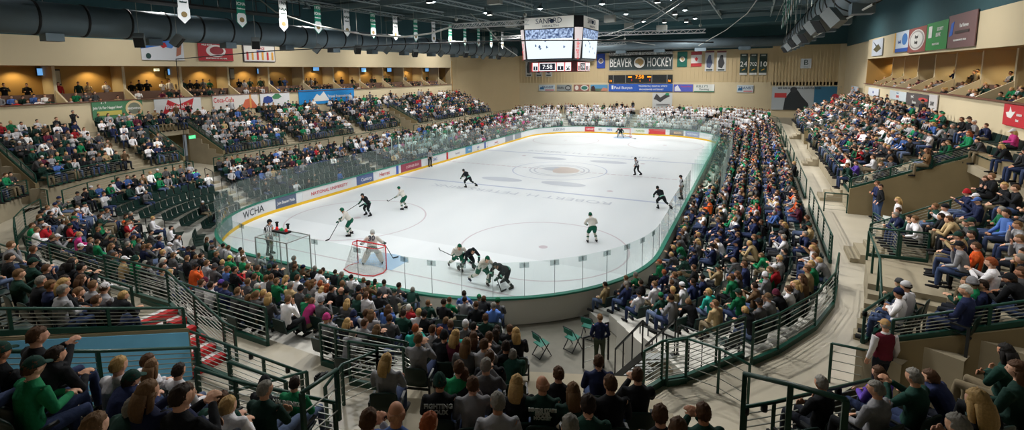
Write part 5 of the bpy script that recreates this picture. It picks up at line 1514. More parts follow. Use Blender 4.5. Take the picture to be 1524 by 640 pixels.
def player(x, y, face, pose, team, label, number=None, sticky=True, name='hockey_player', cat='person', scale=1.03, stick_to=None, group=None, pads=False, mirror=False, armband=False):
    M_ = player_meshes(pose); s = PP[pose]; yaw = yaw_to(*face)
    o = link(name, M_['body'], None, (x, y, 0.0), yaw, R.choice(SKIN)); o.scale = ((-scale if mirror else scale), scale, scale); tag(o, label, cat, group)
    j = link('jersey', M_['jersey'], o, color=team['jersey'])
    if team is REF:
        me = M_['jersey'].copy(); me.materials.clear(); me.materials.append(striped('referee_stripes')); j.data = me
    else: link('jersey_stripe', M_['stripe'], j, color=team['stripe'])
    link('hockey_pants' if team is not REF else 'trousers', M_['pants'], o, color=team['pants'])
    for g in 'RL':
        if pose not in ('upright', 'walk'):
            k = link('leg_pad' if pads else 'sock', M_['sock' + g], o, color=team['sock']); 
            if not pads: link('sock_stripe', M_['sst' + g], k, color=team['sst'])
        link('skate', M_['skate' + g], o, color=(26, 26, 28))
        if team.get('glove'): link('glove', M_['glove' + g], o, color=team['glove'])
    Mh = Matrix.Translation(s['head']) @ (Matrix.Rotation(s['hyaw'], 4, 'Z') @ Matrix.Rotation(s['hpitch'], 4, 'X'))
    h = link('helmet', CAPM['helmet'], o, color=team['helmet']); h.matrix_local = Mh
    if pads:
        mm = MB(); mm.smooth = True; mm.ball((0, .03, -.03), (.092, .105, .12), 14, 10); mk = mm.build('face_mask', mat('mask_white', (210, 210, 208), .4), h)
    if number:
        n = s['pelvis'] - s['chest']; back = Vector((0, -1, 0)); up = (s['chest'] - s['pelvis']).normalized(); bx = Vector((1, 0, 0)); nrm_ = bx.cross(up).normalized()
        if nrm_.y > 0: nrm_ = -nrm_
        c = s['chest'] * .75 + s['waist'] * .25 + nrm_ * (.155 * (1.45 if pads else 1.25) * 1.0 + .03)
        t_ = text(number, .34, frame(c, (1, 0, 0), up), mat('number_ink', team.get('num', (40, 44, 60)), .6), j, ext=.006, bold=.012, sx=.9)
    if armband:
        mm = MB(); mm.smooth = True; a_, e = s['shL'], s['elL']; mm.tube([a_ + (e - a_) * .45, a_ + (e - a_) * .8], [.085, .08], 10); mm.build('armband', mat('orange_band', (240, 120, 40), .6), o)
    if sticky:
        c, sn = math.cos(yaw), math.sin(yaw); sx = -scale if mirror else scale
        W = lambda v: Vector((x + (v.x * sx) * c - (v.y * scale) * sn, y + (v.x * sx) * sn + (v.y * scale) * c, v.z * scale))
        hR, hL = W(s['haR']), W(s['haL'])
        if stick_to is None: e = Vector((hL.x + (hL.x - hR.x) * 1.6 + -sn * .5, hL.y + (hL.y - hR.y) * 1.6 + c * .5, .03))
        else: e = Vector((stick_to[0], stick_to[1], .03))
        st = empty('hockey_stick', hR); tag(st, 'black hockey stick held by the ' + label, 'hockey stick')
        w = ' '.join(st['label'].split()[:16]); st['label'] = w
        d = (e - hR); m = MB(); m.bar(-d.normalized() * .12, d, .026, .032); m.build('shaft', black_paint, st)
        bd = Vector((d.x, d.y, 0)).normalized(); m = MB(); m.bar(d, d + bd * .3 + Vector((0, 0, .02)), .02, .07); m.build('blade', black_paint, st)
    return o
def G(u, v): p_ = uz(u, v, 0); return p_.x, p_.y
player(*G(520, 350), (-.75, -.45), 'glide', TEAMW, 'player in white jersey and green pants reaching left above the goal', stick_to=G(490, 357), scale=1.08)
player(*G(547, 321), (-.2, -1), 'glide', TEAMB, 'player in black jersey facing the goal from the slot', stick_to=(G(513, 317)))
player(*G(601, 311), (-1, -.15), 'glide', TEAMW, 'player in white jersey at the top of the slot', stick_to=G(578, 300))
player(*G(697, 279), (-.6, .1), 'stride', TEAMB, 'black-clad player skating alone near the blue line', stick_to=None, sticky=False)
player(*G(683, 403), (.4, -.5), 'stride', TEAMW, 'white-clad player with green helmet chasing left of the pile', stick_to=G(655, 373))
player(*G(697, 403), (.8, -.5), 'bent', TEAMB, 'black-clad player bent forward between two white jerseys', sticky=False, mirror=True)
player(*G(719, 424), (.7, -.5), 'stride', TEAMW, 'white-clad player battling at the goal line', stick_to=G(722, 398), sticky=False)
player(*G(751, 428), (-.35, -1), 'bent', TEAMB, 'black-clad player crouched lowest at the goal line', stick_to=G(746, 435), mirror=True)
player(*G(881, 360), (-.5, .7), 'glide', TEAMW, 'white-clad player alone in the right face-off circle', sticky=False)
player(*G(984, 311), (-.6, .6), 'stride', TEAMB, 'black-clad player striding along the right boards', sticky=False)
TG = dict(TEAMW); TG['helmet'] = (210, 210, 206); TG['pants'] = (178, 180, 176); TG['glove'] = (60, 64, 66); TG['num'] = (40, 44, 62)
player(*G(555, 394), (-.55, .83), 'goalie', TG, 'goaltender in white with number 30 crouching in the near crease', number='30', pads=True, stick_to=G(585, 385), scale=1.12)
TB = dict(TEAMB); TB['sock'] = (200, 206, 204)
player(-.3, 26.4, (0, -1), 'goalie', TB, 'tiny goaltender in dark jersey in front of the distant goal', pads=True)
player(*G(402, 379), (1, .3), 'upright', REF, 'referee with orange armband standing in the near left corner', sticky=False, name='person', scale=1.12, armband=True)
player(*G(640, 248), (1, -.4), 'upright', REF, 'striped linesman standing by the left boards', sticky=False, name='person', scale=1.05)
player(*G(948, 262), (-.6, -.6), 'walk', REF, 'striped linesman skating near centre ice', sticky=False, name='person')
player(*G(1014, 296), (-1, -.3), 'upright', REF, 'striped official standing in front of the team bench', sticky=False, name='person')
pk = G(723, 421)
m = MB(); m.smooth = True; m.tube([(pk[0] + .6, pk[1], .005), (pk[0] + .6, pk[1], .03)], .038, 14); o = m.build('puck', black_paint); tag(o, 'black puck on the ice beside the goal-line battle', 'puck')

# special people
JZ = uy(437, 387, -31.25).z - 1.69
def sp(u, v, zf, pose, top, hair, label, faceto, style='short', hat=None, hatcol=None, z=None, scale=1.04, pants=None, hz=1.63):
    p_ = uz(u, v, zf + hz); rx, ry = p_.x, p_.y; yaw = yaw_to(faceto[0] - rx, faceto[1] - ry)
    return person(rx, ry, zf, yaw, pose, top, hair, style, hat, hatcol, pants=pants, scale=scale, label=label)
def vest(o, pose, col, nm='vest'):
    s = POSES[pose]; t = MB(); torso(t, s, 1.1); me = fuse(t, 'vest', .018, cloth_m); v_ = link(nm, me, o, color=col); v_['label'] = 'sleeveless waistcoat'
    return v_
o = sp(1318, 489, WZ, 'stand', 'w', 'g', 'usher in tan cap and maroon vest over white shirt at the near right vomitory', (14, -20), hat='cap', hatcol=(176, 140, 92)); vest(o, 'stand', (96, 26, 42))
o = sp(291, 212, WZ, 'stand', 'w', 'd', 'usher in white shirt and dark vest inside the left vomitory', (0, -24)); vest(o, 'stand', (60, 26, 34))
o = sp(6, 262, WZ, 'stand', 'w', 'g', 'usher in white shirt and maroon vest at the left corner vomitory', (0, -24)); vest(o, 'stand', (96, 26, 42))
sp(1311, 280, WZ, 'pocket', 'k', 'd', 'man in black jacket and jeans standing by the right steps', (0, -20), pants=(60, 80, 120))
sp(1306, 275, WZ, 'crossed', 'n', 'b', 'man in navy jacket half hidden behind the standing man in black', (0, -20), pants=(70, 90, 130))
sp(1337, 300, WZ, 'stand', 'w', 'y', 'young woman in white top standing in the right vomitory', (4, -20), style='long', pants=(30, 32, 40))
o = sp(893, 476, 0, 'pocket', 'n', 't', 'officer in navy jacket standing on the tunnel floor by the folding chairs', (8, -20), pants=(70, 78, 62)); 
sp(437, 387, JZ, 'stand', (60, 62, 66), 'g', 'grey-haired man in dark grey suit standing in the goal judge box', (-1, -10), pants=(40, 42, 46))
for (u, v), lb in (((918, 152), 'left of three dark figures standing on the distant platform'), ((926, 153), 'middle of three figures standing on the distant platform'), ((942, 151), 'right of three figures standing on the distant platform')):
    p_ = uy(u, v, 38.6); person(p_.x, p_.y, p_.z - 1.63, PI, 'stand', 'k', 'd', label=lb)
m = MB(); m.box((.5, 39.0, 2.6), (9.5, 1.6, .9)); m.build('platform_tmp', concrete); D.objects['platform_tmp'].name = 'floor_distant_platform'; tag(D.objects['floor_distant_platform'], kind='structure')
# lettering on clothes
def back_text(h, words, size, col, dz=0.0):
    o = h['obj']; 
    for i, w in enumerate(words):
        text(w, size[i], frame((0, -.222, 1.03 - i * (size[i - 1] if i else 0) * 1.02 - dz), (1, 0, 0), (0, .12, 1)), mat('ink_%02x%02x%02x' % col, col, .6), o, ext=.004, bold=.004)
def pick(u, v): return min(HAND, key=lambda h: math.hypot(h['u'] - u, h['v'] - v))
back_text(pick(654, 568), ['FIGHTING', 'SIOUX'], [.085, .085], (150, 154, 150), .02)
back_text(pick(807, 576), ['BEMIDJI STATE', 'BEAVER', 'HOCKEY'], [.055, .055, .055], (190, 196, 186), .02)
back_text(pick(452, 559), ['NAUMENKO', '6'], [.09, .24], (206, 212, 206), .0)
back_text(pick(273, 547), ['LINDBLOM', '1'], [.07, .2], (40, 60, 56), .0)
# black camera on the rail beside the number six jersey
o = empty('video_camera', ud(476, 562, 7.2)); o.scale = (.6, .6, .6); tag(o, 'black video camera beside the green number six jersey', 'camera')
m = MB(); m.box((0, 0, 0), (.12, .26, .13)); m.build('camera_body', black, o); m = MB(); m.smooth = True; m.tube([(0, .12, 0), (0, .24, 0)], .045, 12, (1, 0, 0)); m.build('lens', black, o); m = MB(); m.box((0, -.05, .1), (.04, .14, .04)); m.build('handle', black, o)

# ------------------------------------------------------------------ goal judge booth, penalty boxes, team benches
c = uz(437, 437, .0); o = empty('goal_judge_booth', (-1.0, -31.3, 0)); tag(o, 'clear glass booth with silver frame behind the near goal', 'booth')
x0, x1, y0, y1, zt = -.95, .95, -.75, .45, 2.75
for x in (x0, x1):
    for y in (y0, y1):
        m = MB(); m.box((x, y, zt / 2), (.04, .04, zt)); m.build('post', silver, o)
m = MB(); m.bar((x0, y0, zt), (x1, y0, zt), .04); m.bar((x0, y1, zt), (x1, y1, zt), .04); m.bar((x0, y0, zt), (x0, y1, zt), .04); m.bar((x1, y0, zt), (x1, y1, zt), .04); m.build('top_frame', silver, o)
gl2 = mat_glass('booth_glass', (.94, .98, .97), haze=.02)
m = MB(); m.box((0, y0, 1.75), (x1 - x0, .012, 1.9)); m.build('back_pane', gl2, o); m = MB(); m.box((x0, (y0 + y1) / 2, 1.75), (.012, y1 - y0, 1.9)); m.build('side_pane', gl2, o); m = MB(); m.box((x1, (y0 + y1) / 2, 1.75), (.012, y1 - y0, 1.9)); m.build('side_pane', gl2, o)
m = MB(); m.box((0, (y0 + y1) / 2, zt), (x1 - x0, y1 - y0, .015)); m.build('roof_pane', gl2, o)
lp = empty('goal_light', (-1.35, -31.2, 2.78)); tag(lp, 'black bar with red and green goal lights on the booth roof', 'goal light')
m = MB(); m.box((0, 0, .05), (.85, .3, .08)); m.build('base', black, lp)
for x, cc, nm_ in ((-.28, (220, 40, 40), 'red_lamp'), (.02, (30, 150, 80), 'green_lamp'), (.3, (220, 40, 40), 'red_lamp')):
    m = MB(); m.smooth = True; m.tube([(x, 0, .09), (x, 0, .2)], [.07, .05], 12); m.build(nm_, mat('lamp_%d' % cc[0], cc, .3, emit=.4), lp)
for x in (-.32, .36):
    m = MB(); m.box((x, .05, .3), (.06, .08, .22)); m.box((x, .05, .4), (.12, .1, .05)); m.build('camera_head', black, lp)

def bench(y0, y1, side, label):
    x = side * 13.95
    o = empty('team_bench', (x, (y0 + y1) / 2, 0)); tag(o, label, 'bench'); L_ = y1 - y0
    m = MB(); m.box((side * .1, 0, .22), (1.5, L_, .44)); m.build('platform', concrete, o)
    m = MB(); m.box((side * .25, 0, .9), (.35, L_, .05)); m.build('seat', bench_metal, o)
    for i in range(4):
        m = MB(); m.box((side * .25, -L_ / 2 + L_ * (i + .5) / 4, .66), (.3, .06, .44)); m.build('leg', seat_dark, o)
bench(-8.3, -.6, 1, 'team bench of the white-clad players on the right'); bench(.6, 8.3, 1, 'team bench farther along the right boards')
bench(-7.0, -.6, -1, 'penalty bench behind the left boards'); bench(.3, 4.2, -1, 'farther penalty bench behind the left boards')
def pane_box(side, ys, label, zt, x0, x1):
    o = empty('glass_enclosure', (side * x0, (ys[0] + ys[-1]) / 2, 0)); tag(o, label, 'glass enclosure'); yc = (ys[0] + ys[-1]) / 2
    for y in ys:
        m = MB(); m.box((side * (x1 - x0) / 2, y - yc, (1.07 + zt) / 2), (x1 - x0, .014, zt - 1.07)); m.build('divider_pane', gl2, o)
        m = MB(); m.box((side * (x1 - x0), y - yc, zt / 2), (.06, .06, zt)); m.build('post', mat('pale_post', (200, 212, 206), .4), o)
    for a, b_ in zip(ys, ys[1:]):
        m = MB(); m.box((side * (x1 - x0), (a + b_) / 2 - yc, (1.07 + zt) / 2), (.014, b_ - a - .04, zt - 1.07)); m.build('back_pane', gl2, o)
        m = MB(); m.box((side * (x1 - x0), (a + b_) / 2 - yc, .55), (.03, b_ - a - .04, 1.05)); m.build('lower_panel', board_m, o)
pane_box(-1, [-7.1 + 1.13 * i for i in range(11)], 'tall glass penalty boxes behind the left boards', 3.3, 12.99, 14.8)
pane_box(1, [-9 + 1.8 * i for i in range(11)], 'tall glass screen behind the team benches', 3.1, 12.99, 14.9)
SEATP = dict(POSES)
for i in range(13):
    y = -7.9 + 1.22 * i; w = y < 0
    if abs(y) < .5: continue
    T_ = TEAMW if w else TEAMB
    o = person(14.15, y, .44, yaw_to(-1, R.uniform(-.5, .1)), 'lean' if i % 3 else 'clasp', T_['jersey'], 'd', 'short', 'helmet', T_['helmet'], pants=T_['pants'], scale=1.08,
               label='%s player in %s helmet sitting on the %s team bench' % (('white-clad', 'green') if w else ('dark-clad', 'dark')) .__add__(('nearer' if w else 'farther',)) if False else ('%s player sitting on the %s team bench behind the right boards' % ('white-clad' if w else 'dark-clad', 'nearer' if w else 'farther')),
               group='%s players on the bench' % ('white-clad' if w else 'dark-clad'), name='hockey_player')
for y, lb in ((-6.8, 'coach in black standing at the near end of the bench'), (-3, 'coach in black standing mid-bench behind the white-clad players')):
    person(14.75, y, .44, yaw_to(-1, 0), 'crossed', 'k', 'd', label=lb)
for y in (-5, -1.5):
    player_y = y
    person(-14.1, y, .44, yaw_to(1, 0), 'clasp', 'k', 'd', label='scorekeeper in black seated in the left penalty box, %s' % ('nearer pane' if y < -3 else 'farther pane'))

# ------------------------------------------------------------------ scoreboard
sb = empty('scoreboard', (.15, -.3, 9.5)); tag(sb, 'four-sided video scoreboard hanging over centre ice', 'scoreboard')
def octa(a, c): return [(a - c, -a), (a, -a + c), (a, a - c), (a - c, a), (-a + c, a), (-a, a - c), (-a, -a + c), (-a + c, -a)]
def loft(name, mt, lv, parent):
    m = MB(); vs = []
    for a, c, z in lv: vs += [(x, y, z) for x, y in octa(a, c)]
    n = len(lv); fs = [tuple(reversed(range(8))), tuple(range(8 * n - 8, 8 * n))]
    for i in range(n - 1):
        for k in range(8): fs.append((8 * i + k, 8 * i + (k + 1) % 8, 8 * i + 8 + (k + 1) % 8, 8 * i + 8 + k))
    m.add(vs, fs); return m.build(name, mt, parent)
loft('cabinet', screen_blk, [(2.6, .6, 1.0), (2.8, .6, 1.15), (2.98, .6, 3.85), (2.98, .6, 4.85)], sb)
loft('ring_cabinet', mat('ring_red', (90, 40, 44), .5), [(2.3, .35, .02), (2.3, .35, .95)], sb)
scr = D.materials.new('video_picture'); scr.use_nodes = True; nt = scr.node_tree; b = nt.nodes['Principled BSDF']
g = nt.nodes.new('ShaderNodeTexCoord'); sx_ = nt.nodes.new('ShaderNodeSeparateXYZ'); nt.links.new(g.outputs['Object'], sx_.inputs[0])
ns = nt.nodes.new('ShaderNodeTexNoise'); ns.inputs['Scale'].default_value = 5; nt.links.new(g.outputs['Object'], ns.inputs['Vector'])
rp = nt.nodes.new('ShaderNodeValToRGB'); rp.color_ramp.elements[0].position = .38; rp.color_ramp.elements[0].color = lin((50, 70, 110)); rp.color_ramp.elements[1].position = .62; rp.color_ramp.elements[1].color = lin((170, 190, 220)); nt.links.new(ns.outputs['Fac'], rp.inputs[0])
st_ = nt.nodes.new('ShaderNodeMath'); st_.operation = 'GREATER_THAN'; st_.inputs[1].default_value = 2.95; nt.links.new(sx_.outputs[2], st_.inputs[0])
mx = nt.nodes.new('ShaderNodeMixRGB'); mx.inputs[1].default_value = lin((226, 240, 250)); nt.links.new(st_.outputs[0], mx.inputs[0]); nt.links.new(rp.outputs[0], mx.inputs[2])
b.inputs['Base Color'].default_value = (0, 0, 0, 1); nt.links.new(mx.outputs[0], b.inputs['Emission Color']); b.inputs['Emission Strength'].default_value = 1.3
red_led = mat('led_red', (200, 70, 70), .4, emit=.9); white_led = mat('led_white', (240, 240, 240), .4, emit=1.0); dk_led = mat('led_dark', (40, 44, 60), .4, emit=.3)
ink = mat('ink_navy', (44, 60, 84), .6); sign_w = mat('sign_white', (214, 212, 204), .5, emit=.25)
faces = [((0, -1), (1, 0)), ((1, 0), (0, 1)), ((0, 1), (-1, 0)), ((-1, 0), (0, -1))]
for fi, (nn, rr) in enumerate(faces):
    def Q(r, dpt, z): return (nn[0] * dpt + rr[0] * r, nn[1] * dpt + rr[1] * r, z)
    m = MB(); m.quad(Q(-2.1, 2.83, 1.22), Q(2.1, 2.83, 1.22), Q(2.3, 2.99, 3.78), Q(-2.3, 2.99, 3.78)); m.add([Q(-2.1, 2.80, 1.22), Q(2.1, 2.80, 1.22), Q(2.3, 2.96, 3.78), Q(-2.3, 2.96, 3.78)], [(3, 2, 1, 0)]); s_ = m.build('video_screen', scr, sb)
    up = Vector((nn[0] * .16, nn[1] * .16, 2.56)).normalized()
    for k in range(7):
        r = R.uniform(-1.5, 1.6); z = R.uniform(1.6, 2.8); m = MB(); m.box((0, 0, 0), (.1, .01, .2)); m.box((.07, 0, -.02), (.12, .01, .05))
        o = m.build('picture_figure', mat('led_navy', (50, 80, 120), .5, emit=.6), s_); o.matrix_local = frame(Q(r, 2.86 + (z - 1.22) * .0625, z), (rr[0], rr[1], 0), (nn[0], nn[1], 0))
        o.matrix_local = Matrix.Translation(Q(r, 2.86 + (z - 1.22) * .0625, z)) @ Matrix.Rotation(math.atan2(rr[1], rr[0]), 4, 'Z')
    m = MB(); m.add([Q(-2.32, 3.0, 3.86), Q(2.32, 3.0, 3.86), Q(2.32, 3.0, 4.84), Q(-2.32, 3.0, 4.84), Q(-2.32, 2.97, 3.86), Q(2.32, 2.97, 3.86), Q(2.32, 2.97, 4.84), Q(-2.32, 2.97, 4.84)], [(0, 1, 2, 3), (7, 6, 5, 4)]); sg_ = m.build('sponsor_sign', sign_w, sb)
    text('SANF RD', .66, frame(Q(0.02, 3.02, 4.48), (rr[0], rr[1], 0), (0, 0, 1)), ink, sg_, sx=.95)
    text('HEALTH', .26, frame(Q(.2, 3.02, 4.05), (rr[0], rr[1], 0), (0, 0, 1)), ink, sg_, sx=1.6)
    m = MB(); m.smooth = True; m.tube([Q(.31, 3.0, 4.48), Q(.31, 3.03, 4.48)], .19, 16); m.build('emblem', ink, sg_)
    # ring board
    m = MB(); m.add([Q(-1.9, 2.32, .1), Q(1.9, 2.32, .1), Q(1.9, 2.32, .88), Q(-1.9, 2.32, .88)], [(0, 1, 2, 3)]); rg = m.build('ring_display', red_led, sb)
    for (a_, b_, wd, tc, sz) in ((-1.8, -1.25, '1', 1, .4), (-1.15, .45, '7:58', 1, .52), (.55, 1.25, '1', 1, .4), (1.35, 1.88, '75', 1, .42)):
        m = MB(); m.add([Q(a_, 2.33, .12), Q(b_, 2.33, .12), Q(b_, 2.33, .86), Q(a_, 2.33, .86)], [(0, 1, 2, 3)]); m.build('display_border', white_led, rg)
        m = MB(); m.add([Q(a_ + .07, 2.34, .19), Q(b_ - .07, 2.34, .19), Q(b_ - .07, 2.34, .79 if sz > .5 else .55), Q(a_ + .07, 2.34, .79 if sz > .5 else .55)], [(0, 1, 2, 3)]); m.build('display_panel', dk_led, rg)
        text(wd, sz, frame(Q((a_ + b_) / 2, 2.35, .48 if sz > .5 else .37), (rr[0], rr[1], 0), (0, 0, 1)), white_led, rg, bold=.004, sx=1.1)
    # corner column with lettering
    d45 = Vector((nn[0] + rr[0], nn[1] + rr[1], 0)).normalized(); t45 = Vector((-d45.y, d45.x, 0))
    c_ = Vector((nn[0] * 2.6 + rr[0] * 2.6, nn[1] * 2.6 + rr[1] * 2.6, 0)); c0 = d45 * ((2.98 * 2 - .6) / math.sqrt(2) + .02); c1 = d45 * ((2.8 * 2 - .6) / math.sqrt(2) + .03)
    m = MB(); m.add([tuple(c1 - t45 * .26 + Vector((0, 0, 1.2))), tuple(c1 + t45 * .26 + Vector((0, 0, 1.2))), tuple(c0 + t45 * .4 + Vector((0, 0, 3.85))), tuple(c0 - t45 * .4 + Vector((0, 0, 3.85)))], [(0, 1, 2, 3)]); cc_ = m.build('corner_panel', mat('led_pale', (226, 214, 214), .4, emit=.5), sb)
    cm = (c0 + c1) / 2 + d45 * .03 + Vector((0, 0, 2.5)); text('Key to the game', .42, frame(cm, (0, 0, -1), t45), red_led, cc_)
for x in (-2, 2):
    for y in (-2, 2):
        m = MB(); m.bar((x, y, 4.85), (x, y, 7.6), .03); m.build('hanger_cable', cable_m, sb)
m = MB(); m.box((0, 0, 4.95), (4, 4, .15)); m.build('hoist_frame', steel_dark, sb)

# ------------------------------------------------------------------ wall scoreboard, big banner, adverts
def wall_sign(name, label, cat, u0, v0, u1, v1, plane, rgb, words=(), depth=.05, group=None, frame_rgb=None):
    """flat sign hung on a wall; plane: ('y',40) | ('x',-27.4) | ('x',27.4)"""
    ax, val = plane
    if ax == 'y': a = uy(u0, v0, val); b_ = uy(u1, v1, val); r = Vector((1, 0, 0)); n = Vector((0, -1, 0)); w = b_.x - a.x
    elif val < 0: a = ux(u0, v0, val); b_ = ux(u1, v1, val); r = Vector((0, 1, 0)); n = Vector((1, 0, 0)); w = b_.y - a.y
    else: a = ux(u0, v0, val); b_ = ux(u1, v1, val); r = Vector((0, -1, 0)); n = Vector((-1, 0, 0)); w = a.y - b_.y
    ztop, zb = a.z, b_.z; h = ztop - zb; w = abs(w)
    c = (a + b_) / 2
    o = empty(name, c); tag(o, label, cat, group)
    M0 = frame((0, 0, 0), r, (0, 0, 1))
    m = MB(); m.box((0, 0, 0), (w, h, depth)); p_ = m.build('panel', mat('sign_%02x%02x%02x' % rgb, rgb, .55), o); p_.matrix_local = Matrix.Translation(n * (depth / 2 + .02)) @ M0
    if frame_rgb:
        m = MB(); t_ = .06
        for q_ in (((0, h / 2), (w + t_, t_)), ((0, -h / 2), (w + t_, t_)), ((-w / 2, 0), (t_, h)), ((w / 2, 0), (t_, h))): m.box((q_[0][0], q_[0][1], 0), (q_[1][0], q_[1][1], depth + .03))
        f_ = m.build('frame', mat('frame_%02x%02x%02x' % frame_rgb, frame_rgb, .5), o); f_.matrix_local = Matrix.Translation(n * (depth / 2 + .02)) @ M0
    for wi, wd in enumerate(words):
        kind = wd[0]
        if kind == 't':
            _, s_, fx, fy, size, col = wd[:6]; sx = wd[6] if len(wd) > 6 else 1.0
            text(s_, size * h, fit=w * (1 - 2 * abs(fx)) * .94 if abs(fx) > .05 else w * .92, M=Matrix.Translation(n * (depth + .03 + .006 * wi)) @ M0 @ Matrix.Translation((fx * w, fy * h, 0)), mt=mat('ink_%02x%02x%02x' % col, col, .5), parent=o, bold=.006, sx=sx)
        elif kind == 'r':
            _, fx0, fy0, fx1, fy1, col = wd; m = MB(); m.box(((fx0 + fx1) / 2 * w, (fy0 + fy1) / 2 * h, 0), ((fx1 - fx0) * w, (fy1 - fy0) * h, .012)); s2 = m.build('colour_field', mat('sign_%02x%02x%02x' % col, col, .55), o); s2.matrix_local = Matrix.Translation(n * (depth + .024 + .006 * wi)) @ M0
        elif kind == 'o':
            _, fx, fy, rx, ry, col = wd; m = MB(); k = 24; m.add([(fx * w + rx * w * math.cos(2 * PI * i / k), fy * h + ry * h * math.sin(2 * PI * i / k), zz) for zz in (-.006, .006) for i in range(k)], [tuple(range(k)), tuple(reversed(range(k, 2 * k)))] + [(i, (i + 1) % k, k + (i + 1) % k, k + i) for i in range(k)])
            s2 = m.build('emblem', mat('sign_%02x%02x%02x' % col, col, .55), o); s2.matrix_local = Matrix.Translation(n * (depth + .024 + .006 * wi)) @ M0
        elif kind == 'p':
            _, pts_, col = wd; k = len(pts_); m = MB(); m.add([(x * w, y * h, zz) for zz in (-.006, .006) for x, y in pts_], [tuple(range(k)), tuple(reversed(range(k, 2 * k)))] + [(i, (i + 1) % k, k + (i + 1) % k, k + i) for i in range(k)])
            s2 = m.build('emblem', mat('sign_%02x%02x%02x' % col, col, .55), o); s2.matrix_local = Matrix.Translation(n * (depth + .024 + .006 * wi)) @ M0
    return o
W_, K_, FY = (236, 236, 234), (30, 34, 38), ('y', 39.92)
BVR = [(-.0, .0)]
def beaver(fx, fy, s, asp, col=(190, 160, 110), dk=(40, 40, 36)):
    P = [(-1, .1), (-.7, .6), (-.2, .9), (.4, .8), (.9, .3), (.8, -.3), (.3, -.8), (-.1, -.5), (-.3, -.1), (-.8, -.1)]
    return [('o', fx, fy, s * asp, s, dk), ('o', fx, fy, s * asp * .86, s * .86, W_), ('p', [(fx + x * s * asp * .72, fy + y * s * .72) for x, y in P], col)]
wall_sign('hockey_banner', 'dark BEAVER HOCKEY banner high on the distant wall', 'banner', 907, 83, 1001, 103.5, FY, (58, 72, 74), [('t', 'BEAVER', -.31, -.02, .86, W_, .98), ('t', 'HOCKEY', .30, -.02, .86, W_, .98)] + beaver(-.01, 0, .42, .24), frame_rgb=(200, 200, 196))
wall_sign('home_banner', 'white strip with script above the BEAVER HOCKEY banner', 'banner', 907, 76.5, 1001, 82.5, FY, (214, 214, 212), [('t', 'NCAA', -.4, 0, .7, K_), ('t', 'The Proud Home of', -.03, 0, .9, (90, 100, 104)), ('t', 'DIVISION I', .38, 0, .6, K_)])
wall_sign('arena_name_sign', 'dark strip reading SANFORD CENTER on the distant wall', 'sign', 907, 70, 1001, 76, FY, (52, 62, 64), [('t', 'SANFORD  CENTER', 0, 0, .8, (190, 190, 184), 1.6)])
wall_sign('flag', 'blue state flag hanging on the distant wall', 'flag', 888.5, 80, 900.5, 101.5, FY, (38, 70, 160), [('o', 0, 0, .3, .18, (220, 214, 200)), ('o', 0, 0, .22, .13, (110, 90, 90))])
wall_sign('flag', 'green flag with beaver head hanging on the distant wall', 'flag', 1008.5, 77, 1022.5, 99.5, FY, (14, 104, 90), beaver(0, 0, .2, 1.5))
wall_sign('flag', 'red and white maple leaf flag on the distant wall', 'flag', 1029, 77, 1044, 99, FY, (226, 222, 220), [('r', -.5, .28, .5, .5, (170, 60, 66)), ('r', -.5, -.5, .5, -.28, (186, 46, 52)), ('p', [(0, .16), (.06, .06), (.18, .08), (.12, -.04), (.02, -.14), (-.02, -.14), (-.12, -.04), (-.18, .08), (-.06, .06)], (196, 40, 46))])
for u0, u1, lb, cc in ((1050, 1062, 'white player banner with blue hockey figure on the distant wall', (90, 100, 130)), (1067.5, 1080, 'white player banner with dark hockey figure on the distant wall', (60, 62, 66))):
    wall_sign('player_banner', lb, 'banner', u0, 76, u1, 106, FY, (206, 208, 208), [('r', -.5, .42, .5, .5, (120, 60, 64)), ('p', [(-.1, .3), (.15, .3), (.2, .1), (.35, -.1), (.1, -.35), (-.3, -.3), (-.35, 0)], cc), ('r', -.35, -.46, .35, -.4, (40, 60, 56))])
for u0, nb_, pl_ in ((1102, '24', 'left'), (1116.5, '702', 'middle'), (1131, '10', 'right')):
    wall_sign('number_banner', '%s one of the three green retired number banners, reading %s' % (pl_, nb_), 'banner', u0, 80, u0 + 9.5, 111.5, FY, (46, 66, 60), [('t', nb_, 0, .0, .34 if len(nb_) < 3 else .24, W_), ('r', -.5, -.5, .5, -.4, (220, 222, 220)), ('r', -.3, .4, .3, .45, (200, 204, 200)), ('p', [(-.2, -.3), (.2, -.24), (.2, -.2), (-.2, -.26)], (220, 170, 60))])
for u0, lb in ((782.5, 'player banner under the left end of the scoreboard'), (797.5, 'second player banner under the scoreboard'), (812, 'third player banner under the scoreboard')):
    wall_sign('player_banner', 'grey and white ' + lb, 'banner', u0, 85, u0 + 9.5, 114, FY, (196, 198, 198), [('p', [(-.1, .3), (.15, .3), (.2, .1), (.35, -.1), (.1, -.35), (-.3, -.3), (-.35, 0)], (70, 78, 84)), ('r', -.35, -.46, .35, -.4, (40, 60, 56))])
amber = mat('led_amber', (255, 150, 30), .4, emit=1.2); redl = mat('led_small_red', (230, 50, 40), .4, emit=1.0)
o = wall_sign('wall_scoreboard', 'black game scoreboard with amber digits on the distant wall', 'scoreboard', 906, 112, 1001, 123, FY, (26, 30, 32), [('r', x - .004, -.5, x + .004, .5, (150, 154, 150)) for x in (-.42, -.22, .19, .42)], depth=.2)
w_ = uy(1001, 118, 39.92).x - uy(906, 118, 39.92).x; cc = Vector((0, -.27, 0))
for s_, fx, z, sz, mt in (('7:58', 0, .3, .8, amber), ('1', -.12, -.2, .5, redl), ('1', .16, -.2, .5, redl), ('1', .01, -.35, .4, amber), ('11', -.46, -.35, .5, amber), ('16', .455, -.35, .5, amber)):
    text(s_, sz, frame((fx * w_, -.26, z), (1, 0, 0), (0, 0, 1)), mt, o, bold=.012)
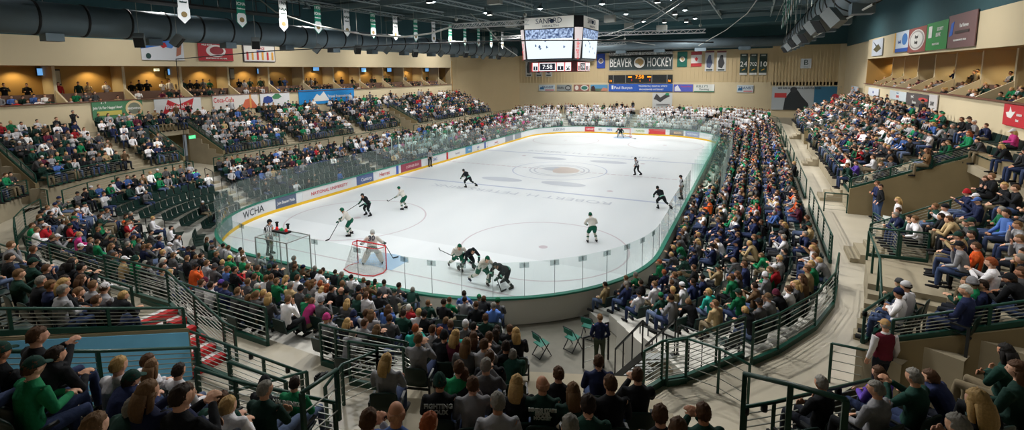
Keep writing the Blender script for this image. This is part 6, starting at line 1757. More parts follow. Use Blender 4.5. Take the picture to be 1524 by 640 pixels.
for fx in (-.15, .15):
    m = MB(); m.box((fx * w_, -.25, .33), (.62, .03, .22)); m.build('amber_label', amber, o)
ADS = [(802, 126, 826, 135.5, (200, 214, 224), [('t', 'TRANSIT', .05, .1, .5, (30, 80, 130)), ('r', -.1, -.4, .45, -.28, (200, 60, 60)), ('p', [(-.45, -.25), (-.4, .1), (-.2, .1), (-.15, -.25)], (50, 110, 160))], 'white transit advert left on the distant wall'),
       (829, 126, 851, 135.5, (150, 158, 160), [('o', .26, 0, .2, .4, (50, 54, 60)), ('o', .26, 0, .15, .26, (170, 174, 176)), ('t', 'Bluffs', -.25, 0, .5, (70, 76, 80))], 'grey advert with dark oval on the distant wall'),
       (854, 126, 877, 135.5, (150, 100, 90), [('o', .2, 0, .25, .42, (226, 226, 222)), ('o', .2, 0, .2, .3, (60, 120, 110)), ('o', -.3, 0, .12, .36, (226, 220, 214))], 'brick red advert with white oval on the distant wall'),
       (879, 126, 904, 135.5, (90, 150, 190), [('r', -.5, -.5, .5, -.1, (90, 110, 90)), ('p', [(-.45, -.5), (-.45, .2), (-.3, .35), (-.22, 0), (-.2, -.5)], (60, 40, 40)), ('p', [(.1, -.5), (.5, -.5), (.5, -.1), (.25, .05)], (190, 130, 110))], 'landscape picture advert on the distant wall'),
       (906, 125, 1001, 136.5, (44, 92, 186), [('t', 'Paul Bunyan', -.26, .0, .5, W_), ('t', 'TELEVISION | DIGITAL VOICE', .2, .2, .28, W_), ('t', 'BROADBAND INTERNET', .18, -.22, .28, W_), ('r', -.45, -.2, -.42, .3, W_)], 'wide blue internet advert below the wall scoreboard'),
       (1003, 125.5, 1031, 136.5, (84, 96, 190), [('p', [(-.45, -.4), (-.45, .1), (-.3, .4), (-.2, .0), (-.1, -.4)], (226, 228, 236)), ('t', 'Forest Park', .15, .2, .3, (190, 60, 90))], 'violet blue advert right of the blue advert'),
       (1033, 125.5, 1063, 137, (224, 226, 222), [('t', "KELLY'S", -.1, .22, .42, (40, 90, 80)), ('t', 'Plumbing', 0, -.15, .32, (60, 70, 76)), ('r', -.5, -.5, .5, -.38, (30, 120, 90))], 'white plumbing advert on the distant wall'),
       (1097, 126.5, 1121, 137.5, (206, 216, 222), [('t', 'TRANSIT', .05, .1, .5, (30, 80, 130)), ('r', -.1, -.4, .45, -.28, (200, 60, 60)), ('p', [(-.45, -.25), (-.4, .1), (-.2, .1), (-.15, -.25)], (50, 110, 160))], 'white transit advert standing alone on the right of the distant wall')]
for a in ADS: wall_sign('advertising_sign', a[6], 'sign', a[0], a[1], a[2], a[3], FY, a[4], a[5])
wall_sign('poster', 'tall black and white skater poster below the blue advert', 'poster', 971.5, 138, 1000, 162, ('y', 38.1), (190, 192, 192), [('p', [(-.45, .1), (-.3, .45), (-.1, .2), (.2, .45), (.4, .3), (.1, .1), (-.1, -.1), (-.3, .05)], (60, 60, 62)), ('o', .25, .42, .1, .08, (40, 130, 90)), ('r', -.3, -.25, .3, -.2, (110, 112, 112)), ('r', -.3, -.34, .3, -.3, (110, 112, 112))])
wall_sign('section_sign', 'white square sign with letter B on the ribbed wall', 'sign', 1192, 87.5, 1207, 101.5, ('y', 39.85), (208, 216, 224), [('t', 'B', .0, .08, .8, (30, 60, 60)), ('r', -.2, -.4, .2, -.35, (90, 120, 140))])
wall_sign('mural', 'blue and white mural with dark hockey player on the lower right wall', 'mural', 1149.5, 128.5, 1250, 165, ('y', 39.92), (54, 120, 160), [('r', -.5, -.5, .12, .5, (190, 200, 208)), ('p', [(-.32, -.5), (-.3, 0), (-.22, .3), (-.12, .34), (-.06, .1), (.04, -.2), (.08, -.5)], (50, 56, 62)), ('o', -.18, .36, .05, .12, (60, 64, 70)), ('r', -.46, .02, -.28, .22, (206, 70, 72)), ('t', 'WE ARE BUILDING A REPUTATION', -.1, .42, .1, (40, 50, 60)), ('o', .42, .0, .06, .2, (200, 70, 90))])
LW = ('x', -27.36); LP = ('x', -27.36); RW = ('x', 27.36)
wall_sign('wall_banner', 'blue and white snow scene banner high on the left wall', 'banner', 207.5, 58.5, 274, 90, LW, (212, 216, 224), [('p', [(-.5, .5), (-.5, .05), (-.1, .2), (.3, .5)], (50, 110, 190)), ('p', [(.1, .45), (.4, .5), (.2, .1), (.0, .2)], (80, 130, 200)), ('o', -.35, -.3, .06, .14, (40, 70, 66)), ('p', [(.3, -.3), (.42, -.2), (.45, .3), (.34, .3)], (170, 110, 90)), ('p', [(-.1, .3), (.05, .4), (.1, .2), (0, .1)], (180, 50, 56))])
wall_sign('wall_banner', 'red banner with white fish emblem high on the left wall', 'banner', 293, 64, 347, 91, LW, (178, 44, 54), [('o', 0, .08, .28, .36, (226, 222, 220)), ('o', .02, .1, .2, .24, (150, 50, 60)), ('t', 'WILD BOAR', -.25, .42, .12, W_), ('t', 'SPORTSMAN OF THE YEAR', 0, -.36, .11, W_)])
wall_sign('wall_banner', 'white banner with orange columns high on the left wall', 'banner', 361, 67, 409, 92, LW, (220, 218, 214), [('r', -.42 + .16 * i, -.4, -.36 + .16 * i, .1, ((220, 160, 70) if i % 2 else (190, 60, 60))) for i in range(6)] + [('r', -.1, .1, .16, .2, (60, 80, 140)), ('t', 'PALACE', .0, .32, .2, (180, 50, 60))], frame_rgb=(70, 60, 70))
wall_sign('parapet_advert', 'green happy hour advert on the left suite parapet', 'sign', 135, 151, 213, 173, LP, (74, 128, 92), [('t', 'Join Us For Happy Hour!', -.2, .12, .2, W_), ('t', '4 - 7', -.28, .38, .14, W_), ('r', -.42, -.3, .06, -.06, (190, 180, 90)), ('o', .32, 0, .18, .45, (222, 196, 150)), ('o', .32, 0, .13, .33, (120, 126, 110)), ('t', 'BREWING', .32, 0, .16, W_)])
wall_sign('parapet_advert', 'white advert with red bow tie on the left suite parapet', 'sign', 228, 147, 300, 169, LP, (222, 224, 226), [('p', [(-.36, -.42), (-.22, .4), (.0, .1), (.34, .44), (.25, -.4), (0, -.14)], (196, 48, 56)), ('t', 'Budweiser', 0, .0, .36, W_, .95)])
wall_sign('parapet_advert', 'white soft drink advert with red script on the left parapet', 'sign', 315, 142, 384, 160, LP, (222, 216, 212), [('t', 'Coca-Cola', -.27, .15, .44, (200, 40, 48), .8), ('p', [(.1, -.5), (.2, .1), (.34, .2), (.5, -.5)], (200, 100, 70)), ('r', .3, -.5, .34, .5, (214, 150, 80))])
wall_sign('parapet_advert', 'white advert with blue badge and green crest on the left parapet', 'sign', 386, 139, 431, 157, LP, (222, 222, 226), [('p', [(-.42, -.1), (-.38, .2), (-.25, .3), (-.12, .2), (-.08, -.1), (-.25, -.3)], (50, 70, 140)), ('p', [(-.12, .2), (0, .42), (.12, .42), (.22, .2), (.1, .05), (-.05, .05)], (70, 130, 90))])
wall_sign('parapet_advert', 'long bright blue advert with white mountains on the left parapet', 'sign', 443.5, 134.5, 527, 150.5, LP, (28, 140, 214), [('p', [(-.3, -.3), (-.2, .2), (-.15, .05), (-.08, .35), (.02, -.3)], W_), ('t', 'Travel International', .2, -.02, .28, W_)])
for a in ((1300, 60, 1313.5, 82, (196, 204, 216), [('p', [(-.35, -.1), (.1, .2), (.4, -.1), (.0, -.3)], (90, 86, 60)), ('p', [(-.4, .4), (0, .1), (-.1, .05)], (70, 80, 90))], 'pale banner with a bird highest on the right wall beam'),
          (1334, 49.5, 1352, 76, (204, 216, 230), [('r', -.5, -.5, .5, -.32, (40, 90, 180)), ('o', .25, .1, .18, .28, (60, 120, 190)), ('t', 'Bemidji', -.1, .0, .2, (40, 80, 150)), ('r', -.5, -.5, -.4, .5, (220, 170, 70))], 'white and blue banner on the right wall'),
          (1355, 44, 1378, 76, (140, 76, 70), [('o', 0, .0, .44, .42, (216, 214, 210)), ('o', 0, 0, .40, .38, (150, 146, 144)), ('o', 0, 0, .34, .32, (206, 206, 202)), ('t', 'Royal', 0, .12, .2, (60, 60, 60)), ('t', 'Realty', 0, -.1, .18, (60, 60, 60))], 'brown banner with round white seal on the right wall'),
          (1382.5, 36, 1411, 72, (46, 140, 70), [('t', 'SECURITY', .14, .22, .17, W_, .9), ('t', 'BANK', .08, .02, .2, W_), ('r', -.38, -.05, -.22, .38, W_), ('t', 'WE GET IT DONE', .0, -.3, .1, W_)], 'green bank banner on the right wall'),
          (1415, 24.5, 1452, 68, (122, 92, 92), [('t', 'Paul Bunyan', .1, .14, .15, W_), ('p', [(-.42, -.15), (-.36, .25), (-.26, .3), (-.3, -.1)], (40, 100, 200)), ('t', 'YOUR NEIGHBORHOOD, ON-LINE', 0, -.28, .07, W_), ('r', -.2, -.08, .3, .0, (60, 50, 50))], 'brown internet banner, largest on the right wall')):
    wall_sign('wall_banner', a[6], 'banner', a[0], a[1], a[2], a[3], RW, a[4], a[5])
for a in ((1268, 127.5, 1277, 141, (200, 210, 224), [('t', 'MN', 0, 0, .5, (60, 90, 160))], 'small white advert first on the right parapet'),
          (1294, 130, 1308, 145, (206, 212, 224), [('t', 'Hall', 0, 0, .4, (60, 80, 160))], 'small blue and white advert second on the right parapet'),
          (1326, 134, 1350, 152, (196, 206, 212), [('t', 'TRUNK', .0, -.1, .4, (200, 70, 70)), ('t', 'Dunn Bros', 0, .3, .2, (90, 130, 170))], 'pale advert with red letters on the right parapet'),
          (1351, 137, 1383, 163, (84, 78, 78), [('t', 'tyneC', -.2, .22, .32, W_), ('t', 'Dynamic', -.1, -.2, .3, W_), ('o', .28, .12, .2, .14, (206, 70, 70))], 'dark advert with red pill on the right parapet'),
          (1384, 140, 1394.5, 170, (210, 206, 206), [('t', 'SAVE', 0, .0, .3, (60, 60, 60))], 'narrow white advert on the right parapet'),
          (1498, 154, 1536, 194, (196, 46, 56), [('p', [(-.4, .1), (-.28, .15), (-.25, .4), (-.18, .15), (-.05, .2), (-.12, .02), (-.2, -.15), (-.34, -.1)], W_), ('t', 'SEASON', .1, .05, .14, W_), ('t', 'Best', .05, -.2, .16, W_)], 'red advert with white starburst at the right picture edge')):
    wall_sign('parapet_advert', a[6], 'sign', a[0], a[1], a[2], a[3], RW, a[4], a[5])
# televisions and framed pictures in the suites
TVm = mat('tv_picture', (110, 170, 230), .4, emit=.9)
def suite_item(name, label, cat, u, v, w, h, sg, mt, xo=3.2, tilt=0):
    p_ = ux(u, v, sg * (XS + xo)); o = empty(name, p_); tag(o, label, cat)
    m = MB(); m.box((0, 0, 0), (.08, w, h)); m.build('casing', screen_blk, o)
    m = MB(); m.box((-sg * .05, 0, 0), (.02, w * .88, h * .84)); m.build('screen' if name == 'television' else 'picture', mt, o)
for i, (u, v) in enumerate(((66, 107), (257, 107), (388, 106), (541, 104), (579, 104), (635, 104), (470, 102))):
    suite_item('television', 'wall television glowing blue, number %s of the left suites counted from the camera' % ['one', 'two', 'three', 'five', 'six', 'seven', 'four'][i], 'television', u, v, 1.0, .6, -1, TVm, xo=3.1)
for i, (u, v, w, h, lb) in enumerate(((84, 115, .5, 1.2, 'framed vertical HOME picture in the nearest left suite'), (345, 110, .5, 1.1, 'framed picture beside the coat rack in the left suites'), (249, 111, .4, .8, 'pale framed picture by the second left television'), (620, 108, .9, .6, 'framed green picture in a distant left suite'))):
    suite_item('framed_picture', lb, 'picture', u, v, w, h, -1, mat('picture_%d' % i, ((190, 180, 150), (150, 150, 140), (220, 190, 110), (60, 110, 80))[i], .6))
for i, (u, v, w, h, lb) in enumerate(((1350, 96, .9, 1.0, 'dark framed picture with golden centre in the right suites'), (1406, 97, 1.5, .9, 'dark framed panel in the right suites'), (1440, 91, 2.6, .8, 'wide framed panorama in the right suites'))):
    suite_item('framed_picture', lb, 'picture', u, v, w, h, 1, mat('picture_r%d' % i, ((200, 160, 70), (90, 86, 84), (150, 140, 120))[i], .6))
o = empty('exit_sign', ux(233, 104, -27.4 - 2.9)); tag(o, 'glowing exit sign in the third left suite', 'sign'); m = MB(); m.box((0, 0, 0), (.06, .45, .22)); m.build('casing', mat('exit_face', (230, 240, 200), .4, emit=1.0), o); text('EXIT', .17, frame((.04, 0, 0), (0, 1, 0), (0, 0, 1)), red_m, o)
for (u, v, x, lb) in ((286, 204, -21.4, 'green exit sign over the left vomitory'), (289, 259, -19.9, 'green exit sign under the cross aisle on the left')):
    o = empty('exit_sign', ux(u, v, x)); tag(o, lb, 'sign'); m = MB(); m.box((0, 0, 0), (.05, .5, .24)); m.build('casing', mat('exit_green', (70, 220, 140), .4, emit=1.2), o); text('EXIT', .18, frame((.035, 0, 0), (0, 1, 0), (0, 0, 1)), white_m, o)

# ------------------------------------------------------------------ championship banners
pc = mat('banner_white', (222, 224, 224), .8); pg = mat('banner_green', (16, 120, 96), .8); bt = mat('banner_beaver', (130, 110, 70), .8); pk_ = mat('banner_ink', (26, 60, 54), .8)
def pennant(x, y, z_top, face, l1, l2, l3, green, label):
    o = empty('championship_banner', (x, y, z_top)); tag(o, label, 'banner')
    w, h = .62, 2.15; r = Vector((0, 1, 0)) if face > 0 else Vector((0, -1, 0))
    M0 = frame((0, 0, 0), r, (0, 0, 1)); n = Vector((face, 0, 0))
    def poly(pts, zo, nm_, mt):
        m = MB(); k = len(pts); m.add([(a, b_, zz) for zz in (-.008, .008) for a, b_ in pts], [tuple(reversed(range(k))), tuple(range(k, 2 * k))] + [(i, (i + 1) % k, k + (i + 1) % k, k + i) for i in range(k)])
        q_ = m.build(nm_, mt, o); q_.matrix_local = Matrix.Translation(n * zo) @ M0; return q_
    poly([(-w / 2, 0), (-w / 2, -1.25), (-w / 2 - .05, -1.3), (-w / 2 - .05, -1.8), (0, -h), (w / 2 + .05, -1.8), (w / 2 + .05, -1.3), (w / 2, -1.25), (w / 2, 0)], 0, 'cloth', pg if green else pc)
    if green: poly([(-w / 2, -1.32), (-.2, -1.2), (.2, -1.2), (w / 2, -1.32), (w / 2 + .01, -1.78), (0, -h + .06), (-w / 2 - .01, -1.78)], .014, 'shield', pc)
    k = 18; poly([(.17 * math.cos(2 * PI * i / k), -1.62 + .16 * math.sin(2 * PI * i / k)) for i in range(k)], .024, 'emblem', bt)
    ik = white_m if green else pk_
    for s_, z, sz in ((l1, -.2, .3), (l2, -.62, .27), (l3, -.92, .12)):
        text(s_, sz, Matrix.Translation(n * .02) @ M0 @ Matrix.Translation((0, z, 0)), ik, o, bold=.008)
    m = MB(); m.bar((0, -.36, .02), (0, .36, .02), .03); m.build('hanging_rod', cable_m, o)
    for s in (-.3, .3):
        m = MB(); m.bar((0, s, .02), (0, s, 16.5 - z_top), .008); m.build('cord', cable_m, o)
YB = [-27.4, -23.7, -20.45, -17.3, -14.25, -11.1, -8.05, -4.95, -1.85, 1.3, 4.4, 7.6, 10.8, 14.0]
TXT = [('1968', 'NAIA', 'National', 0), ('1968', 'ICHA', 'Conference', 1), ('1969', 'NAIA', 'National', 0), ('1970', 'ICHA', 'Conference', 1), ('1970', 'NAIA', 'National', 0), ('1971', 'ICHA', 'Conference', 1), ('1971', 'NAIA', 'National', 0), ('1973', 'ICHA', 'Conference', 1), ('1973', 'NAIA', 'National', 0), ('1974', 'ICHA', 'Conference', 1), ('1975', 'ICHA', 'Conference', 1), ('1976', 'ICHA', 'Conference', 1), ('1977', 'ICHA', 'Conference', 1), ('1979', 'NAIA', 'National', 0)]
OW = ['nearest the camera', 'second from the camera', 'third', 'fourth', 'fifth', 'sixth', 'seventh', 'eighth', 'ninth', 'tenth', 'eleventh', 'twelfth', 'thirteenth', 'farthest']
for y, (a, b_, c_, gr), od in zip(YB, TXT, OW):
    pennant(-13, y, 14.75, 1, a, b_, c_, gr, '%s pointed %s %s banner hanging over the left stand, %s of the row' % ('green' if gr else 'white', a, b_, od.replace(' the camera', '')))
for i in range(13):
    y = -26.5 + 2.3 * i
    pennant(18.3, y, 14.75, -1, str(1980 + i), 'NCAA', 'Conference', i % 3 != 1, '%s banner seen edge-on over the right stand, %s of the row' % ('white' if i % 3 == 1 else 'green', OW[i].replace(' the camera', '')))
m = MB(); m.bar((-13, -46, 14.8), (-13, 30, 14.8), .03); o = m.build('banner_wire', cable_m); tag(o, 'long wire carrying the championship banners on the left', 'cable')
m = MB(); m.bar((18.3, -46, 14.8), (18.3, 20, 14.8), .03); o = m.build('banner_wire', cable_m); tag(o, 'long wire carrying the edge-on banners on the right', 'cable')

# ------------------------------------------------------------------ ducts
for sg, y1, lb in ((-1, 33, 'long dark round air duct running above the left stand'), (1, 29, 'long dark spiral air duct running above the right stand')):
    o = empty('air_duct', (sg * 20.5, -46, 13.05)); tag(o, lb, 'duct')
    m = MB(); m.smooth = True; m.tube([(0, 0, 0), (0, y1 + 46, 0)], .95, 24); m.build('pipe', duct_m, o)
    m = MB(); m.smooth = True; m.tube([(0, 0, 0), (0, .09, 0)], 1.0, 24); me_ = m.mesh('seam_ring', black)
    k = 0
    while k < y1 + 46:
        link('seam_ring', me_, o, (0, k, 0)); k += 2.4
    for i in range(12):
        m = MB(); m.bar((0, 3 + 6 * i, .95), (0, 3 + 6 * i, 4.2), .03); m.build('hanger', cable_m, o)
    for i in range(13):
        m = MB(); m.box((-sg * .1, 4 + 5.6 * i, -1.1), (.8, .9, .45)); m.build('outlet', duct_m, o)
o = empty('air_duct', (-20, 37.3, 13.5)); tag(o, 'grey round duct crossing in front of the distant wall', 'duct')
m = MB(); m.smooth = True; m.tube([(0, 0, 0), (40, 0, 0)], .75, 20, (0, 1, 0)); m.build('pipe', duct_m, o)
for i in range(6):
    m = MB(); m.box((5 + 6 * i, -.1, -.9), (1.6, .7, .5)); m.build('outlet', duct_m, o)
# speakers and floodlights hanging over the stands
def speaker(loc, rz, tilt, label, group=None):
    o = empty('loudspeaker', loc); tag(o, label, 'loudspeaker', group); Mx = Matrix.Rotation(rz, 4, 'Z') @ Matrix.Rotation(tilt, 4, 'X')
    m = MB(); m.box((0, 0, 0), (.6, .48, .8)); c_ = m.build('cabinet', mat('speaker_grey', (112, 120, 122), .6), o); c_.matrix_local = Mx
    m = MB(); m.box((0, .25, 0), (.54, .04, .74)); g_ = m.build('grille', black, o); g_.matrix_local = Mx
    m = MB(); m.bar((0, 0, .3), (0, 0, 4), .025); m.build('hanger', cable_m, o)
for i, y in enumerate((-27, -24.6, -18.5, -12.2, -7, -2.5, 2.5, 8, 14, 19, 24)):
    speaker((-18.6, y, 11.9 + .1 * (i % 3)), -PI / 2 + (.7 if i % 2 else -.6), -.7, 'grey box loudspeaker tilted under the left duct, %s along it' % ORD[i] if i < 10 else 'grey box loudspeaker tilted under the left duct, farthest')
for i, y in enumerate((-19, -14.5, -10, -5, 1, 7, 14, 21)):
    speaker((19.5, y, 11.7 + .1 * (i % 3)), PI / 2 + (.7 if i % 2 else -.6), -.7, 'grey box loudspeaker tilted under the right duct, %s along it' % ORD[i])
for i, (x, y, z) in enumerate(((-2.2, -9, 15.3), (3.2, 6, 14.8), (-7, 4, 14.7), (2, 20, 15.2), (7, 14, 14.2), (-9, 16, 14.5))):
    o = empty('hanging_speaker', (x, y, z)); tag(o, 'small pale speaker box hung from the roof, %s' % ['left of the scoreboard', 'above the scoreboard right', 'amid the left banners', 'in front of the distant bulkhead', 'over the right truss', 'behind the left truss'][i], 'loudspeaker')
    m = MB(); m.box((0, 0, 0), (1.1, .6, .7)); m.build('cabinet', mat('pale_speaker', (150, 150, 142), .6), o); m = MB(); m.bar((-.4, 0, .35), (-.4, 0, 17 - z), .02); m.bar((.4, 0, .35), (.4, 0, 17 - z), .02); m.build('hanger', cable_m, o)
# catwalk with steel slats over the right stand and platform overhead on the left
o = empty('catwalk', (-17, -30, 14.2)); tag(o, 'dark steel equipment platform in the roof over the left stand', 'catwalk')
m = MB(); m.box((0, 6, 0), (1.4, 16, .12)); m.build('deck', black_paint, o); m = MB(); m.bar((.7, -2, 1), (.7, 14, 1), .05); m.bar((-.7, -2, 1), (-.7, 14, 1), .05)
for k in range(9): m.bar((.7, -2 + 2 * k, 0), (.7, -2 + 2 * k, 2.6), .05); m.bar((-.7, -2 + 2 * k, 0), (-.7, -2 + 2 * k, 2.6), .05)
m.build('railing', black_paint, o)
# trusses
def truss(a, b_, label, s=.34):
    a = Vector(a); b_ = Vector(b_); o = empty('lighting_truss', a); tag(o, label, 'truss'); d = b_ - a; L_ = d.length; t = d.normalized(); sd = Vector((-t.y, t.x, 0)).normalized(); m = MB()
    cor = [sd * (s / 2) + Vector((0, 0, s / 2)), -sd * (s / 2) + Vector((0, 0, s / 2)), sd * (s / 2) - Vector((0, 0, s / 2)), -sd * (s / 2) - Vector((0, 0, s / 2))]
    for c_ in cor: m.bar(c_, d + c_, .06)
    m.build('chord', mat('truss_white', (206, 208, 208), .4, metal=.3), o); m = MB(); n = int(L_ / .34)
    for i in range(n):
        p_, q_ = t * (L_ * i / n), t * (L_ * (i + 1) / n); f = i % 2
        for u_, v_ in ((0, 2), (1, 3), (0, 1)):
            m.bar(p_ + cor[u_ if f else v_], q_ + cor[v_ if f else u_], .03)
    m.build('bracing', MATS['truss_white'], o)
    for f in (.04, .96):
        m = MB(); m.bar(d * f + Vector((0, 0, s / 2)), d * f + Vector((0, 0, 17 - a.z)), .02); m.ball(d * f + Vector((0, 0, .55)), .16, 8, 6); m.build('chain_hoist', cable_m, o)
truss(uy(675, 39, -10), uy(786, 33, -10), 'white lighting truss left of the scoreboard, nearer one')
truss(uy(735, 57, 14), uy(786, 54, 14), 'white lighting truss left of the scoreboard, lower farther one')
truss(uy(870, 51.5, 8), uy(1050, 46, 8), 'long white lighting truss right of the scoreboard')
truss(uy(870, 67, 22), uy(932, 64, 22), 'short low white lighting truss right of the scoreboard')
# cables
def cable(name, label, pts, r, mt, cat='cable'):
    m = MB(); m.smooth = True; m.tube(pts, r, 6, (0, 0, 1), cap=False); o = m.build(name, mt); tag(o, label, cat); return o
def cat(a, b_, sag, n=16):
    a = Vector(a); b_ = Vector(b_); return [a + (b_ - a) * (i / n) - Vector((0, 0, sag * 4 * (i / n) * (1 - i / n))) for i in range(n + 1)]
net_a, net_m, net_b = uy(262, 88, -30), uy(760, 60, -30), uy(1062, 60, -30)
cable('net_cable', 'thin dark cable carrying the protective net across the near end', [uy(262, 88, -30), uy(400, 76, -30), uy(620, 65, -30), uy(790, 60, -30), uy(900, 60, -30), uy(1062, 63, -30)], .022, black)
cable('roof_cable', 'pale thick hose looping below the left banners', [uy(385, -2, -20), uy(410, 18, -20), uy(470, 38, -20), uy(545, 52, -20), uy(600, 55, -20), uy(640, 50, -20), uy(672, 40, -20)], .05, mat('pale_hose', (170, 170, 164), .6))
cable('roof_cable', 'pale cable sloping from the left truss to the scoreboard side', [uy(700, 20, -12), uy(728, 45, -12), uy(748, 68, -12), uy(770, 83, -12)], .03, MATS['pale_hose'])
cable('roof_cable', 'pale cable rising steeply to the roof on the right', [uy(1040, 68, 30), uy(1080, 45, 25), uy(1112, 20, 18), uy(1130, -5, 12)], .05, MATS['pale_hose'])
cable('roof_cable', 'thin curving cable from the scoreboard to the roof, upper one', cat(uy(888, 55, 5), uy(1015, -4, 0), .5), .03, MATS['pale_hose'])
cable('roof_cable', 'thin curving cable from the scoreboard to the roof, lower one', cat(uy(888, 62, 8), uy(1024, -4, 2), .7), .03, MATS['pale_hose'])
cable('roof_cable', 'pale cable along the far side of the scoreboard', [uy(888, 59, 12), uy(940, 62, 14), uy(975, 67, 16)], .04, MATS['pale_hose'])
cable('roof_rod', 'long pale conduit slanting beside the right duct', [uz(1180, 72, 11.4), uz(1300, 6, 11.9)], .05, MATS['pale_hose'], 'rod')
# protective net
nm_ = D.materials.new('protective_net'); nm_.use_nodes = True; nt = nm_.node_tree; out = nt.nodes['Material Output']; nt.nodes.remove(nt.nodes['Principled BSDF'])
tr = nt.nodes.new('ShaderNodeBsdfTransparent'); df = nt.nodes.new('ShaderNodeBsdfDiffuse'); df.inputs[0].default_value = (.12, .13, .13, 1); mx = nt.nodes.new('ShaderNodeMixShader'); mx.inputs[0].default_value = .075
nt.links.new(tr.outputs[0], mx.inputs[1]); nt.links.new(df.outputs[0], mx.inputs[2]); nt.links.new(mx.outputs[0], out.inputs[0])
tops = [uy(262, 88, -30), uy(400, 76, -30), uy(620, 65, -30), uy(790, 60, -30), uy(900, 60, -30), uy(1062, 63, -30)]
m = MB()
for a, b_ in zip(tops, tops[1:]): m.quad((a.x, -30.0, 3.0), (b_.x, -30.0, 3.0), (b_.x, -30.0, b_.z), (a.x, -30.0, a.z))
o = m.build('protective_net', nm_); tag(o, 'fine dark protective netting hanging from the cable above the near glass', 'net')
cable('net_rope', 'vertical cord at the left edge of the protective net', [(tops[0].x, -30, 3), (tops[0].x, -30, tops[0].z)], .02, black)

# ------------------------------------------------------------------ ceiling lamps, then added fill and flood lamps
LH = mat('lamp_housing', (120, 130, 132), .4, metal=.4); LE = mat('lamp_lens', (240, 250, 255), .4, emit=14.0)
lampmesh = MB(); lampmesh.smooth = True; lampmesh.tube([(0, 0, .35), (0, 0, .3), (0, 0, .12), (0, 0, 0)], [.08, .2, .34, .38], 16, cap=False); LM1 = lampmesh.mesh('lamp_shade', LH)
lm = MB(); lm.smooth = True; lm.tube([(0, 0, .04), (0, 0, .07)], .24, 16); LM2 = lm.mesh('lamp_lens', LE)
lampmesh = MB(); lampmesh.box((0, 0, .45), (.25, .25, .2)); lampmesh.bar((0, 0, .5), (0, 0, 1.0), .03); LM3 = lampmesh.mesh('ballast', LH)
i = 0
for x in (-9.5, -3.2, 3.2, 9.5):
    for y, pw_ in ((-27, 1.1), (-17, .8), (-7, .7), (3, .72), (13, .8), (23, 1.1)):
        o = empty('arena_lamp', (x, y, 15.9)); tag(o, 'round high-bay lamp hung in the roof above the ice', 'lamp', 'high-bay roof lamps')
        link('lamp_shade', LM1, o); link('lamp_lens', LM2, o); link('ballast', LM3, o)
        l = D.lights.new('arena_light', 'AREA'); l.shape = 'DISK'; l.size = .8; l.energy = 300 * pw_; l.color = (.97, .99, 1.0); l.spread = 2.5
        lo = D.objects.new('arena_light', l); lo.location = (x, y, 15.7); COL.objects.link(lo)
for x, y, pw_ in [(s * 22, y, q_) for s in (-1, 1) for y, q_ in ((-36, .45), (-24, .6), (-10, 1.0), (4, 1.1), (18, 1.3))] + [(-8, -41, .5), (3, -41, .5), (-8, 31.5, 2.0), (8, 31.5, 2.0)]:  # fill lamps added to brighten the stands and the far wall
    o = empty('added_fill_lamp', (x, y, 15.9)); tag(o, 'added dim round fill lamp in the roof above the stands', 'lamp', 'added fill lamps over the stands')
    link('lamp_shade', LM1, o); link('ballast', LM3, o)
    l = D.lights.new('added_fill_light', 'AREA'); l.shape = 'DISK'; l.size = 1.2; l.energy = 720 * pw_; l.color = (1, .96, .9); l.spread = 2.9
    lo = D.objects.new('added_fill_light', l); lo.location = (x, y, 15.6); COL.objects.link(lo)

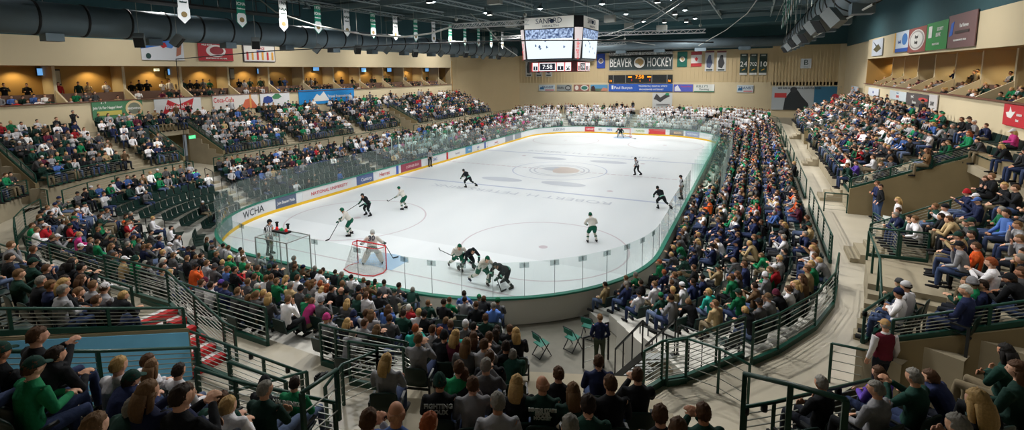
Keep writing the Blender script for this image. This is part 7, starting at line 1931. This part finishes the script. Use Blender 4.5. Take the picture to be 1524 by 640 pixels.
FL = mat('added_flood_housing', (60, 66, 68), .5)
fm = MB(); fm.box((0, 0, 0), (.5, .35, .4)); FM1 = fm.mesh('added_flood_box', FL); fm = MB(); fm.box((0, 0, -.22), (.42, .3, .03)); FM2 = fm.mesh('added_flood_lens', mat('added_flood_lens', (250, 246, 235), .4, emit=5))
def flood(x, y, tx, ty, tz, e, size=1.25):  # added spot with its own housing, there to brighten crowd and aisles
    l = D.lights.new('added_stand_flood', 'SPOT'); l.energy = e; l.color = (1, .975, .93); l.spot_size = size; l.spot_blend = .7; l.shadow_soft_size = .35
    lo = D.objects.new('added_stand_flood', l); lo.location = (x, y, 15.4); d = Vector((tx - x, ty - y, tz - 15.4)); lo.rotation_euler = d.to_track_quat('-Z', 'Y').to_euler(); COL.objects.link(lo)
    o = empty('added_flood_lamp', (x, y, 15.75)); tag(o, 'added box flood lamp in the roof turned towards the stands', 'lamp', 'added flood lamps turned to the stands')
    link('housing', FM1, o); link('lens', FM2, o)
for sg in (-1, 1):
    for y, e in ((-30, 4200), (-20, 7000), (-9, 8500), (2, 8500), (13, 8000), (23, 7000)): flood(sg * 8.5, y, sg * 20.5, y - 1, 3.0, e * (1.3 if sg > 0 else .8))
for x, e in ((-7, 4600), (3, 4600), (12, 5200)): flood(x * .7, -24, x, -38.5, 3, e)
for x in (-8, 6): flood(x, 22, x, 36, 3, 2600)

# ------------------------------------------------------------------ world and view
w = D.worlds.new('world'); sc.world = w; w.use_nodes = True; w.node_tree.nodes['Background'].inputs[0].default_value = (.55, .62, .66, 1); w.node_tree.nodes['Background'].inputs[1].default_value = .25
sc.view_settings.view_transform = 'Standard'; sc.view_settings.look = 'None'; sc.view_settings.gamma = 1; sc.view_settings.exposure = 0.0; sc.view_settings.use_curve_mapping = False
try:
    sc.cycles.max_bounces = 6; sc.cycles.diffuse_bounces = 3; sc.cycles.glossy_bounces = 2; sc.cycles.transparent_max_bounces = 24; sc.cycles.use_denoising = True
    sc.cycles.sample_clamp_indirect = 4.0; sc.cycles.caustics_reflective = False; sc.cycles.caustics_refractive = False
except Exception as e: print(e)
# give every repeated label its own ordinal by distance
byl = {}
for o in D.objects:
    if o.parent is None and 'label' in o.keys() and 'group' not in o.keys(): byl.setdefault(o['label'], []).append(o)
for lb, L2 in byl.items():
    if len(L2) < 2: continue
    L2.sort(key=lambda o: (Vector(o.location) - CAM).length)
    for i, o in enumerate(L2): o['label'] = (['nearest ', 'second nearest ', 'third nearest ', 'fourth nearest '][min(i, 3)]) + lb
for o in D.objects:
    if 'label' in o.keys() and len(o['label'].split()) > 16: print('LONG', o.name, o['label'])
for o in D.objects:
    if o.name.startswith('guard_rail') and 'label' in o.keys() and len(o['label'].split()) > 13: print(len(o['label'].split()), o['label'])
print('objects', len(D.objects))
